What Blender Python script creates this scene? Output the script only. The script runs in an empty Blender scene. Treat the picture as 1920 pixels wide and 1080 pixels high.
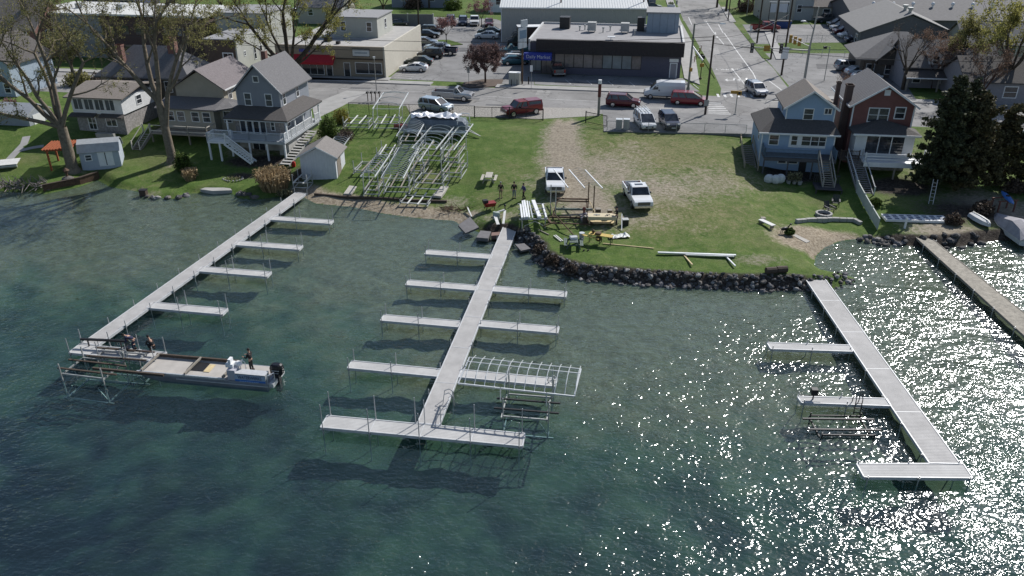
import bpy, math, random
import numpy as np
from mathutils import Vector, Matrix, noise as mnoise
R = math.radians
random.seed(11)
SC = bpy.context.scene
C = SC.collection

# ---------------------------------------------------------------- camera, sky, sun, exposure
CZ = 30.5
TH = R(27.0)
FPX = 1493.0
cam_d = bpy.data.cameras.new('camera')
cam_d.sensor_width = 36.0
cam_d.lens = 36.0 * FPX / 1920.0
cam_d.clip_start = 0.5
cam_d.clip_end = 3000.0
cam = bpy.data.objects.new('camera', cam_d)
C.objects.link(cam)
cam.location = (0, 0, CZ)
cam.rotation_euler = (math.pi / 2 - TH, 0, 0)
SC.camera = cam

SUN_AZ, SUN_EL = R(41.5), R(40.0)
world = bpy.data.worlds.new('World')
SC.world = world
world.use_nodes = True
wn = world.node_tree
wn.nodes.clear()
sky = wn.nodes.new('ShaderNodeTexSky')
sky.sky_type = 'NISHITA'
sky.sun_disc = False
sky.sun_elevation = SUN_EL
sky.sun_rotation = SUN_AZ
sky.air_density = 1.0
sky.dust_density = 0.7
sky.ozone_density = 1.0
bg = wn.nodes.new('ShaderNodeBackground')
bg.inputs['Strength'].default_value = 0.09
wo = wn.nodes.new('ShaderNodeOutputWorld')
wn.links.new(sky.outputs[0], bg.inputs['Color'])
wn.links.new(bg.outputs[0], wo.inputs['Surface'])

sun_d = bpy.data.lights.new('sun', 'SUN')
sun_d.energy = 4.8
sun_d.angle = R(0.53)
sun_d.color = (1.0, 0.97, 0.925)
sun = bpy.data.objects.new('sun', sun_d)
C.objects.link(sun)
sd = Vector((math.sin(SUN_AZ) * math.cos(SUN_EL), math.cos(SUN_AZ) * math.cos(SUN_EL), math.sin(SUN_EL)))
sun.rotation_euler = sd.to_track_quat('Z', 'Y').to_euler()
sun.location = sd * 200

SC.view_settings.view_transform = 'Standard'
SC.view_settings.look = 'None'
SC.view_settings.exposure = 0.18
SC.view_settings.gamma = 1.0
SC.render.engine = 'CYCLES'
SC.cycles.max_bounces = 6
SC.cycles.transparent_max_bounces = 12
SC.cycles.sample_clamp_indirect = 4.0
SC.cycles.caustics_reflective = False
SC.cycles.caustics_refractive = False

# ---------------------------------------------------------------- photograph pixel (1920 x 1080) -> point in the place
cT, sT = math.cos(TH), math.sin(TH)
def W(px, py, z=0.0):
    x = (px - 960) / FPX; v = (py - 540) / FPX
    t = (CZ - z) / (sT + v * cT)
    return Vector((x * t, (cT - v * sT) * t, z))
def prj(X, Y, Z):
    h = CZ - Z
    zc = Y * cT + h * sT
    return 960 + FPX * X / zc, 540 + FPX * (h * cT - Y * sT) / zc
def zat(Y, py):
    v = (py - 540) / FPX
    return CZ - Y * (sT + v * cT) / (cT - v * sT)
def ang(a, b):
    return math.atan2(b[1] - a[1], b[0] - a[0])

# ---------------------------------------------------------------- terrain shape
SHORE_PX = [(-900,350),(-300,356),(0,358),(60,360),(84,364),(150,350),(184,337),(205,350),(262,360),(272,371),(342,373),
 (352,363),(380,362),(436,364),(450,372),(482,374),(512,370),(545,368),(566,368),(592,382),(660,388),(720,401),(790,410),
 (850,414),(868,424),(900,436),(945,442),(975,456),(1000,474),(1005,490),(1030,505),(1070,519),(1110,526),(1200,534),
 (1300,540),(1400,544),(1500,545),(1560,541),(1605,527),(1598,519),(1545,511),(1526,497),(1530,480),(1546,464),(1575,452),
 (1612,448),(1622,456),(1700,460),(1740,464),(1800,462),(1850,453),(1920,448),(2200,440),(2900,430)]
SHORE = np.array([W(a, b, 0)[:2] for a, b in SHORE_PX])
def _shore_dist(X, Y):
    P = np.stack([X, Y], -1)
    best = np.full(X.shape, 1e9); cross = np.zeros(X.shape, int)
    for i in range(len(SHORE) - 1):
        a, b = SHORE[i], SHORE[i + 1]
        ab = b - a
        t = np.clip(((P - a) @ ab) / (ab @ ab), 0, 1)
        q = a + t[..., None] * ab
        best = np.minimum(best, np.hypot(P[..., 0] - q[..., 0], P[..., 1] - q[..., 1]))
        lo, hi = min(a[0], b[0]), max(a[0], b[0])
        inx = (X >= lo) & (X < hi)
        yy = a[1] + (X - a[0]) / (b[0] - a[0] + 1e-9) * ab[1]
        cross += (inx & (Y > yy)).astype(int)
    far = (X < SHORE[0, 0]) | (X > SHORE[-1, 0])
    inside = np.where(far, Y > 84, cross % 2 == 1)
    return np.where(inside, best, -best)
BX = [-80, -45, -42, -37, -36, -33, -30, -26, -22, -5, -3, 2, 24, 29, 31, 35, 37, 44, 60]
BH = [.6, .6, .25, .2, .5, .4, .3, .35, .12, .12, .5, .85, .85, .6, .15, .2, .7, .7, .6]
def hgt(X, Y):
    X = np.asarray(X, float); Y = np.asarray(Y, float)
    d = _shore_dist(X, Y)
    dd = np.maximum(d, 0); e = np.maximum(98 - Y, 0)
    t = dd / (dd + e + 1e-6)
    t = t ** np.interp(X, [-26, -22, 24, 28], [1.35, 1., 1., 1.9])
    b = np.interp(X, BX, BH)
    s = np.clip(dd / 1.1, 0, 1); s = s * s * (3 - 2 * s)
    land = b * s + (3 - b) * t
    w = np.maximum(-d, 0)
    bed = -(0.10 * np.clip(w / .5, 0, 1) + np.minimum(.048 * w, 1.25) + .018 * np.maximum(w - 15, 0).clip(0, 45))
    return np.where(d > 0, land, bed)
def H(x, y): return float(hgt(np.array([x]), np.array([y]))[0])
def G(px, py):
    z = 1.5
    for _ in range(14):
        p = W(px, py, z); z = .5 * z + .5 * max(H(p.x, p.y), 0)
    p = W(px, py, z); p.z = max(H(p.x, p.y), 0)
    return p

# ---------------------------------------------------------------- mesh collecting and object helpers
class MB:
    def __init__(s): s.v = []; s.f = []; s.m = []
    def add(s, vs, fs, mi=0):
        o = len(s.v)
        s.v += [tuple(p) for p in vs]
        s.f += [tuple(i + o for i in f) for f in fs]
        s.m += [mi] * len(fs)
        return s
    def box(s, x0, x1, y0, y1, z0, z1, mi=0):
        v = [(x0,y0,z0),(x1,y0,z0),(x1,y1,z0),(x0,y1,z0),(x0,y0,z1),(x1,y0,z1),(x1,y1,z1),(x0,y1,z1)]
        return s.add(v, [(0,3,2,1),(4,5,6,7),(0,1,5,4),(1,2,6,5),(2,3,7,6),(3,0,4,7)], mi)
    def bar(s, p, q, w, h=None, mi=0, up=(0,0,1)):
        p, q = Vector(p), Vector(q); h = h or w
        d = (q - p).normalized()
        u = Vector(up)
        if abs(d.dot(u)) > .98: u = Vector((0, 1, 0))
        a = d.cross(u).normalized() * (w / 2); b = a.cross(d).normalized() * (h / 2)
        v = [p-a-b, p+a-b, p+a+b, p-a+b, q-a-b, q+a-b, q+a+b, q-a+b]
        return s.add(v, [(0,1,2,3),(4,7,6,5),(0,4,5,1),(1,5,6,2),(2,6,7,3),(3,7,4,0)], mi)
    def tube(s, p, q, r0, r1=None, n=8, mi=0, cap=True):
        p, q = Vector(p), Vector(q); r1 = r0 if r1 is None else r1
        d = (q - p)
        if d.length < 1e-6: return s
        d.normalize()
        u = Vector((0, 0, 1)) if abs(d.z) < .9 else Vector((1, 0, 0))
        a = d.cross(u).normalized(); b = d.cross(a)
        vs = []
        for c, r in ((p, r0), (q, r1)):
            for i in range(n):
                t = 2 * math.pi * i / n
                vs.append(c + (a * math.cos(t) + b * math.sin(t)) * r)
        fs = [(i, (i + 1) % n, n + (i + 1) % n, n + i) for i in range(n)]
        if cap: fs += [tuple(range(n - 1, -1, -1)), tuple(range(n, 2 * n))]
        return s.add(vs, fs, mi)
    def path(s, pts, r, n=6, mi=0):
        for a, b in zip(pts, pts[1:]): s.tube(a, b, r, r, n, mi)
        return s
    def prism(s, pts, z0, z1, mi=0):
        n = len(pts)
        A = sum(pts[i][0]*pts[(i+1)%n][1]-pts[(i+1)%n][0]*pts[i][1] for i in range(n))
        if A < 0: pts = pts[::-1]
        v = [(p[0], p[1], z0) for p in pts] + [(p[0], p[1], z1) for p in pts]
        return s.add(v, [tuple(range(n-1,-1,-1)), tuple(range(n, 2*n))] + [(i,(i+1)%n,n+(i+1)%n,n+i) for i in range(n)], mi)
    def loft(s, rings, mi=0, cap=True, closed=True):
        n = len(rings[0]); v = [p for r in rings for p in r]; f = []
        for k in range(len(rings) - 1):
            for i in range(n if closed else n - 1):
                j = (i + 1) % n
                f.append((k*n+i, k*n+j, (k+1)*n+j, (k+1)*n+i))
        if cap: f += [tuple(range(n-1,-1,-1)), tuple(range((len(rings)-1)*n, len(rings)*n))]
        return s.add(v, f, mi)
    def ball(s, c, r, mi=0, n=10, k=6):
        c = Vector(c); rr = (r, r, r) if isinstance(r, (int, float)) else r
        vs = [c + Vector((0, 0, -rr[2]))]
        for j in range(1, k):
            t = math.pi * j / k - math.pi / 2
            for i in range(n):
                a = 2 * math.pi * i / n
                vs.append(c + Vector((rr[0]*math.cos(t)*math.cos(a), rr[1]*math.cos(t)*math.sin(a), rr[2]*math.sin(t))))
        vs.append(c + Vector((0, 0, rr[2])))
        fs = [(0, 1+(i+1)%n, 1+i) for i in range(n)]
        for j in range(k - 2):
            for i in range(n):
                fs.append((1+j*n+i, 1+j*n+(i+1)%n, 1+(j+1)*n+(i+1)%n, 1+(j+1)*n+i))
        L = len(vs) - 1; o = 1 + (k-2)*n
        fs += [(L, o+i, o+(i+1)%n) for i in range(n)]
        return s.add(vs, fs, mi)
    def build(s, name, mats, parent=None, smooth=False, loc=None, rz=None):
        me = bpy.data.meshes.new(name)
        me.from_pydata(s.v, [], s.f)
        if not isinstance(mats, (list, tuple)): mats = [mats]
        for m in mats: me.materials.append(m)
        if len(mats) > 1: me.polygons.foreach_set('material_index', s.m)
        if smooth: me.polygons.foreach_set('use_smooth', [True] * len(me.polygons))
        me.update()
        o = bpy.data.objects.new(name, me); C.objects.link(o)
        if parent is not None: o.parent = parent
        if loc is not None: o.location = loc
        if rz is not None: o.rotation_euler.z = rz
        return o
def tag(o, label=None, cat=None, group=None, kind=None):
    if label: o['label'] = label
    if cat: o['category'] = cat
    if group: o['group'] = group
    if kind: o['kind'] = kind
    return o
def thing(name, label, cat, loc=(0,0,0), rz=0.0, group=None):
    o = bpy.data.objects.new(name, None); C.objects.link(o)
    o.empty_display_size = .3
    o.location = loc; o.rotation_euler = (0, 0, rz)
    return tag(o, label, cat, group)
def dup(o, loc=None, rz=None, label=None, parent=None, scale=None):
    c = o.copy(); C.objects.link(c)
    if parent is not None: c.parent = parent
    for ch in list(o.children): dup(ch, parent=c)
    if loc is not None: c.location = loc
    if rz is not None: c.rotation_euler.z = rz
    if label: c['label'] = label
    if scale is not None: c.scale = (scale,)*3 if isinstance(scale, (int, float)) else scale
    return c
def text(name, body, size, mat, parent, loc, rot=(math.pi/2, 0, 0), extrude=.004, sx=1.0):
    cu = bpy.data.curves.new(name, 'FONT'); cu.body = body; cu.size = size; cu.extrude = extrude
    cu.align_x = 'CENTER'; cu.align_y = 'CENTER'
    t = bpy.data.objects.new(name, cu); C.objects.link(t)
    dg = bpy.context.evaluated_depsgraph_get()
    me = bpy.data.meshes.new_from_object(t.evaluated_get(dg))
    bpy.data.objects.remove(t)
    me.materials.clear(); me.materials.append(mat)
    o = bpy.data.objects.new(name, me); C.objects.link(o)
    o.parent = parent; o.location = loc; o.rotation_euler = rot; o.scale = (sx, 1, 1)
    return o

# ---------------------------------------------------------------- materials
_M = {}
def M(name, col, rough=.7, metal=0., var=.12, scale=2.5, bump=0., bscale=20., spec=.4, stripe=None, coat=0., streak=False):
    if name in _M: return _M[name]
    m = bpy.data.materials.new(name); m.use_nodes = True
    nt = m.node_tree; N = nt.nodes; L = nt.links
    b = N['Principled BSDF']
    b.inputs['Base Color'].default_value = (*col, 1); b.inputs['Roughness'].default_value = rough
    b.inputs['Metallic'].default_value = metal; b.inputs['Specular IOR Level'].default_value = spec
    b.inputs['Coat Weight'].default_value = coat
    tc = N.new('ShaderNodeTexCoord'); out = tc.outputs['Object']
    if var > 0:
        n = N.new('ShaderNodeTexNoise'); n.inputs['Scale'].default_value = scale; n.inputs['Detail'].default_value = 6
        n.inputs['Roughness'].default_value = .65
        if streak:
            mp = N.new('ShaderNodeMapping'); mp.inputs['Scale'].default_value = (1, 1, .15)
            L.new(out, mp.inputs[0]); L.new(mp.outputs[0], n.inputs['Vector'])
        else: L.new(out, n.inputs['Vector'])
        mr = N.new('ShaderNodeMapRange'); mr.inputs[1].default_value = .3; mr.inputs[2].default_value = .7
        mr.inputs[3].default_value = 1 - var; mr.inputs[4].default_value = 1 + var
        L.new(n.outputs['Fac'], mr.inputs[0])
        mx = N.new('ShaderNodeVectorMath'); mx.operation = 'SCALE'; mx.inputs[0].default_value = col
        L.new(mr.outputs[0], mx.inputs['Scale'])
        L.new(mx.outputs[0], b.inputs['Base Color'])
    hh = None
    if stripe:            # boards or siding: a saw profile along one axis, as bump only
        sp = N.new('ShaderNodeSeparateXYZ'); L.new(out, sp.inputs[0])
        mm = N.new('ShaderNodeMath'); mm.operation = 'MULTIPLY'; mm.inputs[1].default_value = 1 / stripe[1]
        L.new(sp.outputs['XYZ'.index(stripe[0])], mm.inputs[0])
        fr = N.new('ShaderNodeMath'); fr.operation = 'FRACT'; L.new(mm.outputs[0], fr.inputs[0])
        rp = N.new('ShaderNodeMapRange'); rp.inputs[1].default_value = 0; rp.inputs[2].default_value = .14
        L.new(fr.outputs[0], rp.inputs[0])
        hh = rp.outputs[0]
        bp = N.new('ShaderNodeBump'); bp.inputs['Strength'].default_value = .6; bp.inputs['Distance'].default_value = stripe[1] * .25
        L.new(hh, bp.inputs['Height']); L.new(bp.outputs[0], b.inputs['Normal'])
    elif bump > 0:
        n2 = N.new('ShaderNodeTexNoise'); n2.inputs['Scale'].default_value = bscale; n2.inputs['Detail'].default_value = 5
        L.new(out, n2.inputs['Vector'])
        bp = N.new('ShaderNodeBump'); bp.inputs['Strength'].default_value = bump; bp.inputs['Distance'].default_value = .05
        L.new(n2.outputs['Fac'], bp.inputs['Height']); L.new(bp.outputs[0], b.inputs['Normal'])
    _M[name] = m
    return m
def brick_mat(name, c1, c2, mortar, bw=.22, bh=.075):
    m = bpy.data.materials.new(name); m.use_nodes = True
    nt = m.node_tree; N = nt.nodes; L = nt.links; b = N['Principled BSDF']
    tc = N.new('ShaderNodeTexCoord'); sp = N.new('ShaderNodeSeparateXYZ'); L.new(tc.outputs['Object'], sp.inputs[0])
    ad = N.new('ShaderNodeMath'); L.new(sp.outputs[0], ad.inputs[0]); L.new(sp.outputs[1], ad.inputs[1])
    cb = N.new('ShaderNodeCombineXYZ'); L.new(ad.outputs[0], cb.inputs[0]); L.new(sp.outputs[2], cb.inputs[1])
    br = N.new('ShaderNodeTexBrick'); br.inputs['Scale'].default_value = 1; br.inputs['Brick Width'].default_value = bw
    br.inputs['Row Height'].default_value = bh; br.inputs['Mortar Size'].default_value = .009
    br.inputs['Color1'].default_value = (*c1, 1); br.inputs['Color2'].default_value = (*c2, 1); br.inputs['Mortar'].default_value = (*mortar, 1)
    L.new(cb.outputs[0], br.inputs['Vector']); L.new(br.outputs['Color'], b.inputs['Base Color'])
    b.inputs['Roughness'].default_value = .85
    return m
white = M('white_paint', (.72,.73,.74), .5, var=.07)
trim = M('white_trim', (.74,.75,.76), .5, var=.06)
alu = M('aluminium', (.60,.62,.63), .42, .55, var=.12, scale=1.5)
alud = M('weathered_aluminium', (.40,.41,.40), .5, .5, var=.25, scale=1.5)
rust = M('rusty_steel', (.10,.062,.04), .8, .2, var=.4, scale=4)
dark = M('dark_metal', (.03,.03,.033), .5, .3, var=.1)
black = M('black_plastic', (.015,.015,.017), .5, var=.1)
rubber = M('tyre_rubber', (.018,.018,.018), .8, var=.1)
glass = M('window_glass', (.035,.040,.048), .06, var=.85, scale=.9, spec=.8)
concrete = M('concrete', (.34,.335,.32), .9, var=.14, scale=.9, bump=.2)
wood = M('weathered_wood', (.25,.225,.19), .85, var=.2, scale=5, streak=True)
newwood = M('new_lumber', (.55,.44,.25), .75, var=.15, scale=3)
brownwood = M('dark_timber', (.07,.052,.04), .85, var=.25, scale=4)
chrome = M('chrome', (.6,.6,.62), .2, .9, var=0)
lamp_w = M('lamp_lens', (.75,.76,.78), .12, var=0, spec=.7)
lamp_r = M('red_lens', (.3,.01,.01), .2, var=0)

# ================================================================ GROUND (one sheet: town plateau, lawns, lake bed)
def axis(parts):
    out = []
    for a, b, st in parts: out += list(np.arange(a, b, st))
    return np.array(out + [parts[-1][1]])
gx = axis([(-900,-200,50),(-200,-72,8),(-72,72,.45),(72,200,8),(200,900,50)])
gy = axis([(-120,20,7),(20,32,1.2),(32,56,.6),(56,101,.33),(101,130,2.5),(130,300,10),(300,1600,100)])
XX, YY = np.meshgrid(gx, gy)
ZZ = hgt(XX, YY)
amp = np.clip(ZZ, 0, .4) * .12 * np.clip((97 - YY) / 3, 0, 1)
ZZ = ZZ + amp * (np.sin(XX * .9 + 1.3 * np.sin(YY * .5)) * np.cos(YY * 1.1 + np.sin(XX * .7)))
uw = np.clip((-.25 - ZZ) / .5, 0, 1)
ZZ = ZZ + uw * (.10*np.sin(XX*2.3+1.7*np.sin(YY*1.4)) * np.cos(YY*2.1+1.3*np.sin(XX*1.1)) + .12*np.sin(XX*.8+2*np.sin(YY*.6))*np.sin(YY*.9+XX*.3))
nx, ny = len(gx), len(gy)
verts = np.stack([XX, YY, ZZ], -1).reshape(-1, 3)
idx = np.arange(nx * ny).reshape(ny, nx)
faces = np.stack([idx[:-1,:-1], idx[:-1,1:], idx[1:,1:], idx[1:,:-1]], -1).reshape(-1, 4)
gm = bpy.data.meshes.new('ground'); gm.from_pydata(verts.tolist(), [], faces.tolist())
gm.polygons.foreach_set('use_smooth', [True] * len(gm.polygons))
def blob(px, py, rx, ry, w=1., z=1.5, a=0.):
    p = W(px, py, z); dx = XX - p.x; dy = YY - p.y
    ca, sa = math.cos(a), math.sin(a)
    u = (dx * ca + dy * sa) / rx; v = (-dx * sa + dy * ca) / ry
    return w * np.exp(-(u * u + v * v))
def track(pts, w0, w=1.):
    m = np.zeros_like(XX)
    for (a, b, wa), (c2, d2, wb) in zip(pts, pts[1:]):
        p, q = W(a, b, 2.2), W(c2, d2, 2.2)
        ab = q - p; L2 = ab.x**2 + ab.y**2
        t = np.clip(((XX - p.x) * ab.x + (YY - p.y) * ab.y) / L2, 0, 1)
        dd = np.hypot(XX - p.x - t * ab.x, YY - p.y - t * ab.y)
        m = np.maximum(m, np.clip(1.25 - dd / ((wa + (wb - wa) * t)), 0, 1))
    return m * w
SD = _shore_dist(XX, YY)
dirt = track([(1075,190,3.0),(1064,225,2.9),(1054,262,3.3),(1058,300,4.0),(1080,345,5.2),(1110,380,4.4)], 1, .84)
for o_ in (-12, 13): dirt = np.maximum(dirt, track([(1075+o_,190,.7),(1064+o_,225,.7),(1054+o_,262,.8),(1056+o_,300,.9),(1066+1.4*o_,345,.9)], 1, 1.05))
dirt = np.maximum.reduce([dirt, blob(1135,330,6.5,8.5,.72), blob(1240,360,6,6,.68), blob(1320,345,8,6,.55), blob(1180,410,7,3,.5), blob(1190,300,4,7,.45),
    blob(1010,385,3,3,.5), blob(1000,345,2.5,4,.45), blob(940,395,3.5,1.6,.6), blob(870,385,2.5,1.2,.8), blob(1420,478,4,1.4,.55),
    blob(640,372,4,2.5,.75), blob(850,365,2.5,2.5,.55), blob(1150,420,4,2,.5), blob(1300,425,4,2,.3), blob(250,345,4,2,.5), blob(330,300,2,2,.5),
    blob(1660,300,7,6,.6), blob(1500,320,4,2.5,.7), blob(1860,380,6,6,.9), blob(1780,420,5,4,.85), blob(140,310,2,1.5,.5), blob(560,340,2,3,.8), blob(600,275,3,7,.45), blob(480,285,4,4,.7)])
dirt[YY > 99.5] *= np.clip(1 - (YY[YY > 99.5] - 99.5) / 6, 0, 1)
sand = np.clip(1.2 - SD / 3.0, 0, 1) * np.interp(XX, [-24, -22, -8, -4.5, -3], [0, 1, 1, .7, 0])
sand = np.maximum.reduce([sand, blob(1553,434,4.6,3.0,1.6), blob(225,345,2.2,2.5,.9), blob(650,385,4,1.2,.8), blob(780,395,4,1.3,.9)])
sand = np.where(SD < 0, 0, sand)
dry = np.maximum.reduce([blob(1250,300,12,11,.95), blob(1250,400,13,8,.85), blob(1380,330,7,9,.75), blob(960,330,4,8,.5), blob(1130,300,6,12,.8), blob(1500,380,6,5,.35), blob(960,280,4,6,.3),
    blob(700,300,7,9,.35), blob(1240,460,8,3,.35), blob(280,320,6,3,.4), blob(700,190,6,4,.8,2.8), blob(930,360,4,3,.5)])
at = gm.attributes.new('mask', 'FLOAT_COLOR', 'POINT')
col = np.zeros((nx * ny, 4), np.float32)
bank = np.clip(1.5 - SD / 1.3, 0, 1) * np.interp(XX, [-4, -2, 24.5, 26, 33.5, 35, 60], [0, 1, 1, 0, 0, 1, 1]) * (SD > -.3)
bank = np.maximum.reduce([bank, blob(485,300,4.2,1.6,1.2), blob(455,318,2.5,1.0,.8), blob(350,262,4.5,1.8,1.1), blob(200,245,3.5,1.0,.8), blob(1490,322,4.2,2.2,1.2), blob(1690,345,3.8,2.6,1.2), blob(1800,385,5,4,.8), blob(560,318,1.2,3.0,.8)])  # dark bare soil under decks and evergreens, their shade painted into its colour
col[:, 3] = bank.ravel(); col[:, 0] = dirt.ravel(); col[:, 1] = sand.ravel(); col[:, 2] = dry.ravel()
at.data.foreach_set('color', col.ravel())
def ground_mat():
    m = bpy.data.materials.new('ground'); m.use_nodes = True
    nt = m.node_tree; N = nt.nodes; L = nt.links; b = N['Principled BSDF']; b.inputs['Roughness'].default_value = .95
    b.inputs['Specular IOR Level'].default_value = .12
    geo = N.new('ShaderNodeNewGeometry'); pos = geo.outputs['Position']
    at = N.new('ShaderNodeAttribute'); at.attribute_name = 'mask'
    sep = N.new('ShaderNodeSeparateColor'); L.new(at.outputs['Color'], sep.inputs[0])
    def nz(scale, det=5, rough=.6, dist=0.):
        n = N.new('ShaderNodeTexNoise'); n.inputs['Scale'].default_value = scale; n.inputs['Detail'].default_value = det
        n.inputs['Roughness'].default_value = rough; n.inputs['Distortion'].default_value = dist
        L.new(pos, n.inputs['Vector']); return n.outputs['Fac']
    def ramp(fac, stops):
        r = N.new('ShaderNodeValToRGB'); e = r.color_ramp.elements
        while len(e) > 1: e.remove(e[0])
        e[0].position, e[0].color = stops[0][0], (*stops[0][1], 1)
        for p, c in stops[1:]:
            k = e.new(p); k.color = (*c, 1)
        L.new(fac, r.inputs[0]); return r.outputs[0]
    def mix(f, a, c):
        x = N.new('ShaderNodeMix'); x.data_type = 'RGBA'
        L.new(f, x.inputs[0]); L.new(a, x.inputs[6]); L.new(c, x.inputs[7]); return x.outputs[2]
    def math_(op, a, c=None):
        x = N.new('ShaderNodeMath'); x.operation = op
        for i, q in enumerate((a, c)):
            if q is None: continue
            if isinstance(q, (int, float)): x.inputs[i].default_value = q
            else: L.new(q, x.inputs[i])
        return x.outputs[0]
    def mrange(v, a, c, lo=0., hi=1.):
        x = N.new('ShaderNodeMapRange'); x.inputs[1].default_value = a; x.inputs[2].default_value = c
        x.inputs[3].default_value = lo; x.inputs[4].default_value = hi; L.new(v, x.inputs[0]); return x.outputs[0]
    fine = nz(3.2, 7, .78); mid = nz(.8, 7, .72, .5); big = nz(.16, 4, .55); grit = nz(7, 5, .8)
    grass = ramp(mid, [(.28, (.036,.066,.015)), (.42, (.070,.120,.024)), (.56, (.110,.160,.040)), (.72, (.175,.19,.072))])
    grass = mix(mrange(fine, .42, .62, 0, .85), grass, ramp(grit, [(.35, (.022,.045,.012)), (.5, (.07,.125,.033)), (.65, (.165,.20,.08))]))
    dryc = ramp(fine, [(.32, (.075,.078,.035)), (.5, (.19,.17,.09)), (.66, (.31,.265,.165))])
    dirtc = ramp(fine, [(.32, (.14,.115,.085)), (.47, (.25,.215,.165)), (.66, (.38,.34,.275))])
    sandc = ramp(fine, [(.32, (.12,.092,.066)), (.48, (.27,.225,.165)), (.66, (.43,.375,.295))])
    pert = math_('SUBTRACT', math_('ADD', math_('MULTIPLY', mid, .9), math_('MULTIPLY', fine, .9)), .9)
    def fac(chan, lo=.3, hi=.75, k=1.):
        return mrange(math_('ADD', sep.outputs[chan], math_('MULTIPLY', pert, k)), lo, hi)
    c = mix(math_('MULTIPLY', fac(2, .3, 1.0, 1.6), .72), grass, dryc)
    c = mix(math_('MULTIPLY', mrange(big, .52, .68), .35), c, dryc)
    c = mix(fac(0, .3, .72, 1.), c, dirtc)
    c = mix(fac(1, .3, .6, .5), c, sandc)
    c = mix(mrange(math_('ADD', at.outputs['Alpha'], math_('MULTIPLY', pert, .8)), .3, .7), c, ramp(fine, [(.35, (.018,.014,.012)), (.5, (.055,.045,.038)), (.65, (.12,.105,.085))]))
    # wet margin and lake bed by height
    sp = N.new('ShaderNodeSeparateXYZ'); L.new(pos, sp.inputs[0]); z = sp.outputs[2]
    wn1 = nz(.13, 4, .55, .8); wn2 = nz(1.6, 6, .7); wn3 = nz(.45, 5, .65, .5)
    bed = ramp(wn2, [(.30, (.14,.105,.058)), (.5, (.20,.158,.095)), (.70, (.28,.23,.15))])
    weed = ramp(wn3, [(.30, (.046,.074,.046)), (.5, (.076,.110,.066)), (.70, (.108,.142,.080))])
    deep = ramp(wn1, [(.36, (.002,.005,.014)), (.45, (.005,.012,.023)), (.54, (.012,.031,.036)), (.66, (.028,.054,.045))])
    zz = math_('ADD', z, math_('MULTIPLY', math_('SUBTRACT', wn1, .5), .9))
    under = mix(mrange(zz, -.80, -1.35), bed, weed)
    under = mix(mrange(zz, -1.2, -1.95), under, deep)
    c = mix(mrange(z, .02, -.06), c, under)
    L.new(c, b.inputs['Base Color'])
    bp = N.new('ShaderNodeBump'); bp.inputs['Strength'].default_value = .9; bp.inputs['Distance'].default_value = .12
    L.new(math_('ADD', math_('MULTIPLY', fine, .7), math_('MULTIPLY', grit, .5)), bp.inputs['Height'])
    L.new(bp.outputs[0], b.inputs['Normal'])
    return m
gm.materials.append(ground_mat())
ground = bpy.data.objects.new('ground', gm); C.objects.link(ground); tag(ground, kind='structure')

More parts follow.
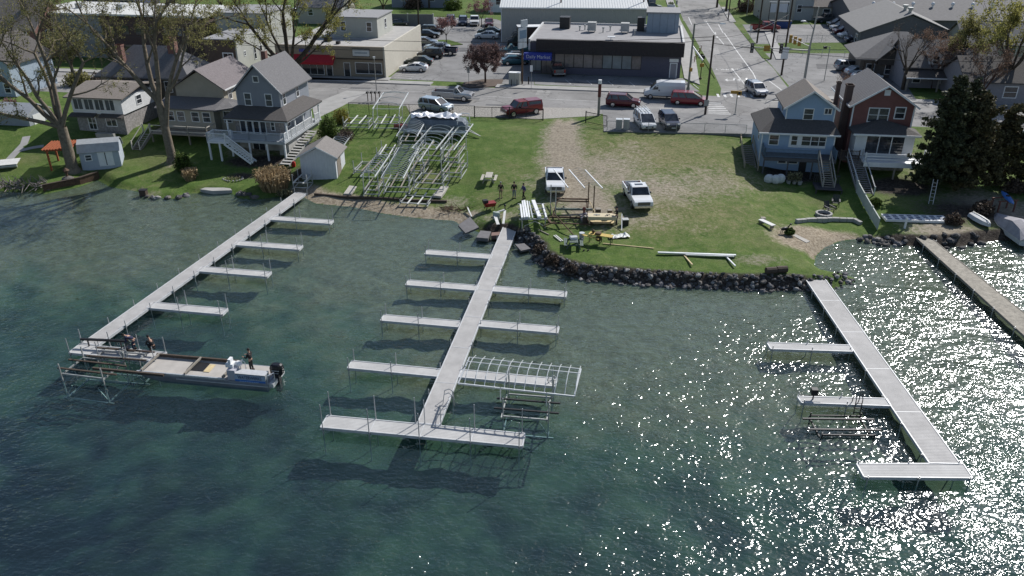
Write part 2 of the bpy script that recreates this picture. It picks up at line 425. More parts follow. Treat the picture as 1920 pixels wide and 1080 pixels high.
# ================================================================ LAKE
def water_mat():
    m = bpy.data.materials.new('lake_water'); m.use_nodes = True
    nt = m.node_tree; N = nt.nodes; L = nt.links; N.clear()
    out = N.new('ShaderNodeOutputMaterial'); geo = N.new('ShaderNodeNewGeometry')
    def layer(scale, rot, stretch, det, rough, dist=0.4):
        mp = N.new('ShaderNodeMapping'); mp.inputs['Rotation'].default_value = (0, 0, rot); mp.inputs['Scale'].default_value = (1, stretch, 1)
        L.new(geo.outputs['Position'], mp.inputs[0])
        n = N.new('ShaderNodeTexNoise'); n.inputs['Scale'].default_value = scale; n.inputs['Detail'].default_value = det
        n.inputs['Roughness'].default_value = rough; n.inputs['Distortion'].default_value = dist
        L.new(mp.outputs[0], n.inputs['Vector']); return n.outputs['Fac']
    def mul(a, k):
        x = N.new('ShaderNodeMath'); x.operation = 'MULTIPLY'; L.new(a, x.inputs[0])
        if isinstance(k, (int, float)): x.inputs[1].default_value = k
        else: L.new(k, x.inputs[1])
        return x.outputs[0]
    def add(a, c):
        x = N.new('ShaderNodeMath'); L.new(a, x.inputs[0]); L.new(c, x.inputs[1]); return x.outputs[0]
    a1 = layer(.5, .5, 1.7, 1, .5); a2 = layer(2.1, .35, 1.6, 1, .5); a3 = layer(4.3, .8, 1.3, 0, .5)
    patch = layer(.09, .3, 1.5, 3, .5)
    pr = N.new('ShaderNodeMapRange'); pr.inputs[1].default_value = .35; pr.inputs[2].default_value = .65
    pr.inputs[3].default_value = .6; pr.inputs[4].default_value = 1.3; L.new(patch, pr.inputs[0])
    sp = N.new('ShaderNodeSeparateXYZ'); L.new(geo.outputs['Position'], sp.inputs[0])
    lee = N.new('ShaderNodeMapRange'); lee.inputs[1].default_value = 82; lee.inputs[2].default_value = 42; lee.inputs[3].default_value = .45; lee.inputs[4].default_value = 1.0; L.new(sp.outputs[1], lee.inputs[0])   # calmer in the lee of the shore
    h = mul(mul(add(add(mul(a1, .22), mul(a2, .106)), mul(a3, .038)), pr.outputs[0]), lee.outputs[0])
    bp = N.new('ShaderNodeBump'); bp.inputs['Strength'].default_value = 1.0; bp.inputs['Distance'].default_value = 1.0
    L.new(h, bp.inputs['Height'])
    fr = N.new('ShaderNodeFresnel'); fr.inputs['IOR'].default_value = 1.40; bs = N.new('ShaderNodeBump'); bs.inputs['Strength'].default_value = 1.0; bs.inputs['Distance'].default_value = 1.0; L.new(h, bs.inputs['Height'])
    L.new(bs.outputs[0], fr.inputs['Normal'])
    gl = N.new('ShaderNodeBsdfGlossy'); gl.inputs['Roughness'].default_value = .12; gl.inputs['Color'].default_value = (.96,.98,1,1)
    L.new(bp.outputs[0], gl.inputs['Normal'])
    tr = N.new('ShaderNodeBsdfTransparent'); tr.inputs['Color'].default_value = (.72,.90,.91,1)
    df = N.new('ShaderNodeBsdfDiffuse'); df.inputs['Color'].default_value = (.055,.10,.115,1)   # fine silt hanging in the water
    sm = N.new('ShaderNodeMixShader'); sm.inputs[0].default_value = .15; L.new(tr.outputs[0], sm.inputs[1]); L.new(df.outputs[0], sm.inputs[2])
    mx = N.new('ShaderNodeMixShader'); bk = N.new('ShaderNodeMix'); bk.data_type = 'FLOAT'; bk.inputs[3].default_value = .06   # light leaving from below: no total reflection
    L.new(geo.outputs['Backfacing'], bk.inputs[0]); L.new(fr.outputs[0], bk.inputs[2]); L.new(bk.outputs[0], mx.inputs[0]); L.new(sm.outputs[0], mx.inputs[1]); L.new(gl.outputs[0], mx.inputs[2])
    L.new(mx.outputs[0], out.inputs['Surface'])
    return m
wm = MB(); wm.add([(-700,-110,0),(700,-110,0),(700,92,0),(-700,92,0)], [(0,1,2,3)])
water = wm.build('water', water_mat()); tag(water, kind='structure')

# ================================================================ STREETS, LOTS, PAVEMENTS
def asphalt_mat(name, col, crack=.5):
    m = bpy.data.materials.new(name); m.use_nodes = True
    nt = m.node_tree; N = nt.nodes; L = nt.links; b = N['Principled BSDF']; b.inputs['Roughness'].default_value = .9
    b.inputs['Specular IOR Level'].default_value = .25
    geo = N.new('ShaderNodeNewGeometry'); pos = geo.outputs['Position']
    n1 = N.new('ShaderNodeTexNoise'); n1.inputs['Scale'].default_value = .22; n1.inputs['Detail'].default_value = 8; n1.inputs['Roughness'].default_value = .7
    n2 = N.new('ShaderNodeTexNoise'); n2.inputs['Scale'].default_value = 9; n2.inputs['Detail'].default_value = 4
    v = N.new('ShaderNodeTexVoronoi'); v.feature = 'DISTANCE_TO_EDGE'; v.inputs['Scale'].default_value = .16
    n3 = N.new('ShaderNodeTexNoise'); n3.inputs['Scale'].default_value = .8; n3.inputs['Detail'].default_value = 4
    vm = N.new('ShaderNodeVectorMath'); vm.operation = 'MULTIPLY_ADD'; vm.inputs[1].default_value = (2.5,2.5,0)
    for n in (n1, n2, n3): L.new(pos, n.inputs['Vector'])
    L.new(n3.outputs['Color'], vm.inputs[0]); L.new(pos, vm.inputs[2]); L.new(vm.outputs[0], v.inputs['Vector'])
    cr = N.new('ShaderNodeMapRange'); cr.inputs[1].default_value = 0; cr.inputs[2].default_value = .014; cr.inputs[3].default_value = 1 - crack; cr.inputs[4].default_value = 1
    L.new(v.outputs['Distance'], cr.inputs[0])
    a = N.new('ShaderNodeMapRange'); a.inputs[1].default_value = .3; a.inputs[2].default_value = .7; a.inputs[3].default_value = .72; a.inputs[4].default_value = 1.28
    L.new(n1.outputs['Fac'], a.inputs[0])
    g = N.new('ShaderNodeMapRange'); g.inputs[1].default_value = .3; g.inputs[2].default_value = .7; g.inputs[3].default_value = .88; g.inputs[4].default_value = 1.12
    L.new(n2.outputs['Fac'], g.inputs[0])
    k = N.new('ShaderNodeMath'); k.operation = 'MULTIPLY'; L.new(a.outputs[0], k.inputs[0]); L.new(g.outputs[0], k.inputs[1])
    k2 = N.new('ShaderNodeMath'); k2.operation = 'MULTIPLY'; L.new(k.outputs[0], k2.inputs[0]); L.new(cr.outputs[0], k2.inputs[1])
    sc = N.new('ShaderNodeVectorMath'); sc.operation = 'SCALE'; sc.inputs[0].default_value = col; L.new(k2.outputs[0], sc.inputs['Scale'])
    L.new(sc.outputs[0], b.inputs['Base Color'])
    return m
asph = asphalt_mat('street_asphalt', (.225,.22,.215))
asph2 = asphalt_mat('lot_asphalt', (.205,.203,.202), .6)
walkm = M('pavement_concrete', (.31,.305,.295), .9, var=.14, scale=.7, bump=.15)
kerbm = M('kerb_concrete', (.29,.285,.28), .9, var=.15, scale=1.2)
paintm = M('road_paint', (.55,.55,.54), .7, var=.3, scale=1.5)
def sheet(name, pts, z0, z1, mat, kind='structure'):
    o = MB().prism([(p[0], p[1]) for p in pts], z0, z1).build(name, mat); return tag(o, kind=kind)
def pz(*pp, z=3.): return [W(a, b, z) for a, b in pp]
A9 = R(-9.0)
ux, uy = Vector((math.cos(A9), math.sin(A9), 0)), Vector((-math.sin(A9), math.cos(A9), 0))
S0 = Vector((-29.7, 124.4, 0))                      # a point of the far kerb line
def SP(a, b): return S0 + ux * a + uy * b           # street frame: a along the street, b across (0 = far kerb)
sheet('main_street', [SP(-150,-12.6), SP(200,-12.6), SP(200,0), SP(-150,0)], 2.6, 3.012, asph)
sheet('side_street', pz((1352,166),(1334,127),(1289,58),(1272,14),(1255,-30),(1325,-30),(1352,14),(1388,58),(1425,104),(1450,128),(1480,168),(1500,196),(1350,182)), 2.7, 3.016, asph)
sheet('shop_parking_lot', pz((728,148),(1002,160),(1000,138),(1022,70),(930,36),(760,30),(776,60),(792,96)), 2.7, 3.02, asph2)
sheet('market_parking_lot', pz((1003,158.5),(1000,138),(1280,147),(1312,172)), 2.7, 3.02, asph2)
sheet('corner_parking_lot', pz((1446,122),(1425,100),(1660,100),(1720,190),(1600,196),(1492,176)), 2.7, 3.008, asph2)
sheet('upper_parking_lot', pz((1392,46),(1640,46),(1650,80),(1416,83)), 2.7, 3.02, asph2)
sheet('kerbside_parking', pz((1130,206),(1440,218),(1440,252),(1132,246)), 2.4, 3.03, asph2)
sheet('gravel_shoulder', pz((760,196),(1120,204),(1126,217),(1000,224),(770,214)), 2.4, 3.03, M('gravel', (.30,.285,.26), .95, var=.3, scale=4, bump=.4))
# raised pavements with kerbs
def walk(name, pts): return sheet(name, pts, 2.7, 3.14, walkm)
walk('pavement', [SP(-150,.16), SP(17.5,.16), SP(17.5,2.0), SP(-150,2.0)])
walk('pavement', [SP(27.5,.16), SP(56.3,.16), SP(57.0,2.1), SP(27.5,2.1)])
walk('pavement', [SP(73,.16), SP(140,.16), SP(140,2.0), SP(73,2.0)])
walk('pavement', pz((505,150),(728,153),(734,146),(724,147),(520,140)))
walk('pavement', pz((1312,160),(1283,148),(1270,80),(1258,30),(1248,0),(1262,0),(1276,40),(1300,84)))
walk('pavement', pz((1433,60),(1445,60),(1475,112),(1455,112)))
walk('pavement', pz((1352,14),(1362,14),(1380,42),(1368,42)))
for a0, a1 in ((-150, 17.5), (27.5, 56.3), (73, 140)):
    sheet('kerb', [SP(a0,0), SP(a1,0), SP(a1,.158), SP(a0,.158)], 2.7, 3.15, kerbm)
verge = M('verge_grass', (.075,.115,.03), .95, var=.35, scale=2.5, bump=.6, spec=.1)
sheet('grass_verge', pz((1300,84),(1276,40),(1283,40),(1334,127),(1340,148)), 2.7, 3.10, verge)
sheet('grass_strip', pz((1450,81),(1640,80),(1660,93),(1452,94)), 2.7, 3.06, verge)
sheet('grass_verge', pz((1388,58),(1398,60),(1418,84),(1446,112),(1430,110)), 2.7, 3.08, verge)
sheet('grass_verge', pz((760,21),(912,26),(912,32),(760,30)), 2.7, 3.06, verge)
sheet('grass_verge', pz((812,86),(838,87),(868,84),(842,76),(815,76)), 2.7, 3.14, verge)
isl = sheet('tree_island', pz((866,161),(870,156),(905,150),(944,150),(940,158),(930,163),(880,166)), 2.7, 3.12, M('island_mulch', (.10,.075,.06), .95, var=.35, scale=4))
# painted markings, 4 mm above the asphalt
def paint_line(pts, w=.13, z=3.0205):
    mb = MB()
    for (a, b), (c2, d2) in zip(pts, pts[1:]):
        p, q = W(a, b, z), W(c2, d2, z); d = (q - p).normalized(); n = Vector((-d.y, d.x, 0)) * w / 2
        mb.add([p - n, p + n, q + n, q - n], [(3, 2, 1, 0)])
    return mb
mk = MB()
def addm(o): mk.add(o.v, o.f)
for pts in ([(1358,62),(1379,92),(1412,137),(1424,162)], [(1324,40),(1336,58),(1358,84)], [(1356,62),(1347,46)], [(1341,60),(1345,72)],
            [(1297,46),(1291,32)], [(1352,171),(1420,174)], [(1372,128),(1398,160)], [(1411,152),(1400,152)], [(1440,150),(1470,172)]):
    addm(paint_line(pts, .16))
for k in range(6):          # crosswalks
    addm(paint_line([(1345 + k * 12.5, 176), (1348 + k * 12.5, 182)], .35))
for k in range(7):
    addm(paint_line([(1328, 193 + k * 3.4), (1352 + k * 3, 193.4 + k * 3.4)], .3))
for k in range(7): addm(paint_line([(1310 + 0*k - 40*k, 166 - 1.5*k), (1300 - 40*k, 158 - 1.5*k)], .1, 3.0245))
for k in range(6): addm(paint_line([(735 + 4*k, 150 - 4*k), (772 + 4*k, 147 - 4.2*k)], .1, 3.0245))
for k in range(4): addm(paint_line([(1012, 176 + 0*k), (1020, 176)], .1))
addm(paint_line([(860,178),(960,183)], .1)); addm(paint_line([(640,166),(800,173)], .1)); addm(paint_line([(1010,185),(1120,190)], .1))
# turn arrows
for (ax, ay) in ((1369, 150), (1392, 150)):
    addm(paint_line([(ax - 9, ay), (ax + 8, ay + .5)], .3)); addm(paint_line([(ax + 7, ay), (ax + 8.5, ay - 4)], .3))
    addm(paint_line([(ax - 9, ay), (ax - 5, ay - 2)], .25)); addm(paint_line([(ax - 9, ay), (ax - 4, ay + 2)], .25))
tag(mk.build('road_markings', paintm), kind='structure')
# road word painted before the turn: ONLY
for k, px in enumerate((1357, 1388)):
    p = W(px, 130, 3.0205)
    t = text('road_markings', 'ONLY', 1.35, paintm, None, (p.x, p.y, p.z), (0, 0, R(176)), .0005, .8)
    tag(t, kind='structure')
sheet('driveway', pz((585,196),(650,170),(690,172),(640,200),(590,224)), 2.4, 3.02, walkm)
sheet('driveway', pz((30,140),(210,152),(216,172),(60,166)), 2.6, 3.02, walkm)
def drape(name, pts, w, mat, lift=.03, step=.5):
    P = [G(a, b) for a, b in pts]; mb = MB(); rows = []
    for k, (p, q) in enumerate(zip(P, P[1:])):
        n = max(1, int((q - p).length / step))
        for i in range(n + (1 if k == len(P) - 2 else 0)):
            c = p.lerp(q, i / n); d = (q - p); d.z = 0; d.normalize(); nn = Vector((-d.y, d.x, 0)) * w / 2
            rows.append([Vector((e.x, e.y, H(e.x, e.y) + lift)) for e in (c - nn, c, c + nn)])
    mb.loft([[*r] for r in rows], cap=False, closed=False)
    o = mb.build(name, mat); return tag(o, kind='structure')
drape('garden_path', [(50,256),(45,270),(24,292),(2,316)], .9, walkm)
drape('garden_path', [(36,283),(62,277),(82,274)], .7, walkm)

# worn and mended asphalt
pm1 = asphalt_mat('asphalt_patch', (.135,.135,.138)); pm2 = asphalt_mat('asphalt_patch_pale', (.285,.28,.27))
for k, (a, b, w_, d_, m_) in enumerate(((6,-4.2,3.2,1.4,pm1),(21,-7.6,5.5,1.1,pm1),(34,-3.4,2.0,2.6,pm2),(47,-8.8,6.5,1.2,pm2),(58,-5.0,2.4,1.6,pm1),(66,-2.6,3.0,1.1,pm2),(78,-7.0,4.5,1.3,pm1),(-9,-6.4,4.2,1.2,pm2),(28,-10.6,7.0,.9,pm1))):
    sheet('asphalt_patch', [SP(a,b), SP(a+w_,b), SP(a+w_,b+d_), SP(a,b+d_)], 2.9, 3.0165, m_)
for k, pts in enumerate((((1300,30),(1316,30),(1322,44),(1305,44)),((1330,90),(1346,90),(1352,104),(1335,104)),((1390,118),(1404,118),(1412,132),(1396,132)))):
    sheet('asphalt_patch', pz(*pts), 2.9, 3.0185, pm1 if k != 1 else pm2)
for pts in (((770,100),(812,100),(806,112),(760,112)),((860,90),(902,90),(905,97),(862,97)),((1040,152),(1120,155),(1122,159),(1040,156)),((1530,120),(1580,120),(1586,129),(1533,129))):
    sheet('asphalt_patch', pz(*pts), 2.9, 3.0235, pm1)

# ================================================================ DOCKS AND WORK BOAT
deckm = M('dock_decking', (.39,.38,.37), .75, var=.16, scale=.9, stripe=('X', .14))
deckm2 = M('dock_decking_pale', (.44,.435,.425), .75, var=.14, scale=.9, stripe=('Y', .14))
frm = M('dock_frame', (.52,.53,.54), .55, .15, var=.15)
postm = M('dock_post', (.42,.43,.44), .45, .5, var=.15)
DZ = .55
def deck_piece(parent, name, quad, nsec, mat, along='x', z=DZ, seams=True, em=None):
    """quad: far-left, far-right, near-right, near-left world points"""
    a, b, c, d = [Vector((p[0], p[1], 0)) for p in quad]
    o = (a + b + c + d) / 4
    rot = ang(a, b) if along == 'x' else ang(d, a) - math.pi / 2
    root = MB(); Mi = Matrix.Rotation(-rot, 3, 'Z')
    L = [Mi @ (p - o) for p in (a, b, c, d)]
    root.prism([(p.x, p.y) for p in L], z - .06, z)
    dk = root.build(name, mat, parent, loc=(o.x, o.y, 0), rz=rot)
    fm = MB()
    def ed(p, q, w=.07):
        fm.bar((p.x, p.y, z - .07), (q.x, q.y, z - .07), w, .2)
    ed(L[0], L[1]); ed(L[2], L[3])
    for p, q in ((L[1], L[2]), (L[3], L[0])): d = (q-p).normalized()*.036; ed(p+d, q-d, .066)
    if seams:
        for k in range(1, nsec):
            t = k / nsec
            if along == 'x': p, q = L[0].lerp(L[1], t), L[3].lerp(L[2], t)
            else: p, q = L[3].lerp(L[0], t), L[2].lerp(L[1], t)
            fm.bar((p.x, p.y, z + .004), (q.x, q.y, z + .004), .05, .012)
    fm.build('edge_frame', em or frm, dk)
    return dk
def posts(parent, pts, h=1.0, z=DZ):
    for p in pts:
        hh = p[2] if len(p) > 2 else h
        mb = MB(); zb = H(p[0], p[1]) - .1
        mb.tube((0,0,zb), (0,0,z + hh), .032, n=6); mb.tube((0,0,z - .2), (0,0,z + .03), .055, n=8)
        mb.build('post', postm, parent, loc=(p[0], p[1], 0))
def pq(*px, z=DZ): return [W(a, b, z) for a, b in px]
def lerp2(a, b, t): return (a[0] + (b[0]-a[0])*t, a[1] + (b[1]-a[1])*t)
def side_posts(q, ts, h=.9, off=.09):
    """posts outside both long edges of a quad"""
    a, b, c, d = q; out = []
    n = (a - d); n.z = 0; n.normalize(); n *= off
    for t in ts:
        p = a.lerp(b, t) + n; out.append((p.x, p.y, h)); p = d.lerp(c, t) - n; out.append((p.x, p.y, h))
    return out
# ---- left dock
ld = thing('dock', 'long grey dock on the shed side with four fingers on one side only', 'dock', (0,0,0), group='roll-in docks')
q = [W(150,648,DZ), W(553,363,DZ), W(571,365,DZ), W(196,641,DZ)]
q = [Vector((-31.35,50.0,0)), Vector((-23.45,81.6,0)), Vector((-22.2,81.2,0)), Vector((-30.1,49.6,0))]
deck_piece(ld, 'walkway', q, 11, deckm, seams=False)
ps = []
for k in range(12):
    t = k / 11
    p = q[0].lerp(q[1], t); ps.append((p.x - .1, p.y, .5)); p = q[3].lerp(q[2], t); ps.append((p.x + .1, p.y, .45))
posts(ld, ps)
FD = Vector((math.cos(R(-9.8)), math.sin(R(-9.8)), 0)); FN = Vector((-FD.y, FD.x, 0))
def finger(parent, st, ln, w=.95, name='finger_pier', mat=deckm2, nsec=2, ph=1.0, ts=(.02,.5,.98)):
    a = Vector((st[0], st[1], 0)); qd = [a, a + FD * ln, a + FD * ln - FN * w, a - FN * w]
    deck_piece(parent, name, qd, nsec, mat, seams=False, z=DZ - .012)
    posts(parent, side_posts(qd, ts, ph))
for st in ((-24.1,74.75), (-25.7,68.55), (-27.1,62.95), (-28.75,56.3)): finger(ld, st, 6.45, ts=(.45,.985), ph=1.25)
qe = pq((137,650),(301,651),(285,668),(139,653)); a0 = W(140,652,DZ)
qe = [a0 + FN * .55, a0 + FN * .55 + FD * 6.9, a0 - FN * .65 + FD * 6.9, a0 - FN * .65]
qe2 = [Vector((p.x, p.y, 0)) for p in qe]
deck_piece(ld, 'end_platform', qe2, 2, deckm2, seams=False, z=DZ - .016)
posts(ld, side_posts(qe2, (.02,.35,.68,.98), 1.2))
# ---- middle dock
md = thing('dock', 'central grey dock with cross pieces and a wide T shaped end', 'dock', (0,0,0), group='roll-in docks')
q = [Vector((-5.88,40.3,0)), Vector((-.8,72.2,0)), Vector((.55,72.0,0)), Vector((-4.5,40.1,0))]
deck_piece(md, 'walkway', q, 7, deckm)
ps = []
for k in range(11):
    p = q[0].lerp(q[1], k / 10); ps.append((p.x - .1, p.y, .35)); p = q[3].lerp(q[2], k / 10); ps.append((p.x + .1, p.y, .3))
ps[0] = (*ps[0][:2], 1.9); ps[1] = (*ps[1][:2], 1.5)
posts(md, ps)
for st in ((-7.75,66.5), (-8.75,60.3), (-9.95,54.25), (-11.25,47.55)): finger(md, st, 6.1 if st[1] > 48 else 6.4, ts=(.02,.5), ph=.9)
for st, ln in (((-1.45,59.15), 6.05), ((-2.4,53.35), 6.05), ((-3.45,46.4), 6.6)): finger(md, st, ln, ts=(.5,.985), ph=.9)
qt = [Vector((-11.65,41.1,0)), Vector((.8,39.25,0)), Vector((.62,38.03,0)), Vector((-11.83,39.88,0))]
deck_piece(md, 'end_platform', qt, 4, deckm2, z=DZ - .016)
posts(md, side_posts(qt, (.015,.25,.5,.75,.985), 1.75))
# loop ladder rail on the side of the dock
mb = MB()
for o in (0, .45):
    mb.path([(-3.75+.07*o/.45*.4, 42.3+o, .3), (-3.8, 42.3+o, 1.2), (-4.05, 42.3+o, 1.42), (-4.35, 42.3+o, 1.3), (-4.45, 42.3+o, .56)], .025, 6)
mb.build('ladder_rail', postm, md)
# ---- right dock
rd = thing('dock', 'pale grey dock in the sun glitter with a short foot and two fingers', 'dock', (0,0,0), group='roll-in docks')
q = [Vector((24.15,36.45,0)), Vector((24.9,61.6,0)), Vector((26.55,61.6,0)), Vector((25.9,36.4,0))]
deck_piece(rd, 'walkway', q, 5, deckm)
ps = []
for k in range(9):
    p = q[0].lerp(q[1], .03 + k / 8.4); ps.append((p.x - .1, p.y, .12)); p = q[3].lerp(q[2], .03 + k / 8.4); ps.append((p.x + .1, p.y, .1))
posts(rd, ps)
for px in (((1438,642),(1593,647),(1599,659),(1445,654)), ((1495,743),(1663,747),(1671,761),(1503,755))):
    qq = [Vector((p.x, p.y, 0)) for p in pq(*px)]
    deck_piece(rd, 'finger_pier', qq, 2, deckm2, seams=False, z=DZ - .012); posts(rd, side_posts(qq, (.02,.5), .3))
qq = [Vector((p.x, p.y, 0)) for p in pq((1606,869),(1806,869),(1824,896),(1620,894))]
deck_piece(rd, 'end_platform', qq, 2, deckm2, seams=False, z=DZ - .016); posts(rd, side_posts(qq, (.03,.5,.97), .15))
# ---- old wooden dock
wd = thing('dock', 'narrow weathered wooden plank dock beside the covered boat', 'dock')
q = [Vector((p.x, p.y, 0)) for p in pq((1703,432),(1723,428),(1990,643),(1990,692))]
a, b, c, d = q
deck_piece(wd, 'walkway', [d, a, b, c], 14, M('dock_planks', (.30,.275,.23), .85, var=.35, scale=3, stripe=('X', .15)), seams=False, em=wood)
ps = []
for k in range(8):
    p = a.lerp(d, .02 + k / 8); ps.append((p.x - .1, p.y, .15)); p = b.lerp(c, .02 + k / 8); ps.append((p.x + .1, p.y, .1))
posts(wd, ps); mb = MB(); mb.tube((0,0,.3), (0,0,1.75), .11, n=8); mb.build('mooring_post', white, wd, loc=(a.x - .3, a.y + .2, 0))

# ---- work barge
A, B = W(258,704,.3), W(503,726,.3)
rb = ang(A, B); BL = (B - A).length
barge = thing('work_boat', 'flat aluminium work barge with a blue sign panel and black outboard', 'boat', (A.x, A.y, 0), rb)
hullm = M('hull_aluminium', (.29,.31,.35), .4, .45, var=.2, scale=1.2)
bdeck = M('barge_deck', (.40,.375,.345), .8, var=.12, scale=1.5)
bw = 2.15
mb = MB()
mb.loft([[(x, y, z) for y, z in ((.12, zb), (bw-.12, zb), (bw, .42), (bw, .55), (0, .55), (0, .42))] for x, zb in ((0,.38),(.9,.02),(1.8,-.18),(BL-.1,-.2),(BL,.0))])
mb.build('hull', hullm, barge)
MB().box(.15, BL-.15, .1, bw-.1, .552, .572).build('deck', bdeck, barge)
mb = MB()
mb.bar((0,.03,.62), (BL*.68,.03,.62), .1, .14); mb.bar((BL*.3,.0,.3), (BL,.0,.3), .05, .06)
for k in range(26): mb.box(.1 + k*.235, .2 + k*.235, -.035, -.02, .56, .68)
mb.build('near_rail', alu, barge)
mb = MB(); mb.bar((.3,bw-.06,.72), (BL*.69,bw-.06,.72), .14, .22); mb.build('far_rail', brownwood, barge)
for k, x in enumerate((.35, BL*.37, BL*.66)):
    mb = MB(); mb.bar((x,.05,.75), (x+.15,bw-.05,.8), .13, .12); mb.build('cross_bar', wood, barge)
mb = MB(); mb.box(BL*.34, BL*.47, .75, bw-.35, .575, .6); mb.build('hatch', black, barge)
MB().box(BL*.475, BL*.52, .7, bw-.5, .575, .61).build('hatch_board', newwood, barge)
mb = MB()
mb.prism([(BL*.70,.05),(BL*.76,.05),(BL*.76,.75),(BL*.70,.75)], .575, 1.35); mb.build('console_front', M('console_lilac', (.42,.42,.46), .5, var=.06), barge)
mb = MB(); mb.add([(BL*.755,.06,.575),(BL*.985,.06,.575),(BL*.985,.06,1.12),(BL*.755,.06,1.12),(BL*.755,.62,.575),(BL*.985,.62,.575),(BL*.985,.62,1.12),(BL*.755,.62,1.12)],
    [(0,1,2,3),(5,4,7,6),(3,2,6,7),(1,5,6,2),(0,3,7,4)]); mb.build('side_console', M('console_grey', (.30,.33,.35), .5, var=.08), barge)
MB().box(BL*.755, BL*.985, .04, .64, 1.123, 1.16).build('console_top', M('console_top_grey', (.46,.47,.48), .5), barge)
MB().box(BL*.755, BL*.982, .028, .046, .42, .70).build('sign_panel', M('sign_blue', (.05,.16,.46), .4, var=.08), barge)
MB().box(BL*.755, BL*.982, .028, .046, .70, 1.06).build('sign_panel', M('sign_pale_blue', (.34,.42,.52), .4, var=.08), barge)
text('sign_lettering', 'WATERWERKS', .36, M('sign_letter_navy', (.012,.02,.07), .5, var=0), barge, (BL*.868, .018, .875), sx=.70)
mb = MB()
for k in range(11): mb.box(BL*.79 + k*.125, BL*.79 + k*.125 + .07, .018, .027, .54, .6)
mb.build('sign_small_print', M('sign_letter_pale', (.35,.5,.75), .5, var=0), barge)
# seat and pale bundle at the helm
mb = MB(); mb.box(BL*.68,BL*.735,.35,.85,1.36,1.62); mb.box(BL*.70,BL*.72,.4,.8,1.62,1.95); mb.tube((BL*.735,.75,1.3),(BL*.775,1.1,1.62),.03); mb.ball((BL*.755,.8,1.45), (.28,.22,.2)); mb.build('helm_seat', white, barge)
mb = MB(); mb.path([(BL*.80,.9,.575),(BL*.80,.9,1.55),(BL*.78,.9,1.65),(BL*.76,.9,1.55),(BL*.76,.9,.575)], .03); mb.build('grab_rail', alu, barge)
mb = MB()
mb.path([(BL*.985,.15,.4),(BL*1.0,.15,1.1),(BL*1.03,.5,1.15),(BL*1.03,.5,.4)], .035); mb.box(BL*.99,BL*1.035,.1,bw-.2,.2,.5); mb.build('transom', alu, barge)
ob = MB()
ob.loft([[(BL+.28+dx*sx, 1.05+dy*sy, z) for dx, dy in ((-.42,-.2),(-.2,-.3),(.25,-.3),(.42,-.15),(.42,.15),(.25,.3),(-.2,.3),(-.42,.2))] for z, sx, sy in ((.65,.7,.75),(.8,1,1),(1.25,1.05,1.02),(1.45,.9,.9),(1.52,.6,.6))])
ob.build('outboard_motor', M('outboard_black', (.012,.012,.015), .25, var=.05), barge, smooth=False)
mb = MB(); mb.box(BL+.12,BL+.42,.85,1.25,-.6,.64); mb.box(BL-.1,BL+.5,.98,1.12,-.5,-.46); mb.build('outboard_leg', black, barge)
mb = MB(); mb.box(BL+.02,BL+.55,.735,.742,1.1,1.16); mb.box(BL+.02,BL+.5,.735,.742,.92,.95); mb.build('outboard_stripe', alu, barge)

# ================================================================ BUILDINGS
class House:
    def __init__(s, name, label, cat, origin, rz, group=None):
        s.root = thing(name, label, cat, (origin[0], origin[1], 0), rz, group)
    def part(s, name, mb, mat, label=None, parent=None):
        o = mb.build(name, mat, parent or s.root)
        if label: o['label'] = label
        return o
    def win(s, face, c, z, w, h, at, mw=.09, div='h', fm=None, name='window', pane=None):
        """face f/b: c along x, plane y=at; face l/r: c along y, plane x=at. z = centre"""
        sg = -1 if face in 'fl' else 1
        def B(mb, u0, u1, z0, z1, d0, d1):
            a, b = sorted((at + sg * d0, at + sg * d1))
            if face in 'fb': mb.box(u0, u1, a, b, z0, z1)
            else: mb.box(a, b, u0, u1, z0, z1)
        mb = MB(); x0, x1, z0, z1 = c - w/2, c + w/2, z - h/2, z + h/2
        B(mb, x0-mw, x0, z0-mw, z1+mw, -.02, .05); B(mb, x1, x1+mw, z0-mw, z1+mw, -.02, .05)
        B(mb, x0, x1, z1, z1+mw, -.02, .05); B(mb, x0, x1, z0-mw, z0, -.02, .06)
        if 'h' in div: B(mb, x0, x1, z-.03, z+.03, -.02, .035)
        if 'v' in div: B(mb, c-.03, c+.03, z0, z1, -.02, .034)
        f = mb.build(name, fm or trim, s.root)
        g = MB(); B(g, x0, x1, z0, z1, -.01, .012); g.build('pane', pane or glass, f)
        return f
def body_gable(mb, x0, x1, y0, y1, z0, ze, zr, axis='y', t=.18):
    if axis == 'y':
        xm = (x0 + x1) / 2; P = [(x0,z0),(x1,z0),(x1,ze),(xm,zr-t),(x0,ze)]
        mb.loft([[(p[0], y, p[1]) for p in P] for y in (y1, y0)])
    else:
        ym = (y0 + y1) / 2; P = [(y0,z0),(y1,z0),(y1,ze),(ym,zr-t),(y0,ze)]
        mb.loft([[(x, p[0], p[1]) for p in P] for x in (x0, x1)])
def roof_gable(mb, x0, x1, y0, y1, ze, zr, axis='y', ov=.4, t=.16, oe=.35):
    if axis == 'y':
        m = (x0+x1)/2; k = (zr-ze)/(m-x0); a, b = x0-ov, x1+ov
        P = [(a, ze-ov*k), (m, zr), (b, ze-ov*k), (b, ze-ov*k-t*.8), (m, zr-t), (a, ze-ov*k-t*.8)]
        P = [(p[0], p[1] + .12) for p in P]
        mb.loft([[(p[0], y, p[1]) for p in P] for y in (y0-oe, y1+oe)])
    else:
        m = (y0+y1)/2; k = (zr-ze)/(m-y0); a, b = y0-ov, y1+ov
        P = [(a, ze-ov*k), (m, zr), (b, ze-ov*k), (b, ze-ov*k-t*.8), (m, zr-t), (a, ze-ov*k-t*.8)]
        P = [(p[0], p[1] + .12) for p in P]
        mb.loft([[(x, p[0], p[1]) for p in P] for x in (x1+oe, x0-oe)])
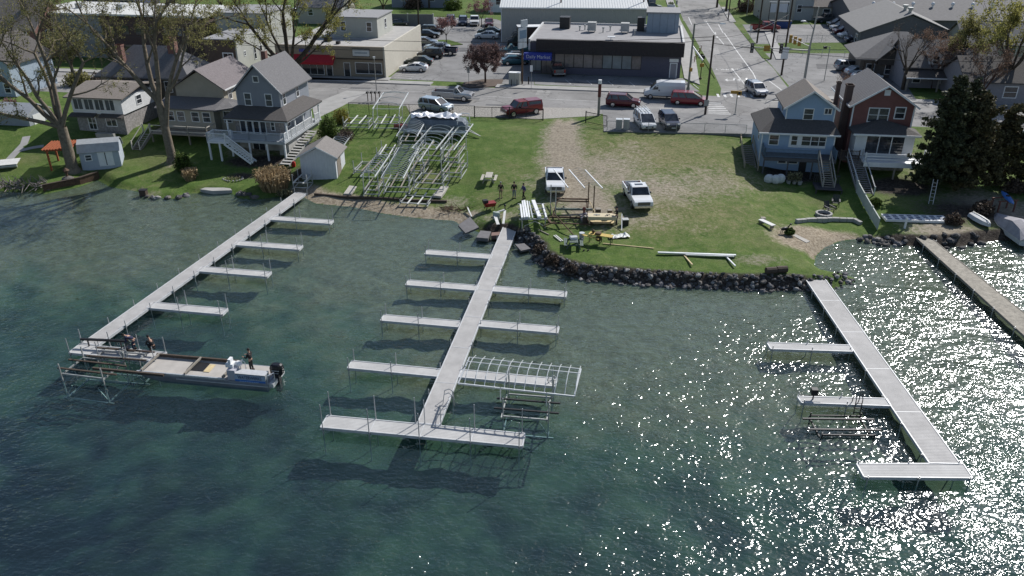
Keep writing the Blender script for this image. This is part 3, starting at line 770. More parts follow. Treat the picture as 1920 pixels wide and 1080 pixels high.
def rake(mb, x0, x1, y, ze, zr, ov=.4, w=.18, d=.05):
    m = (x0+x1)/2; k = (zr-ze)/(m-x0)
    for a, b in (((x0-ov, ze-ov*k), (m, zr)), ((x1+ov, ze-ov*k), (m, zr))):
        mb.bar((a[0], y, a[1]+.03), (b[0], y, b[1]+.03), d, w)
def slab(mb, pts, t=.14):
    up = [Vector(p) for p in pts]; dn = [p - Vector((0,0,t)) for p in up]; n = len(pts)
    mb.add(up + dn, [tuple(range(n)), tuple(range(2*n-1, n-1, -1))] + [(i, n+i, n+(i+1)%n, (i+1)%n) for i in range(n)])
def hip_roof(mb, x0, x1, y0, y1, ze, zr, ov=.35, ridge=None):
    x0 -= ov; x1 += ov; y0 -= ov; y1 += ov
    if ridge is None: ridge = min(x1-x0, y1-y0) / 2
    if x1-x0 >= y1-y0: r0, r1 = (x0+ridge, (y0+y1)/2, zr), (x1-ridge, (y0+y1)/2, zr)
    else: r0, r1 = ((x0+x1)/2, y0+ridge, zr), ((x0+x1)/2, y1-ridge, zr)
    v = [(x0,y0,ze),(x1,y0,ze),(x1,y1,ze),(x0,y1,ze), r0, r1] + [(x0,y0,ze-.15),(x1,y0,ze-.15),(x1,y1,ze-.15),(x0,y1,ze-.15)]
    if x1-x0 >= y1-y0: f = [(0,1,5,4),(1,2,5),(2,3,4,5),(3,0,4)]
    else: f = [(0,1,4),(1,2,5,4),(2,3,5),(3,0,4,5)]
    mb.add(v, f + [(6,7,1,0),(7,8,2,1),(8,9,3,2),(9,6,0,3),(9,8,7,6)])
def railing(mb, pts, h=.95, n_post=True, bal=.14, rails=None):
    for p, q in zip(pts, pts[1:]):
        p, q = Vector(p), Vector(q); up = Vector((0,0,1)); L = (q-p).length
        mb.bar(p+up*h, q+up*h, .09, .06)
        if rails:
            for k in rails: mb.bar(p+up*h*k, q+up*h*k, .05, .12)
        else:
            mb.bar(p+up*.1, q+up*.1, .05, .06)
            for i in range(1, int(L/bal)):
                c = p.lerp(q, i*bal/L); mb.bar(c+up*.1, c+up*(h-.03), .035)
        if n_post:
            for c in (p, q): mb.bar(c, c+up*(h+.12), .12)
def stair(mb, p, q, w, n, side, st=.25):
    """p top, q bottom; side: unit horizontal vector of the width"""
    p, q, side = Vector(p), Vector(q), Vector(side)
    for i in range(n):
        a = p.lerp(q, (i+.5)/n); d = (q-p); d.z = 0; d.normalize()
        mb.bar(a - side*w/2, a + side*w/2, st, .05)
    for s_ in (-1, 1): mb.bar(p + side*s_*w/2 - Vector((0,0,.12)), q + side*s_*w/2 - Vector((0,0,.05)), .06, .25)
shg = M('roof_shingle_grey', (.145,.142,.148), .9, var=.22, scale=6, stripe=('Z', .12))
shd = M('roof_shingle_dark', (.085,.078,.075), .9, var=.25, scale=5, stripe=('Z', .1))
shb = M('roof_shingle_brown', (.20,.175,.155), .9, var=.22, scale=5, stripe=('Z', .1))
bluew = M('siding_blue', (.29,.40,.55), .7, var=.06, scale=1.5, stripe=('Z', .14))
redw = M('siding_red', (.205,.092,.082), .75, var=.1, scale=1.5, stripe=('Z', .14))
greyw = M('siding_grey', (.25,.27,.31), .75, var=.07, scale=1.2, stripe=('Z', .13))
tanw = M('siding_tan', (.42,.39,.33), .75, var=.08, scale=1.2, stripe=('Z', .15))
whitew = M('siding_white', (.70,.71,.72), .7, var=.08, scale=1.2, stripe=('Z', .15))
stonew = M('stone_veneer', (.27,.255,.25), .9, var=.45, scale=4, bump=.8, bscale=5)
brickr = brick_mat('brick_red', (.20,.065,.045), (.15,.05,.038), (.22,.2,.18))
brickd = brick_mat('brick_dark', (.09,.045,.038), (.065,.036,.032), (.10,.09,.085))

# ---- blue house
O = W(1430,246,5.65); h = House('house', 'bright blue two storey lakeside house with dark lower roof and rear deck', 'house', O, R(-8.5))
mb = MB(); mb.box(0, 7.9, 0, 7.6, .2, 5.6); h.part('wall', mb, bluew)
mb = MB(); body_gable(mb, 2.55, 7.75, 1.6, 7.6, 5.55, 8.15, 9.85); h.part('upper_wall', mb, bluew)
mb = MB(); roof_gable(mb, 2.55, 7.75, 1.6, 7.6, 8.15, 9.9); h.part('roof', mb, shb)
mb = MB(); rake(mb, 2.55, 7.75, 1.22, 8.15, 9.9); rake(mb, 2.55, 7.75, 7.98, 8.15, 9.9); mb.box(2.5,2.62,1.54,1.62,5.9,8.1); mb.box(7.68,7.8,1.54,1.62,5.9,8.1); h.part('roof_trim', mb, trim)
mb = MB()
slab(mb, [(-.4,-.45,5.62),(8.3,-.45,5.62),(7.2,1.58,6.75),(1.3,1.58,6.75)]); slab(mb, [(-.4,-.45,5.62),(1.3,1.58,6.75),(1.3,6.5,6.75),(-.4,7.9,5.62)][::1]); slab(mb, [(8.3,-.45,5.62),(8.3,1.9,5.9),(7.75,1.58,6.6),(7.2,1.58,6.75)])
slab(mb, [(1.3,1.58,6.75),(2.55,1.58,6.75),(2.55,6.5,6.75),(1.3,6.5,6.75)])
h.part('porch_roof', mb, shd)
mb = MB(); mb.box(-.42,8.32,-.5,-.42,5.46,5.64); mb.box(-.02,.1,-.03,0,.9,5.45); mb.box(7.8,7.92,-.03,0,.9,5.45); h.part('trim_board', mb, trim)
h.win('f', 4.95, 7.35, .95, 1.15, 1.6); h.win('f', 7.0, 7.75, .7, .55, 1.6, div='v'); h.win('l', 4.2, 7.5, .7, 1.1, 2.55)
h.win('f', 1.35, 4.72, .95, 1.05, 0)
mb = MB(); mb.box(3.0, 7.0, -.035, -.0, 3.95, 5.4); h.part('window_surround', mb, trim)
for x, w in ((3.55,.6), (4.85,.95), (5.75,.85), (6.55,.7)): h.win('f', x, 4.75, w, 1.0, -.035, mw=.05)
h.win('l', 2.0, 4.7, .8, 1.0, 0)
for x, w in ((2.6,.8), (3.7,1.1)): h.win('f', x, 2.55, w, .9, 0)
mb = MB(); mb.box(4.5, 5.3, -.04, 0, 1.0, 3.0); d = h.part('door', mb, dark); mb = MB(); mb.ball((5.2,-.07,2), .04); mb.build('handle', chrome, d)
deckd = M('deck_timber_dark', (.085,.085,.095), .85, var=.2, scale=3, stripe=('X', .14))
mb = MB(); mb.box(.2, 7.9, -2.1, -.0, 3.1, 3.3); mb.box(.2,7.9,-2.16,-2.1,2.95,3.32); h.part('deck', mb, deckd)
for x in (.3, 2.9, 5.5, 7.7): mb = MB(); mb.box(x-.07, x+.07, -2.05, -1.91, .2, 3.1); h.part('deck_post', mb, deckd)
mb = MB(); railing(mb, [(.25,-.1,3.3),(.25,-2.0,3.3),(5.9,-2.0,3.3)], bal=.13); railing(mb, [(7.85,-2.0,3.3),(7.85,-.1,3.3)], bal=.13); h.part('deck_railing', mb, M('rail_blue_grey', (.10,.15,.21), .7, var=.15))
mb = MB(); stair(mb, (6.6,-2.1,3.2), (6.9,-4.9,1.05), 1.15, 12, (1,0,0)); h.part('stair', mb, wood)
mb = MB(); railing(mb, [(6.0,-2.1,3.3),(6.3,-4.9,1.1)], bal=9, n_post=True); railing(mb, [(7.2,-2.1,3.3),(7.5,-4.9,1.1)], bal=9); h.part('stair_rail', mb, M('rail_grey_wood', (.33,.31,.28), .85, var=.2))
mb = MB(); stair(mb, (-1.0,3.6,2.95), (-.85,-1.4,1.35), 1.25, 14, (1,0,0)); h.part('side_stair', mb, wood)
mb = MB(); railing(mb, [(-1.7,4.2,2.95),(-1.65,-1.4,1.4)], bal=9, rails=(.5,)); railing(mb, [(-.3,4.2,2.95),(-.15,-1.4,1.4)], bal=9, rails=(.5,)); h.part('side_stair_rail', mb, M('rail_tan_wood', (.30,.25,.18), .85, var=.2))
mb = MB(); mb.box(7.95, 8.35, 3.6, 4.1, 2.6, 10.6); mb.box(7.9,8.4,3.55,4.15,10.4,10.6); h.part('chimney', mb, brickd)
blue_root = h.root
# side deck between the two houses
h2 = House('side_deck', 'brown timber landing between the blue house and the red house', 'deck', h.root.matrix_basis @ Vector((8.5, -1.0, 0)), R(-8.5))
mb = MB(); mb.box(0, 2.1, 0, 3.5, 3.0, 3.15); h2.part('floor', mb, brownwood)
for x in (.05,1.9):
    for y in (.05,3.3): mb = MB(); mb.box(x, x+.14, y, y+.14, .3, 3.0); h2.part('leg', mb, brownwood)
mb = MB(); railing(mb, [(.05,.05,3.15),(2.0,.05,3.15)], bal=.16); h2.part('railing', mb, brownwood)

# ---- red house
O = W(1612,250,5.8); h = House('house', 'dark red two storey house with white sunroom and white deck', 'house', O, R(-8.0))
mb = MB(); body_gable(mb, -.6, 5.9, 2.2, 11.0, 1.0, 8.5, 10.55); h.part('wall', mb, redw)
mb = MB(); roof_gable(mb, -.6, 5.9, 2.2, 11.0, 8.5, 10.6, ov=.45); h.part('roof', mb, shg)
mb = MB(); rake(mb, -.6, 5.9, 1.8, 8.5, 10.6, ov=.45); mb.box(-.66,-.5,2.13,2.21,5.9,8.4); mb.box(5.8,5.96,2.13,2.21,5.9,8.4); mb.box(-1.12,-.98,1.9,11.3,8.12,8.3); h.part('roof_trim', mb, trim)
for x, w in ((1.65,.95), (2.75,.95)): h.win('f', x, 7.35, w, 1.45, 2.2, mw=.1)
h.win('f', 4.45, 7.65, .95, 1.15, 2.2, mw=.12); h.win('f', 2.7, 9.85, .45, .45, 2.2, div='', pane=trim)
h.win('l', 4.0, 7.3, .8, 1.6, -.6); h.win('l', 7.5, 7.3, .8, 1.6, -.6); h.win('l', 4.6, 4.4, .8, 1.6, -.6)
mb = MB(); mb.box(0, 5.9, 0, 2.16, 3.3, 5.75); mb.box(-.3,0,.0,2.16,3.3,5.75); h.part('sunroom_wall', mb, whitew)
mb = MB()
slab(mb, [(-.75,-.4,5.85),(6.4,-.4,5.85),(5.0,1.3,6.4),(2.6,2.15,6.95)][:3] + [(2.6,2.15,6.95)]); slab(mb, [(-.75,-.4,5.85),(2.6,2.15,6.95),(-.75,2.15,5.95)]); slab(mb, [(6.4,-.4,5.85),(6.4,2.15,5.95),(2.6,2.15,6.95),(5.0,1.3,6.4)])
h.part('sunroom_roof', mb, shd)
mb = MB(); mb.box(-.75,6.4,-.46,-.4,5.66,5.86); h.part('trim_board', mb, trim)
for x, w in ((1.5,1.25), (2.85,1.25), (4.2,1.25)): h.win('f', x, 4.6, w, 1.95, 0, div='', mw=.07)
mb = MB(); mb.box(.4, 7.3, -2.2, -.02, 3.05, 3.25); mb.box(.4,7.3,-2.28,-2.2,2.75,3.27); h.part('deck', mb, white)
mb = MB(); railing(mb, [(.5,-2.15,3.25),(7.2,-2.15,3.25)], rails=(.35,.68)); railing(mb, [(7.2,-2.15,3.25),(7.2,-.1,3.25)], rails=(.35,.68)); h.part('deck_railing', mb, white)
for x in (.6, 3.8, 7.1): mb = MB(); mb.box(x-.08, x+.08, -2.1, -1.94, .2, 3.05); h.part('deck_post', mb, wood)
mb = MB(); mb.box(.3, 5.6, .6, 2.1, .2, 3.04); h.part('lower_wall', mb, stonew)
mb = MB(); stair(mb, (-.3,-1.0,3.2), (.0,-6.5,.85), 1.5, 17, (1,0,0), .3); mb.box(-1.1,.38,-1.0,0,3.1,3.2); h.part('stair', mb, M('stair_grey', (.20,.19,.185), .85, var=.2))
mb = MB()
for s_ in (-.78, .78): railing(mb, [(-.3+s_,-1.0,3.25),(0+s_,-6.5,.9)], bal=9, n_post=True)
h.part('stair_rail', mb, M('rail_pale', (.45,.45,.45), .8, var=.15))
mb = MB(); mb.box(-1.3, -.62, 3.4, 4.3, 2.4, 10.3); mb.box(-1.36,-.56,3.34,4.36,10.1,10.3); h.part('chimney', mb, brickd)
mb = MB(); mb.box(5.95,6.05,2.4,2.5,3,8.1); h.part('downpipe', mb, trim)

# ---- grey house with wrap-around porch
O = W(426,219,6.0); h = House('house', 'grey gabled house with wrap around porch and white deck stair', 'house', O, R(-11.0))
mb = MB(); body_gable(mb, .35, 5.8, 2.3, 10.2, 1.0, 8.85, 11.6); h.part('wall', mb, greyw)
mb = MB(); roof_gable(mb, .35, 5.8, 2.3, 10.2, 8.85, 11.65, ov=.45); h.part('roof', mb, shg)
mb = MB(); rake(mb, .35, 5.8, 1.9, 8.85, 11.65, ov=.45, w=.14); mb.box(.28,.42,2.24,2.31,6.6,8.7); mb.box(5.73,5.87,2.24,2.31,6.6,8.7); h.part('roof_trim', mb, M('grey_trim', (.40,.41,.43), .6, var=.05))
h.win('f', 1.7, 7.6, .75, 1.35, 2.3); h.win('f', 4.35, 7.6, .75, 1.35, 2.3); h.win('f', 3.05, 10.0, .6, .6, 2.3, div='')
h.win('r', 3.3, 7.7, .7, 1.5, 5.8); h.win('r', 7.0, 7.7, .7, 1.3, 5.8)
mb = MB()
slab(mb, [(-.35,-.45,5.98),(7.75,-.45,5.98),(5.9,2.28,6.85),(.3,2.28,6.85)]); slab(mb, [(7.75,-.45,5.98),(7.75,9.6,5.98),(5.82,8.4,6.85),(5.82,2.28,6.85)]); slab(mb, [(-.35,-.45,5.98),(.3,2.28,6.85),(.3,4,6.85),(-.35,4,5.98)])
slab(mb, [(7.75,9.6,5.98),(5.82,10.2,5.98),(5.82,8.4,6.85)])
h.part('porch_roof', mb, shd)
mb = MB(); mb.box(-.3,7.7,-.4,-.28,5.72,5.86); mb.box(7.56,7.7,-.28,9.5,5.72,5.86); h.part('porch_beam', mb, M('porch_trim', (.50,.52,.55), .6, var=.06))
for i, (x, y) in enumerate([(0,-.2),(7.4,-.2),(7.4,2.1),(7.4,4.4),(7.4,6.7),(7.4,9.0)]):
    mb = MB(); mb.box(x-.08,x+.08,y-.08,y+.08,3.75,5.7); h.part('porch_post', mb, trim)
mb = MB(); mb.box(.3, 5.9, 1.0, 2.26, 3.72, 6.2); h.part('porch_wall', mb, stonew)
for x in (1.3, 2.15, 3.0, 3.85): h.win('f', x, 4.75, .62, 1.75, 1.0, div='', mw=.1, name='patio_door')
h.win('f', 5.1, 4.9, .4, 1.0, 1.0); h.win('r', 3.5, 4.9, .8, 1.2, 5.9)
mb = MB(); mb.box(-.4, 7.55, -1.3, 1.0, 3.5, 3.72); mb.box(5.95,7.55,1.0,9.3,3.5,3.72); mb.box(-.4,7.55,-1.36,-1.3,3.42,3.74); h.part('porch_floor', mb, M('porch_floor_grey', (.36,.38,.40), .7, var=.08))
mb = MB(); mb.box(5.95,7.2,.2,9.2,1.0,3.48); mb.box(.4,5.9,1.2,2.2,1,3.48); h.part('foundation', mb, M('foundation', (.36,.35,.33), .9, var=.2, scale=1))
mb = MB(); railing(mb, [(1.0,-1.2,3.72),(3.1,-1.2,3.72),(5.2,-1.2,3.72),(7.45,-1.2,3.72)], bal=.12); h.part('deck_railing', mb, M('rail_white_front', (.42,.46,.52), .6, var=.05))
mb = MB()
for y0_, y1_ in ((-1.2,.8),(.8,2.1),(2.1,4.4),(4.4,6.7),(7.6,9.1)): railing(mb, [(7.42,y0_,3.72),(7.42,y1_,3.72)], bal=.12)
h.part('side_railing', mb, white)
mb = MB(); mb.box(-1.6, .75, -2.5, -.9, 3.5, 3.7); stair(mb, (.6,-2.0,3.6), (4.0,-2.6,1.55), 1.0, 11, (.17,.98,0)); h.part('stair', mb, white)
mb = MB(); railing(mb, [(.75,-2.5,3.7),(4.1,-3.1,1.6)], bal=.13); railing(mb, [(-1.55,-2.45,3.7),(.75,-2.45,3.7)], bal=.13); railing(mb, [(-1.55,-2.45,3.7),(-1.55,-1.0,3.7),(.7,-1.0,3.7)], bal=.13); h.part('stair_railing', mb, white)
for x, y in ((-1.45,-2.4),(-.1,-2.4),(.6,-1.0),(3.0,-1.2),(5.2,-1.2),(7.4,-1.2)):
    mb = MB(); mb.box(x-.09,x+.09,y-.09,y+.09,H(O.x+x, O.y+y)-.3,3.5); h.part('deck_post', mb, white)
h.win('f', 2.9, 2.4, 1.5, 1.5, 1.2, div='v'); h.win('r', 3.0, 2.6, .8, .5, 7.2, div='')
mb = MB(); stair(mb, (8.0,5.2,3.4), (7.9,-2.8,1.5), 1.2, 13, (1,0,0), .45); h.part('garden_stair', mb, concrete)
mb = MB(); mb.box(1.6,2.2,7,7.6,10,12.3); h.part('chimney', mb, brickr)

# ---- tan house left of it
O = W(285,238,3.9); h = House('house', 'tan sided house with low front deck behind the second big tree', 'house', O, R(-10))
mb = MB(); mb.box(.3, 7.4, 1.8, 7.5, 1.5, 5.9); h.part('wall', mb, tanw)
mb = MB(); slab(mb, [(-.1,1.3,5.95),(7.9,1.3,5.95),(7.9,4.4,6.7),(-.1,4.4,6.7)]); slab(mb, [(7.9,1.3,5.95),(9.6,3.0,5.95),(9.6,6,6.0),(7.9,4.4,6.7)]); h.part('porch_roof', mb, shg)
mb = MB(); body_gable(mb, 1.2, 7.6, 4.5, 13.0, 4, 7.9, 9.9); h.part('upper_wall', mb, tanw)
mb = MB(); roof_gable(mb, 1.2, 7.6, 4.5, 13.0, 7.9, 10.0); h.part('roof', mb, M('roof_shingle_mauve', (.17,.15,.155), .9, var=.25, scale=5, stripe=('Z', .1)))
mb = MB(); mb.box(7.98,8.08,4.2,13.3,7.62,7.78); h.part('gutter', mb, trim)
h.win('r', 6.0, 6.9, .8, 1.3, 7.6); h.win('r', 9.3, 6.9, .5, .8, 7.6); h.win('r', 11.5, 7, .8, 1.1, 7.6)
for x in (1.6, 3.0, 4.9, 6.4): h.win('f', x, 4.9, .9, 1.1, 1.8)
mb = MB(); mb.box(7.42,9.3,3.2,7.4,1.8,5.8); h.part('side_wall', mb, tanw)
h.win('f', 8.4, 4.7, .9, 1.3, 3.2)
mb = MB(); mb.box(0, 7.6, -.6, 1.75, 3.2, 3.35); h.part('deck', mb, wood)
mb = MB(); railing(mb, [(0,-.55,3.35),(2.4,-.55,3.35),(5.0,-.55,3.35),(7.5,-.55,3.35),(7.5,1.6,3.35)], bal=9, rails=(.3,)); h.part('deck_railing', mb, M('rail_cream', (.50,.47,.42), .8, var=.15))
for x in (.1, 2.5, 5.0, 7.5): mb = MB(); mb.box(x-.08,x+.08,-.5,-.34,1.0,3.2); h.part('deck_post', mb, wood)
mb = MB(); stair(mb, (-.5,-.4,3.2), (-.9,-2.6,1.7), 1.0, 8, (1,0,0)); h.part('stair', mb, wood)
mb = MB(); railing(mb, [(-1.0,-.4,3.35),(-1.4,-2.6,1.8)], bal=9); railing(mb, [(0,-.4,3.35),(-.4,-2.6,1.8)], bal=9); h.part('stair_rail', mb, M('rail_cream', (.5,.47,.42)))

# ---- white and stone house on the left
O = W(150,244,2.9); h = House('house', 'white house with a row of upper windows over a stone lower floor', 'house', O, R(-9))
mb = MB(); mb.box(0, 6.4, 0, 8, 1.5, 5.1); h.part('lower_wall', mb, stonew)
mb = MB(); mb.box(-.15, 6.55, -.15, 8, 5.1, 7.1); h.part('wall', mb, whitew)
mb = MB(); slab(mb, [(-.7,-.7,7.2),(7.1,-.7,7.2),(7.1,4.2,8.1),(-.7,4.2,8.1)]); slab(mb, [(-.7,4.2,8.1),(7.1,4.2,8.1),(7.1,8.6,7.3),(-.7,8.6,7.3)]); h.part('roof', mb, shb)
mb = MB(); slab(mb, [(-.4,-1.0,4.95),(3.0,-1.0,4.95),(3.0,-.16,5.2),(-.4,-.16,5.2)]); slab(mb, [(3.6,-.9,4.95),(6.7,-.9,4.95),(6.7,-.16,5.2),(3.6,-.16,5.2)]); h.part('pent_roof', mb, shd)
for x in (.75, 2.2, 3.6, 5.0): h.win('f', x, 6.25, 1.15, 1.25, -.15, div='v', mw=.08)
h.win('f', 2.0, 3.9, .95, 1.5, 0, div='hv', name='door'); h.win('f', 4.6, 4.1, 1.3, .9, 0, div='v')
h.win('r', 3.5, 6.2, 1.0, 1.0, 6.55)
mb = MB(); mb.box(3.2, 5.6, -1.6, -1.1, 2.6, 3.1); h.part('planter', mb, concrete)

# ---- big hip-roofed house behind
O = W(158,140,6.9); O = Vector((-54.5, 106.5, 0)); h = House('house', 'large grey hip roofed house with brick chimney between bushes', 'house', O, R(-9))
mb = MB(); mb.box(0, 12.5, 0, 7, 2.9, 7.8); h.part('wall', mb, M('siding_dark_brown', (.15,.135,.12), .8, var=.15, stripe=('Z',.15)))
mb = MB(); hip_roof(mb, 0, 12.5, 0, 7, 7.8, 11.2, .5); h.part('roof', mb, shg)
for x in (1.5, 4.8, 6.8, 9.6, 11.2): h.win('f', x, 6.6, .9, 1.3, 0)
mb = MB(); mb.box(2.6, 3.3, .9, 1.6, 7.8, 11.6); mb.box(2.55,3.35,.85,1.65,11.4,11.6); h.part('chimney', mb, brickr)
mb = MB(); mb.box(8.9, 9.9, 2.5, 3.4, 8, 12.4); h.part('chimney', mb, brickr)

# ---- pale blue house at the left frame edge
O = W(33,182,3.0); h = House('house', 'pale blue grey house cut by the left picture edge', 'house', (O.x - 9, O.y + 1.4), R(-9))
mb = MB(); body_gable(mb, 0, 9, 0, 9, 2.4, 7.7, 10.6); h.part('wall', mb, M('siding_pale_blue', (.33,.40,.48), .7, var=.07, stripe=('Z',.14)))
mb = MB(); roof_gable(mb, 0, 9, 0, 9, 7.7, 10.7); h.part('roof', mb, shd)
for x, z in ((4.0,7.0),(7.2,7.0),(5.6,4.2),(7.9,4.2),(3,4.2)): h.win('f', x, z, .85, 1.2, 0, mw=.12)
mb = MB(); mb.box(8.92,9.02,-.04,0,2.6,7.6); h.part('corner_board', mb, trim)

# ---- brick house further left behind
h = House('house', 'red brick house with dark gabled roof and white chimney trim', 'house', W(0,112,3.0), R(-9))
mb = MB(); body_gable(mb, -6, 8.2, 0, 10, 2.6, 8.4, 12.0, 'x'); h.part('wall', mb, brickr)
mb = MB(); roof_gable(mb, -6, 8.2, 0, 10, 8.4, 12.1, 'x', ov=.5); h.part('roof', mb, shb)
for x, z in ((-2,7),(2,7),(6,7.2),(2,4.4),(6,4.4)): h.win('f', x, z, 1.0, 1.5, 0)
h.win('r', 3, 7, 1, 1.4, 8.2); mb = MB(); mb.box(4.2,5,3,3.8,10,13.2); h.part('chimney', mb, dark)

# ---- long flat-roofed block across the street
O = W(70,104,3.0); E_ = W(392,116,3.0); h = House('apartment_block', 'long dark brick block with white flat roof seen through bare trees', 'building', O, ang(O, E_)); Lw = (E_-O).length
mb = MB(); mb.box(0, Lw*.42, 0, 13, 2.5, 10.2); h.part('grey_wall', mb, M('render_grey', (.22,.23,.23), .8, var=.12))
mb = MB(); mb.box(Lw*.42+.01, Lw, .4, 13, 2.5, 9.9); h.part('wall', mb, brickd)
mb = MB(); mb.box(-.4, Lw+.4, -.4, 13.4, 10.21, 10.5); h.part('roof', mb, M('roof_membrane_white', (.55,.55,.53), .8, var=.12, scale=.5))
for x in (6, 14, 22): mb = MB(); mb.box(x, x+1.2, 5, 6.2, 10.5, 11.3); h.part('roof_vent', mb, alud)
for k in range(6):
    for z in (4.6, 7.8): h.win('f', Lw*.47 + k*2.6, z, 1.3, 1.4, .4, fm=M('frame_brown', (.1,.07,.05)))
# ---- pale block with brown front
O = W(392,142,3.0); E_ = W(447,146,3.0); h = House('commercial_building', 'pale rendered building with brown front and large white framed window', 'building', O, R(-9)); Lw = (E_-O).length
pale = M('render_pale', (.40,.405,.37), .85, var=.1, scale=.7)
mb = MB(); mb.box(0, Lw-.25, 0.02, 12, 2.5, 8.6); h.part('front_wall', mb, M('clad_brown', (.105,.075,.06), .8, var=.15, stripe=('Z', .2)))
mb = MB(); mb.box(Lw-.25, Lw, 0, 14, 2.5, 8.9); h.part('side_wall', mb, pale)
mb = MB(); mb.box(-4, Lw-.01, 12.01, 22, 2.5, 10.8); h.part('rear_block', mb, pale)
mb = MB(); mb.box(-.1, Lw-.26, -.1, 12, 8.6, 8.75); mb.box(-4.1,Lw+.1,11.9,22.1,10.8,10.95); h.part('roof', mb, M('roof_felt', (.26,.26,.265), .9, var=.15))
h.win('f', Lw-1.6, 5.6, 1.5, 1.9, .02, div='v', mw=.16); h.win('r', 2.5, 6.2, .5, .6, Lw); h.win('r', 6.0, 5.6, .7, 1.8, Lw); h.win('r', 8.2, 5.4, .9, 2.0, Lw); h.win('r', 10.0, 6.0, .6, 1.2, Lw)

# ---- shop strip with red awning
O = W(523,140,3.0); E_ = W(724,147,3.0); rz = ang(O, E_); Lw = (E_-O).length
h = House('shop_building', 'low beige shop row with red awning and white sign box', 'building', O, rz)
beige = M('stucco_beige', (.30,.255,.20), .85, var=.08); creamw = M('block_cream', (.52,.49,.42), .85, var=.07, stripe=('Z', .2))
TZ = 7.75
mb = MB(); mb.box(0, Lw-.22, 0.4, 22, 2.5, 7.3); h.part('wall', mb, beige)
mb = MB(); mb.box(-.1, Lw-.22, 0, .38, 5.95, TZ); h.part('fascia', mb, beige)
mb = MB(); mb.box(Lw-.2, Lw+.05, -.05, 22, 2.5, TZ+.05); h.part('side_wall', mb, creamw)
mb = MB(); mb.box(0, Lw-.22, .4, 22, 7.3, 7.45); h.part('roof', mb, M('roof_gravel', (.36,.35,.335), .9, var=.15, scale=.8))
mb = MB(); mb.box(Lw*.35, Lw*.78, 9.5, 18, 7.46, 10.6); h.part('upper_storey', mb, pale)
mb = MB(); mb.box(Lw*.34, Lw*.79, 9.3, 18.2, 10.6, 10.75); h.part('upper_roof', mb, M('roof_felt', (.26,.26,.265)))
h.win('f', Lw*.7, 9.2, .8, 1.4, 9.5); h.win('f', Lw*.45, 9.2, .8, 1.4, 9.5); h.win('r', 14, 9.2, .8, 1.4, Lw*.78)
mb = MB(); P = [(-1.1,5.0),(-1.1,5.35),(-.02,6.35),(-.02,5.9)]
mb.loft([[(x, p[0], p[1]) for p in P] for x in (-.1, Lw*.545)]); h.part('awning', mb, M('awning_red', (.40,.018,.03), .7, var=.08))
mb = MB(); mb.box(Lw*.56, Lw-.25, -.16, -.01, 5.78, 5.95); h.part('dark_eave', mb, brownwood)
mb = MB(); mb.box(Lw*.715, Lw*.865, -.2, -.01, 6.35, 7.35); sg = h.part('sign_box', mb, M('sign_face', (.55,.58,.60), .4, var=.05))
mb = MB(); [mb.box(Lw*.715-.06, Lw*.865+.06, -.22, -.012, a, b) for a, b in ((6.28,6.349),(7.351,7.42))]; mb.build('sign_frame', dark, sg)
mb = MB(); [mb.box(Lw*.735+k*.17, Lw*.735+k*.17+.11, -.212, -.201, 6.72, 6.95) for k in range(12)]; mb.build('sign_marks', M('sign_grey_marks', (.2,.25,.3)), sg)
mb = MB(); [mb.box(Lw*.22+k*.26, Lw*.22+k*.26+.18, -.05, -.002, 6.7, 7.15) for k in range(7)]; h.part('wall_lettering', mb, M('letter_blue', (.06,.08,.42), .5))
gs = M('shop_glass', (.045,.05,.055), .08, var=.3, scale=.6, spec=.8)
h.win('f', Lw*.22, 4.3, 2.6, 2.2, .4, div='v', pane=gs); h.win('f', Lw*.36, 4.3, 2.2, 2.2, .4, div='v', pane=gs)
h.win('f', Lw*.475, 4.05, .9, 2.1, .4, div='', name='door', pane=gs); h.win('f', Lw*.64, 4.05, .9, 2.1, .4, div='', name='door', pane=gs)
h.win('f', Lw*.84, 4.4, 4.2, 1.6, .4, div='v', pane=gs)
mb = MB(); mb.box(Lw*.35, Lw*.41, 5, 6, 7.46, 8.2); h.part('roof_unit', mb, dark); mb = MB(); mb.box(Lw*.5, Lw*.53, 3, 3.8, 7.46, 7.9); h.part('roof_unit', mb, dark)

# ---- market
O = W(990,138,3.0); E_ = W(1278,148,3.0); rz = ang(O, E_); Lw = (E_-O).length
h = House('market_building', 'wide brown market with dark fascia and long row of display windows', 'building', O, rz)
bb = brick_mat('brick_brown', (.088,.085,.125), (.07,.07,.105), (.12,.12,.15))
mb = MB(); mb.box(.3, Lw-.3, .5, 17.5, 2.5, 7.9); h.part('wall', mb, bb)
mb = MB(); mb.box(1.3, Lw, -.35, .48, 6.35, 8.45); h.part('fascia', mb, M('fascia_black', (.034,.029,.031), .8, var=.15, stripe=('X', .3)))
mb = MB(); mb.box(.0, .29, .2, 17.6, 6.6, 8.4); mb.box(Lw-.29, Lw+.02, .49, 17.6, 6.6, 8.4); mb.box(.3,Lw-.3,17.51,17.75,7,8.4); h.part('parapet', mb, M('parapet_white', (.5,.5,.5), .7))
mb = MB(); mb.box(.3, Lw-.3, .5, 17.5, 7.9, 8.1); h.part('roof', mb, M('market_roof', (.265,.26,.265), .9, var=.14, scale=.5))
mb = MB(); mb.box(-.5, 3.9, -1.5, -.4, 5.45, 6.5); aw = h.part('awning', mb, M('awning_blue', (.025,.045,.30), .7, var=.08))
text('awning_lettering', 'Daily Market', .78, M('letter_pale', (.5,.52,.62), .6, var=0), aw, (1.8, -1.512, 5.95), sx=.95)
gm1 = M('market_glass', (.15,.135,.14), .12, var=.5, scale=.5, spec=.6); gm2 = M('market_glass_blind', (.20,.23,.25), .3, var=.25, scale=.5)
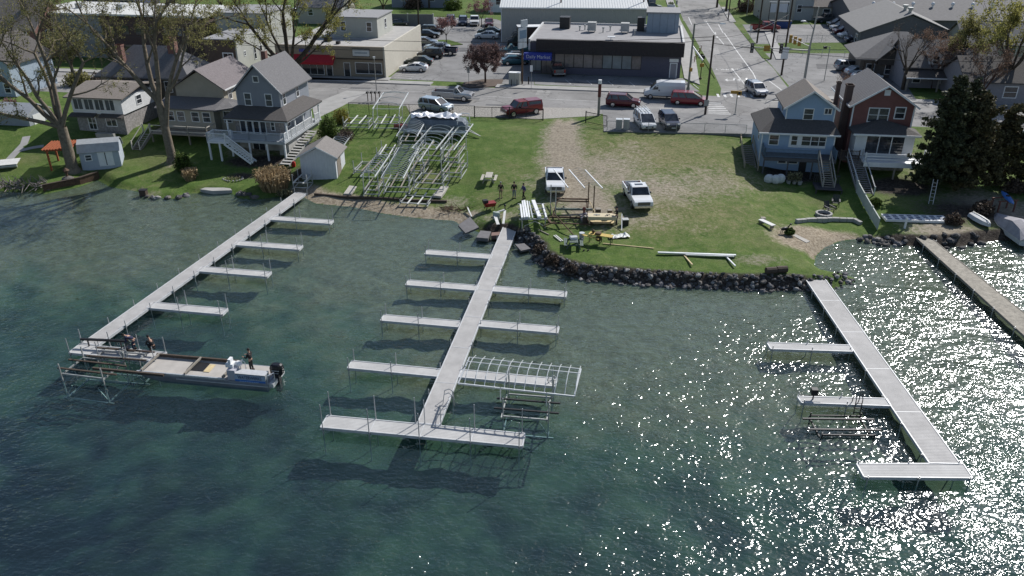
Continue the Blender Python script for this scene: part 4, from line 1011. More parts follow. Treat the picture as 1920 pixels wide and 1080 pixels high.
for k in range(9): h.win('f', 5.0 + k*1.52, 5.15, 1.4, 2.0, .5, div='', mw=.06, fm=dark, pane=gm2 if k in (5, 6, 7) else gm1)
h.win('f', 1.2, 4.5, 1.6, 2.1, .5, div='v', fm=dark, pane=gm2); h.win('f', 2.9, 4.2, 1.5, 2.4, .5, div='v', fm=dark, name='door', pane=gm1)
h.win('f', Lw-1.4, 4.1, .9, 2.2, .5, div='', mw=.14, name='door', pane=M('door_grey', (.25,.25,.28), .5))
mb = MB(); mb.box(Lw-2.1, Lw-.7, .42, .5, 5.45, 5.95); h.part('door_sign', mb, trim)
mb = MB(); mb.box(3.6, 5.3, 12.5, 14.5, 8.1, 10.0); h.part('roof_unit', mb, dark)
for x in (9.3, 14.8):
    mb = MB(); mb.box(x-.7, x+.7, 9.5, 10.9, 8.4, 9.7); mb.box(x-.55,x-.45,9.6,9.7,8.1,8.4); mb.box(x+.45,x+.55,10.7,10.8,8.1,8.4); mb.box(x-.5,x+.5,13,14,8.1,8.9); h.part('air_conditioner', mb, M('unit_grey', (.38,.38,.37), .6, var=.12))
for x, y in ((7.2,11),(8.0,12),(11.2,10),(12.3,11.5),(16.5,8)):
    mb = MB(); mb.tube((x,y,8.1),(x,y,8.8),.1); mb.tube((x,y,8.75),(x,y,8.95),.2); h.part('roof_pipe', mb, alud)
mb = MB(); mb.box(12.3, 13.5, 3.0, 3.6, 8.5, 8.6); mb.box(12.8,12.9,3.2,3.3,8.1,8.5); h.part('roof_hatch', mb, white)
mb = MB(); mb.box(Lw-6.0, Lw-.8, 11.0, 17.2, 8.1, 11.2); pb = h.part('plant_room', mb, M('metal_blue_grey', (.27,.32,.385), .6, var=.07, stripe=('X', 1.2)))
mb = MB(); mb.box(Lw-6.2, Lw-.6, 10.8, 17.4, 11.2, 11.4); mb.build('plant_roof', M('roof_felt', (.26,.26,.265)), pb)
mb = MB(); mb.box(Lw-7.6, Lw-6.4, 12, 13.4, 8.1, 10.3); h.part('roof_unit', mb, dark)
mb = MB(); mb.box(-3.8, -.2, 1.5, 2.0, 5.6, 5.75); h.part('side_canopy', mb, white)

# ---- metal building behind the market
O = W(940,79,3.0); h = House('metal_building', 'long grey metal building with white ribbed roof behind the market', 'building', O, R(-3))
mb = MB(); mb.box(0, 27.5, 0, 15, 2.5, 9.3); h.part('wall', mb, M('metal_wall_grey', (.36,.36,.345), .6, var=.06, stripe=('X', .4)))
mb = MB(); slab(mb, [(-.3,-.3,9.45),(27.8,-.3,9.45),(27.8,7.5,10.7),(-.3,7.5,10.7)]); slab(mb, [(-.3,7.5,10.7),(27.8,7.5,10.7),(27.8,15.3,9.45),(-.3,15.3,9.45)]); h.part('roof', mb, M('metal_roof_white', (.60,.61,.60), .5, var=.07, stripe=('X', .5)))
mb = MB(); mb.box(-.02,.1,-.03,0,2.8,9.2); mb.box(-.3,27.8,-.38,-.3,9.25,9.4); h.part('gutter', mb, trim)

# ---- far buildings along the top
def simple_house(label, O, rz, w, d, ze, zr, wall, roof, axis='y', wins=(), name='house', cat='house', group=None, mw=.1):
    h = House(name, label, cat, O, rz, group)
    mb = MB(); body_gable(mb, 0, w, 0, d, 2.4, ze, zr, axis); h.part('wall', mb, wall)
    mb = MB(); roof_gable(mb, 0, w, 0, d, ze, zr + .05, axis); h.part('roof', mb, roof)
    for f, c, z, ww, hh in wins: h.win(f, c, z, ww, hh, {'f': 0, 'l': 0, 'r': w}[f], mw=mw)
    return h
simple_house('small white house at the far end of the parking lot', W(916,23,3), R(-3), 10.5, 9, 7.2, 9.5, whitew, shg, 'x', [('f',2.5,5.4,1.4,1.3),('f',8,5.4,1.4,1.3)])
h = House('warehouse', 'long grey windowed warehouse along the top edge', 'building', W(990,15,3), R(-3))
mb = MB(); mb.box(0, 31, 0, 18, 2.5, 9.5); h.part('wall', mb, M('warehouse_grey', (.25,.255,.275), .8, var=.1)); mb = MB(); mb.box(-.3,31.3,-.3,18.3,9.5,9.8); h.part('roof', mb, M('roof_felt', (.26,.26,.265)))
for k in range(7): h.win('f', 2.5 + k*4.3, 4.6, 2.2, 1.4, 0, div='v')
simple_house('far cream house beyond the red pickup with bushes in front', W(1428,38,3), R(-3), 7.0, 9, 8.2, 10.5, M('siding_cream', (.45,.43,.38), .8, var=.08, stripe=('Z',.15)), shd, 'y', [('f',2,5.5,.9,1.4),('f',5,5.5,.9,1.4),('f',3.5,8,.9,1.2)])
simple_house('far grey white house beside the cream one', W(1470,38,3), R(-3), 6.0, 9, 7.6, 9.6, M('siding_grey_white', (.42,.43,.43), .8, var=.08, stripe=('Z',.15)), shg, 'y', [('f',3,5.5,.9,1.4)])
simple_house('low tan bungalow in front of the far trees', W(1500,38,3), R(-3), 8.0, 7, 6.0, 7.8, tanw, shb, 'x', [('f',2,4.8,1,1.2),('f',5.5,4.8,1.4,1.2)])
simple_house('dark blue far house with grey roof behind the bare trees', W(165,42,3), R(-9), 12, 10, 8, 11.5, M('siding_navy', (.05,.07,.16), .8, var=.1, stripe=('Z',.15)), shg, 'x', [('f',3,6,1,1.4),('f',8,6,1,1.4)])
simple_house('far grey roofed house at the top beside the leaning tree', W(560,44,3), R(-9), 10, 9, 6.6, 9.4, M('siding_cream', (.45,.43,.38)), shg, 'x', [('f',3,5.4,1,1.2),('f',7,5.4,1,1.2)])
simple_house('grey roofed house in the top left corner', W(-60,60,3), R(-9), 14, 9, 7, 10.2, tanw, shg, 'x', [('f',3,5.4,1,1.2),('f',8,5.4,1,1.2)])
simple_house('long blue grey house beyond the far lawn', W(735,14,3), R(-3), 15, 8, 7, 9.2, M('siding_slate', (.25,.28,.34), .8, var=.08, stripe=('Z',.15)), shd, 'x', [('f',3,5.2,1.2,1.2),('f',10,5.2,1.2,1.2)])
# upper right complex
def CX(lab, px, rz, w, d, ze, zr, wall, roof, axis, wins=()): return simple_house(lab, W(*px, 3.0), rz, w, d, ze, zr, wall, roof, axis, wins, 'commercial_building', 'building')
gwall = M('wall_slate', (.13,.13,.14), .85, var=.12)
h = CX('long low grey roofed complex with a row of round roof vents', (1600,62), R(-4), 44, 22, 5.7, 8.6, gwall, M('roof_slate', (.155,.15,.15), .9, var=.15, scale=2), 'x', [('f',3,4.2,2,1.2),('f',8,4.2,2,1.2)])
for k in range(8):
    mb = MB(); x = 5 + k*4.0; mb.tube((x,6,7.2),(x,6,7.9),.2); mb.ball((x,6,8.05), .38); h.part('roof_vent', mb, white)
h = simple_house('grey building with broad dark front gable beside the row of cars', (64.3,152), R(-10), 16.4, 20, 6.0, 9.2, gwall, M('roof_slate_pale', (.21,.205,.2), .9, var=.12, scale=2), 'y', [('f',3,4.4,1.4,1.4),('f',7,4.4,1.4,1.4),('l',3,4.4,1.6,1.4)], 'commercial_building', 'building')
for x, y in ((8.2, 2.0), (8.2, 5.4)):
    mb = MB(); mb.tube((x,y,9.1),(x,y,9.9),.3); mb.tube((x,y,9.85),(x,y,10.2),.5); h.part('roof_vent', mb, alud)
h = House('commercial_building', 'grey hip roofed office with small front gable beside the corner lot', 'building', (54.2,127.5), R(-12))
mb = MB(); mb.box(.6, 13, .6, 11, 2.5, 5.7); h.part('wall', mb, M('wall_brown_grey', (.15,.13,.115), .85, var=.15))
mb = MB(); hip_roof(mb, .3, 13.3, .3, 11.3, 5.9, 9.3, .6); h.part('roof', mb, M('roof_slate', (.155,.15,.15)))
mb = MB(); body_gable(mb, 3.0, 6.6, -.6, 4.0, 5.2, 6.2, 7.9); g_ = h.part('front_gable', mb, M('wall_timber_dark', (.06,.055,.05), .85, var=.2)); mb = MB(); roof_gable(mb, 3.0, 6.6, -.6, 4.0, 6.2, 8.0, ov=.5, oe=.5); mb.build('gable_roof', M('roof_slate', (.155,.15,.15)), g_)
for x in (.9, 2.2): mb = MB(); mb.box(x,x+.25,-.4,-.1,2.5,5.5); h.part('timber_post', mb, brownwood)
for x in (2.2, 5, 8, 11): h.win('f', x, 4.3, 1.1, 1.4, .6)
h = simple_house('grey house with two dormers behind the bare tree', (58.5,120.5), R(-8), 13, 9, 6.2, 9.2, M('siding_mauve_grey', (.26,.255,.28), .8, var=.1, stripe=('Z',.15)), M('roof_slate', (.155,.15,.15)), 'x', [('f',2,4.4,1,1.2),('f',6,4.4,1,1.2),('f',10,4.4,1.4,1.2)])
for x in (4.2, 9.0):
    mb = MB(); body_gable(mb, x-.9, x+.9, .2, 4, 6.2, 7.7, 8.5); dm = h.part('dormer', mb, whitew); mb = MB(); roof_gable(mb, x-.9, x+.9, .2, 4, 7.7, 8.55, ov=.25, oe=.25); mb.build('dormer_roof', shg, dm)
    h.win('f', x, 7.1, .8, 1.0, .2)
mb = MB(); slab(mb, [(-.3,-2.6,5.0),(13.3,-2.6,5.0),(13.3,-.05,5.8),(-.3,-.05,5.8)]); h.part('porch_roof', mb, shd); mb = MB(); mb.box(-.3,6,-2.68,-2.6,4.85,5.02); h.part('gutter', mb, trim)
for x in (0, 4.3, 8.7, 13): mb = MB(); mb.box(x-.1,x+.1,-2.5,-2.3,2.6,4.85); h.part('porch_post', mb, wood)
simple_house('dark roofed house half hidden by the evergreens', W(1800,200,2.6), R(-8), 11, 9, 6.2, 8.6, M('siding_mauve_grey', (.26,.255,.28)), shd, 'x', [('f',2,4.5,1,1.4),('f',6,4.8,1.6,1.4),('f',9,4.8,1,1.4)], mw=.12)
simple_house('grey roofed house under the olive tree', W(1800,112,3), R(-8), 15, 9, 5.8, 8.6, tanw, M('roof_slate', (.155,.15,.15)), 'x', [('f',2,5,1.2,1.4),('f',8,5,1.2,1.4)])

# ---- sheds
O = W(569,337,.9); E_ = W(650,331,.9)
zb = H(-21, 86.5)
h = House('shed', 'white shed with grey gabled roof by the beach', 'shed', (-23.6, 85.4), R(-4))
mb = MB(); body_gable(mb, 0, 4.0, 0, 3.8, .2, 3.45, 4.45, t=.12); h.part('wall', mb, M('siding_pale_shed', (.55,.57,.60), .75, var=.06, stripe=('X', .3)))
mb = MB(); roof_gable(mb, 0, 4.0, 0, 3.8, 3.45, 4.5, ov=.35, oe=.25, t=.1); h.part('roof', mb, M('shed_shingle', (.19,.175,.165), .9, var=.2, scale=5))
mb = MB(); mb.box(4.0, 4.04, .5, 2.0, zb-.2, 3.0); d = h.part('door', mb, M('door_tan', (.22,.19,.16), .8)); mb = MB(); mb.box(4.04,4.07,1.8,1.9,1.9,2.1); mb.build('handle', chrome, d)
mb = MB(); rake(mb, 0, 4.0, -.27, 3.45, 4.5, ov=.35, w=.12, d=.04); h.part('roof_trim', mb, trim)
g_ = W(156,308,1.2)
h = House('shed', 'pale blue garden shed with barn roof and white doors', 'shed', (W(154,314,1.2).x, W(154,314,1.2).y), R(16))
zb = H(W(190,300,1.2).x, W(190,300,1.2).y)
P = [(0,zb-.4),(2.6,zb-.4),(2.6,zb+1.75),(2.15,zb+2.5),(1.3,zb+2.85),(.45,zb+2.5),(0,zb+1.75)]
mb = MB(); mb.loft([[(x, p[0], p[1]) for p in P] for x in (0, 4.2)]); h.part('wall', mb, M('siding_shed_blue', (.40,.45,.52), .75, var=.06, stripe=('Z', .2)))
mb = MB()
for (a, b), (c2, d2) in zip([(-.18,zb+1.7),(.4,zb+2.56),(1.3,zb+2.93),(2.2,zb+2.56)], [(.4,zb+2.56),(1.3,zb+2.93),(2.2,zb+2.56),(2.78,zb+1.7)]):
    slab(mb, [(-.15,a,b+.05),(4.35,a,b+.05),(4.35,c2,d2+.05),(-.15,c2,d2+.05)], .06)
h.part('roof', mb, M('shed_roof_pale', (.34,.36,.38), .85, var=.12))
mb = MB(); mb.box(1.9, 3.5, -.05, -.0, zb, zb+1.65); d = h.part('door', mb, white); mb = MB(); mb.box(2.66,2.74,-.07,-.051,zb+.1,zb+1.6); mb.build('door_seam', dark, d)
h.win('f', .9, zb+1.1, .6, .6, 0)
h = House('garage', 'low white garage by the hedge on the far left lawn', 'garage', W(0,240,2.6), R(-9))
mb = MB(); body_gable(mb, -2.5, 4.4, 0, 4, 1.8, 4.4, 5.3, 'x'); h.part('wall', mb, M('siding_grey_blue', (.30,.33,.37), .75, var=.08, stripe=('Z',.15)))
mb = MB(); roof_gable(mb, -2.5, 4.4, 0, 4, 4.4, 5.35, 'x', ov=.3, oe=.2); h.part('roof', mb, M('shed_roof_pale', (.34,.36,.38)))
mb = MB(); mb.box(4.4,4.45,.8,2.8,2.4,4.2); h.part('door', mb, white)
# pergola
p0 = W(112,315,1.3)
h = House('pergola', 'orange stained timber pergola beside the biggest tree trunk', 'pergola', p0, R(10))
om = M('cedar_stain', (.30,.085,.035), .8, var=.2, scale=3); zb = H(p0.x, p0.y)
for x, y in ((-.9,0),(1.6,0),(-.9,2.6),(1.6,2.6)):
    mb = MB(); mb.box(x-.09,x+.09,y-.09,y+.09,zb-.5,zb+2.3); h.part('leg', mb, om)
mb = MB(); mb.bar((-1.2,0,zb+2.4),(1.9,0,zb+2.4),.1,.22); mb.bar((-1.2,2.6,zb+2.4),(1.9,2.6,zb+2.4),.1,.22); h.part('beam', mb, om)
mb = MB(); [mb.bar((-1.2+k*.3,-.5,zb+2.58),(-1.2+k*.3,3.1,zb+2.58),.13,.12) for k in range(11)]; h.part('rafters', mb, om)

# ================================================================ VEHICLES
def paint(name, col, met=.25): return M('paint_' + name, col, .32, met, var=.0, coat=.6, spec=.5)
def ring(x, zb, zt, w, tuck=.93):
    return [(x, -w*.90, zb), (x, w*.90, zb), (x, w, zb+(zt-zb)*.35), (x, w, zb+(zt-zb)*.75), (x, w*tuck, zt), (x, -w*tuck, zt), (x, -w, zb+(zt-zb)*.75), (x, -w, zb+(zt-zb)*.35)]
KINDS = {
 'sedan': dict(L=4.75, W=1.83, H=1.46, wr=.33, ax=(-.30,.31), st=[(-.5,.45,.80,.82),(-.475,.28,.93,.92),(-.36,.22,1.02,.99),(.0,.2,.98,1),(.24,.2,.95,1),(.40,.22,.86,.96),(.475,.28,.76,.88),(.5,.4,.62,.78)], cab=(-.40,.26,-.24,.05)),
 'coupe': dict(L=4.6, W=1.82, H=1.37, wr=.33, ax=(-.30,.30), st=[(-.5,.45,.80,.82),(-.475,.28,.92,.92),(-.36,.22,.99,.99),(.0,.2,.95,1),(.22,.2,.92,1),(.40,.22,.82,.96),(.475,.28,.72,.88),(.5,.4,.6,.78)], cab=(-.42,.24,-.20,.0)),
 'suv': dict(L=4.7, W=1.90, H=1.72, wr=.36, ax=(-.29,.31), st=[(-.5,.45,.95,.86),(-.48,.3,1.08,.95),(-.3,.25,1.10,1),(.2,.24,1.06,1),(.30,.24,1.04,1),(.43,.27,.95,.95),(.48,.32,.82,.88),(.5,.42,.7,.8)], cab=(-.49,.27,-.42,.08)),
 'minivan': dict(L=5.0, W=1.96, H=1.76, wr=.35, ax=(-.31,.32), st=[(-.5,.45,.95,.88),(-.48,.28,1.06,.95),(-.3,.22,1.06,1),(.2,.22,1.0,1),(.34,.22,.95,1),(.45,.26,.84,.93),(.49,.32,.72,.85),(.5,.42,.6,.78)], cab=(-.49,.36,-.44,.10)),
}
def wheels(root, k, L, Wd, r, ax):
    for x in ax:
        for s_ in (-1, 1):
            y = s_ * (Wd/2 - .10)
            mb = MB(); mb.tube((0,-.12,0),(0,.12,0), r, n=14); w = mb.build('wheel', rubber, root, loc=(x*L, y, r))
            mb = MB(); mb.tube((0,s_*.121,0),(0,s_*.135,0), r*.66, n=12); mb.tube((0,s_*.135,0),(0,s_*.15,0), r*.2, n=8); mb.build('rim', chrome, w)
def lights(root, L, Wd, zf, zr, tall=False, inset=.0):
    for s_ in (-1, 1):
        mb = MB(); mb.box(L/2-.17-inset, L/2-.02-inset, s_*Wd*.36-.19, s_*Wd*.36+.19, zf-.07, zf+.08); mb.build('headlight', lamp_w, root)
        mb = MB(); hh = .22 if tall else .08
        mb.box(-L/2-.005, -L/2+.10, s_*Wd*.40-.12, s_*Wd*.40+.12, zr-hh, zr+hh); mb.build('taillight', lamp_r, root)
        mb = MB(); mb.box(-.12,.0,-.1,.1,-.07,.08); mb.build('mirror', black, root, loc=(L*.17 if not tall else L*.14, s_*(Wd/2+.10), zf+.32))
def car(kind, pm, loc, rz, label, group='cars in the town', cat='car', name='parked_car', extra=None):
    k = KINDS[kind]; L, Wd, Hh = k['L'], k['W'], k['H']; w = Wd/2
    root = thing(name, label, cat, loc, rz, group)
    mb = MB(); mb.loft([ring(x*L, zb, zt, w*f) for x, zb, zt, f in k['st']]); mb.build('body', pm, root, smooth=False)
    b0, b1, r0, r1 = k['cab']; zb = min(s_[2] for s_ in k['st'][2:4]) - .03
    def q(x, y, z): return (x*L, y*w, z)
    g = MB(); g.loft([[q(b0,-.92,zb),q(b1,-.90,zb-.02),q(b1,.90,zb-.02),q(b0,.92,zb)], [q(r0,-.76,Hh-.05),q(r1,-.76,Hh-.06),q(r1,.76,Hh-.06),q(r0,.76,Hh-.05)]]); g.build('window', glass, root)
    mb = MB(); mb.loft([[q(r0-.012,-.79,Hh-.055),q(r1+.012,-.79,Hh-.065),q(r1+.012,.79,Hh-.065),q(r0-.012,.79,Hh-.055)], [q(r0+.02,-.68,Hh),q(r1-.02,-.68,Hh-.01),q(r1-.02,.68,Hh-.01),q(r0+.02,.68,Hh)]])
    rm = (r0+r1)/2; bm = (b0+b1)/2
    for s_ in (-1, 1):
        mb.bar(q(b1,s_*.905,zb),q(r1,s_*.775,Hh-.05),.07); mb.bar(q(b0,s_*.925,zb),q(r0,s_*.775,Hh-.05),.10 if kind != 'suv' else .16)
        mb.bar(q(bm,s_*.93,zb),q(rm,s_*.78,Hh-.05),.08)
        if kind in ('suv','minivan'): mb.bar(q(bm-.2,s_*.93,zb),q(rm-.17,s_*.78,Hh-.05),.08)
    mb.build('roof', pm, root)
    mb = MB(); mb.box(L/2-.06, L/2+.012, -w*.5, w*.5, .42, .6); mb.box(L/2-.1,L/2+.005,-w*.7,w*.7,.26,.36); mb.build('grille', black, root)
    mb = MB(); mb.box(-L/2-.012, -L/2+.03, -.26, .26, .6, .74); mb.box(L/2-.02,L/2+.02,-.26,.26,.38,.5); mb.build('number_plate', white, root)
    lights(root, L, Wd, .70 if kind != 'suv' else .84, .84 if kind != 'suv' else 1.0, inset=.05); wheels(root, k, L, Wd, k['wr'], k['ax'])
    if extra: extra(root, L, w, Hh)
    return root
def pickup(pm, loc, rz, label, crew=True, cap=False, L=5.8, group='cars in the town', name='pickup_truck', sunroof=False, Hh=1.92):
    Wd = 2.0; w = 1.0; root = thing(name, label, 'pickup truck', loc, rz, group)
    cb = -.10 if crew else .06                      # rear of the cab
    mb = MB(); mb.loft([ring(x*L, zb, zt, w*f, .95) for x, zb, zt, f in [(cb,.38,1.22,1),(.22,.38,1.2,1),(.30,.38,1.18,1),(.44,.40,1.12,.98),(.485,.42,1.02,.95),(.5,.5,.9,.9)]]); mb.build('body', pm, root)
    mb = MB(); mb.box(-.5*L+.05, cb*L-.02, -w*.93, w*.93, .42, .72)
    for s_ in (-1, 1): mb.box(-.5*L+.04, cb*L-.02, min(s_*w*.99, s_*w*.88), max(s_*w*.99, s_*w*.88), .6, 1.24)
    mb.build('bed', pm, root)
    MB().box(-.5*L+.09, cb*L-.03, -w*.87, w*.87, .725, .75).build('bed_liner', black, root)
    MB().box(-.5*L-.0, -.5*L+.06, -w*.87, w*.87, .62, 1.22).build('tailgate', pm, root)
    mb = MB(); mb.box(-.5*L-.12,-.5*L-.002,-w*.9,w*.9,.46,.62); mb.box(.5*L-.05,.5*L+.06,-w*.9,w*.9,.44,.64); mb.build('bumper', chrome, root)
    def q(x, y, z): return (x*L, y*w, z)
    b0, b1 = cb+.01, .235; r0, r1 = cb+.02, .13
    g = MB(); g.loft([[q(b0,-.93,1.2),q(b1,-.91,1.19),q(b1,.91,1.19),q(b0,.93,1.2)], [q(r0,-.78,Hh-.05),q(r1,-.78,Hh-.06),q(r1,.78,Hh-.06),q(r0,.78,Hh-.05)]]); g.build('window', glass, root)
    mb = MB(); mb.loft([[q(r0-.008,-.81,Hh-.06),q(r1+.012,-.81,Hh-.07),q(r1+.012,.81,Hh-.07),q(r0-.008,.81,Hh-.06)], [q(r0+.01,-.72,Hh),q(r1-.02,-.72,Hh-.01),q(r1-.02,.72,Hh-.01),q(r0+.01,.72,Hh)]])
    for s_ in (-1, 1):
        mb.bar(q(b1,s_*.915,1.19),q(r1,s_*.795,Hh-.05),.08); mb.bar(q(b0,s_*.935,1.2),q(r0,s_*.795,Hh-.05),.14); mb.bar(q((b0+b1)/2+.02,s_*.94,1.2),q((r0+r1)/2,s_*.80,Hh-.05),.09)
    mb.build('roof', pm, root)
    if sunroof: MB().box(.0*L,.07*L,-.4,.4,Hh+.002,Hh+.012).build('sunroof', glass, root)
    if cap:
        mb = MB(); mb.loft([[q(-.497,-.95,1.25),q(cb-.004,-.95,1.25),q(cb-.004,.95,1.25),q(-.497,.95,1.25)], [q(-.48,-.8,Hh-.06),q(cb-.004,-.8,Hh-.03),q(cb-.004,.8,Hh-.03),q(-.48,.8,Hh-.06)]]); cp = mb.build('bed_cap', pm, root)
        mb = MB()
        for s_ in (-1, 1): mb.add([q(-.45,s_*.935,1.38),q(cb-.03,s_*.935,1.38),q(cb-.03,s_*.855,1.74),q(-.45,s_*.855,1.72)], [(0,1,2,3) if s_ < 0 else (3,2,1,0)])
        mb.build('cap_window', glass, cp)
    mb = MB(); mb.box(.5*L-.04, .5*L+.015, -w*.62, w*.62, .68, 1.0); mb.build('grille', M('grille_grey', (.12,.12,.125), .35, .6, var=0), root)
    lights(root, L, Wd, .92, .95, tall=True); wheels(root, None, L, Wd, .41, (-.31, .31))
    return root
pw = paint('white', (.68,.69,.70), 0.); psil = paint('silver', (.36,.37,.39), .5); pgr = paint('grey', (.13,.135,.145), .5); pbk = paint('black', (.012,.012,.014), .2)
pred = paint('red', (.22,.016,.022), .2); pmar = paint('maroon', (.10,.010,.016), .3); pblu = paint('dark_blue', (.022,.03,.06), .4); plb = paint('pale_blue', (.42,.48,.53), .4)
pgn = paint('dark_green', (.025,.04,.035), .4); ptl = paint('teal', (.04,.13,.17), .3)
def at(px, py, z=3.03): return W(px, py, z)
def D(d): return R(d)
pickup(pw, G(1040,350), D(-91), 'white pickup facing the lake at the end of the dirt track', group='white pickups on the grass')
pickup(pw, G(1194,378), D(-85), 'white pickup with dark sunroof parked on the worn grass', group='white pickups on the grass', sunroof=True)
pickup(psil, at(850,187), D(-12), 'silver single cab pickup driving along the main street', crew=False, name='driven_pickup')
car('suv', plb, at(818,207), D(-28), 'pale blue crossover parked by the fence near the pontoon boat')
pickup(pred, at(978,214), D(206), 'red pickup with matching bed cap parked behind the fence', cap=True, L=5.4)
car('suv', pmar, at(1168,199), D(-11), 'dark red crossover at the kerb left of the white vans', cat='car')
car('minivan', pred, at(1291,195), D(-11), 'red minivan beside the tall wooden pole')
def rack(root, L, w, Hh):
    mb = MB()
    for x in (-.38, -.15, .02):
        mb.bar((x*L,-.72*w,Hh+.16),(x*L,.72*w,Hh+.16),.05); [mb.bar((x*L,s_*.7*w,Hh-.02),(x*L,s_*.7*w,Hh+.16),.05) for s_ in (-1,1)]
    for y in (-.6,-.25,.2,.55): mb.bar((-.45*L,y*w,Hh+.22),(.06*L,y*w,Hh+.22),.07)
    mb.build('ladder_rack', alu, root)
c = car('minivan', pw, at(1208,236), D(-84), 'small white van with a ladder rack on its roof', cat='van', name='parked_van', extra=rack)
car('suv', pblu, at(1254,237), D(-86), 'dark blue hatchback facing the lawn by the pole')
car('suv', psil, at(1417,176), D(-82), 'silver car waiting at the crossing', name='car_at_crossing')
# white panel van
def panel_van(loc, rz, label):
    root = thing('panel_van', label, 'van', loc, rz); L, w, Hh = 5.7, 1.0, 2.45
    mb = MB(); mb.loft([ring(x*L, zb, zt, w*f, .88) for x, zb, zt, f in [(-.5,.5,2.3,.94),(-.485,.4,2.42,.97),(.10,.38,2.45,.98),(.20,.38,2.3,.98),(.335,.38,1.45,.98),(.345,.38,1.35,.98),(.46,.4,1.12,.95),(.495,.45,.9,.9)]]); mb.build('body', pw, root)
    g = MB()
    for s_ in (-1, 1):
        f = [(.155,1.42),(.30,1.38),(.235,1.85),(.155,2.0)]; g.loft([[(x*L, s_*w*(.995 if z<1.6 else .955)+s_*o, z) for x, z in f] for o in (-.05, .012)])
    g.loft([[(.205*L,-.8,2.22),(.205*L,.8,2.22),(.328*L,.86,1.5),(.328*L,-.86,1.5)], [(.215*L,-.8,2.26),(.215*L,.8,2.26),(.338*L,.86,1.52),(.338*L,-.86,1.52)]])
    g.build('window', glass, root)
    mb = MB(); mb.box(.47*L,.503*L,-.6,.6,.6,.95); mb.build('grille', black, root)
    mb = MB(); mb.box(-.49*L,.48*L,-.985,.985,.4,.52); mb.build('sill_trim', black, root)
    lights(root, L, 2.0, 1.0, 1.3, tall=True, inset=.12); wheels(root, None, L, 2.0, .36, (-.30,.33)); return root
panel_van(at(1244,184), D(171), 'long white panel van behind the red minivan')
# shop wall row
car('coupe', pw, at(776,133), D(174), 'white coupe first in the row beside the cream shop wall')
car('sedan', pgn, at(786,121), D(172), 'dark green sedan behind the white coupe')
car('suv', pbk, at(808,108), D(172), 'black estate car with its tail to the parking lane')
pickup(pblu, at(828,102), D(172), 'dark blue pickup behind the black estate car')
car('sedan', plb, at(820,94), D(172), 'pale blue sedan behind the dark blue pickup')
car('sedan', psil, at(797,84), D(-10), 'silver sedan by the shop wall behind the pale blue sedan')
car('sedan', pbk, at(803,70), D(-6), 'black sedan by the small pink tree')
car('suv', pbk, at(812,63), D(-6), 'black car furthest along the shop wall')
car('suv', pgr, at(845,44), D(-88), 'grey car in the far row beside the grass bed')
car('suv', pblu, at(868,46), D(-88), 'dark blue car in the far row', )
pickup(pw, at(890,46), D(-88), 'white pickup in the far row beside the pink tree')
car('sedan', pmar, at(917,48), D(-88), 'dark red car in the far row by the metal building')
car('sedan', pw, at(913,72), D(174), 'white sedan nose out beside the metal building')
car('sedan', pgn, at(917,64), D(174), 'dark green sedan half hidden behind the white sedan')
# market side
car('sedan', ptl, at(966,120), D(8), 'teal sedan by the market sign post', )
car('sedan', pgr, at(972,112), D(8), 'dark grey sedan behind the teal one')
pickup(ptl, at(965,103), D(186), 'teal pickup between the box truck and the sedans', crew=False)
pickup(pgr, at(1043,138), D(98), 'grey pickup with its tailgate out in the shade of the market')
# box truck
def box_truck(loc, rz, label):
    root = thing('box_truck', label, 'truck', loc, rz)
    mb = MB(); mb.box(-3.6, 2.0, -1.2, 1.2, .9, 3.9); mb.build('cargo_box', M('truck_brown', (.030,.018,.017), .6, var=.1), root)
    mb = MB(); mb.box(-3.65,2.05,-1.25,1.25,3.9,4.0); mb.build('box_roof', white, root)
    mb = MB(); mb.loft([ring(x, .5, zt, 1.1, .9) for x, zt in ((2.05,2.9),(2.6,2.9),(3.1,1.9),(3.9,1.6),(4.0,1.2))]); mb.build('cab', pbk, root)
    g = MB(); g.loft([[(2.66,-.9,2.82),(2.66,.9,2.82),(3.08,.95,2.0),(3.08,-.95,2.0)],[(2.7,-.9,2.86),(2.7,.9,2.86),(3.14,.95,2.02),(3.14,-.95,2.02)]]); g.build('window', glass, root)
    for s_ in (-1,1): MB().box(3.9,4.02,s_*.8-.15,s_*.8+.15,.95,1.2).build('headlight', lamp_w, root)
    wheels(root, None, 8, 2.3, .5, (-.28,.37)); return root
box_truck(at(990,90), D(186), 'dark brown box truck with white roof beside the market')
# right side lots
pickup(pred, at(1434,58), D(2), 'red pickup on the upper lot by the poles', group='cars on the upper lot')
for px, py, kind, pm, lab in ((1571,50,'suv',pgr,'grey car furthest back in the row by the timber gable'),(1577,57,'suv',psil,'silver estate second from the back in the row'),(1583,64,'suv',pmar,'dark red car in the middle of the row'),(1593,71,'sedan',pw,'white sedan next to the dark red car'),(1606,79,'suv',pblu,'dark blue estate nearest in the row by the gable')):
    car(kind, pm, at(px, py), D(184), lab, group='cars on the upper lot')
pickup(pgr, at(1551,42), D(184), 'dark grey pickup at the far back of the upper lot', group='cars on the upper lot')
car('suv', psil, at(1592,132), D(4), 'silver estate on the corner lot', group='cars on the corner lot')
car('sedan', plb, at(1612,141), D(4), 'pale blue sedan on the corner lot', group='cars on the corner lot')
car('coupe', pw, at(1624,150), D(4), 'white coupe half hidden by the red roof on the corner lot', group='cars on the corner lot')
car('suv', pgr, at(1222,18), D(0), 'grey estate at the end of the warehouse', )
car('sedan', pbk, at(1216,27), D(0), 'black sedan at the end of the warehouse')
car('sedan', pgr, at(748,48), D(20), 'dark car behind the low wall beyond the shop roof')
car('sedan', pw, at(560,27), D(30), 'white car seen through the tree at the top')

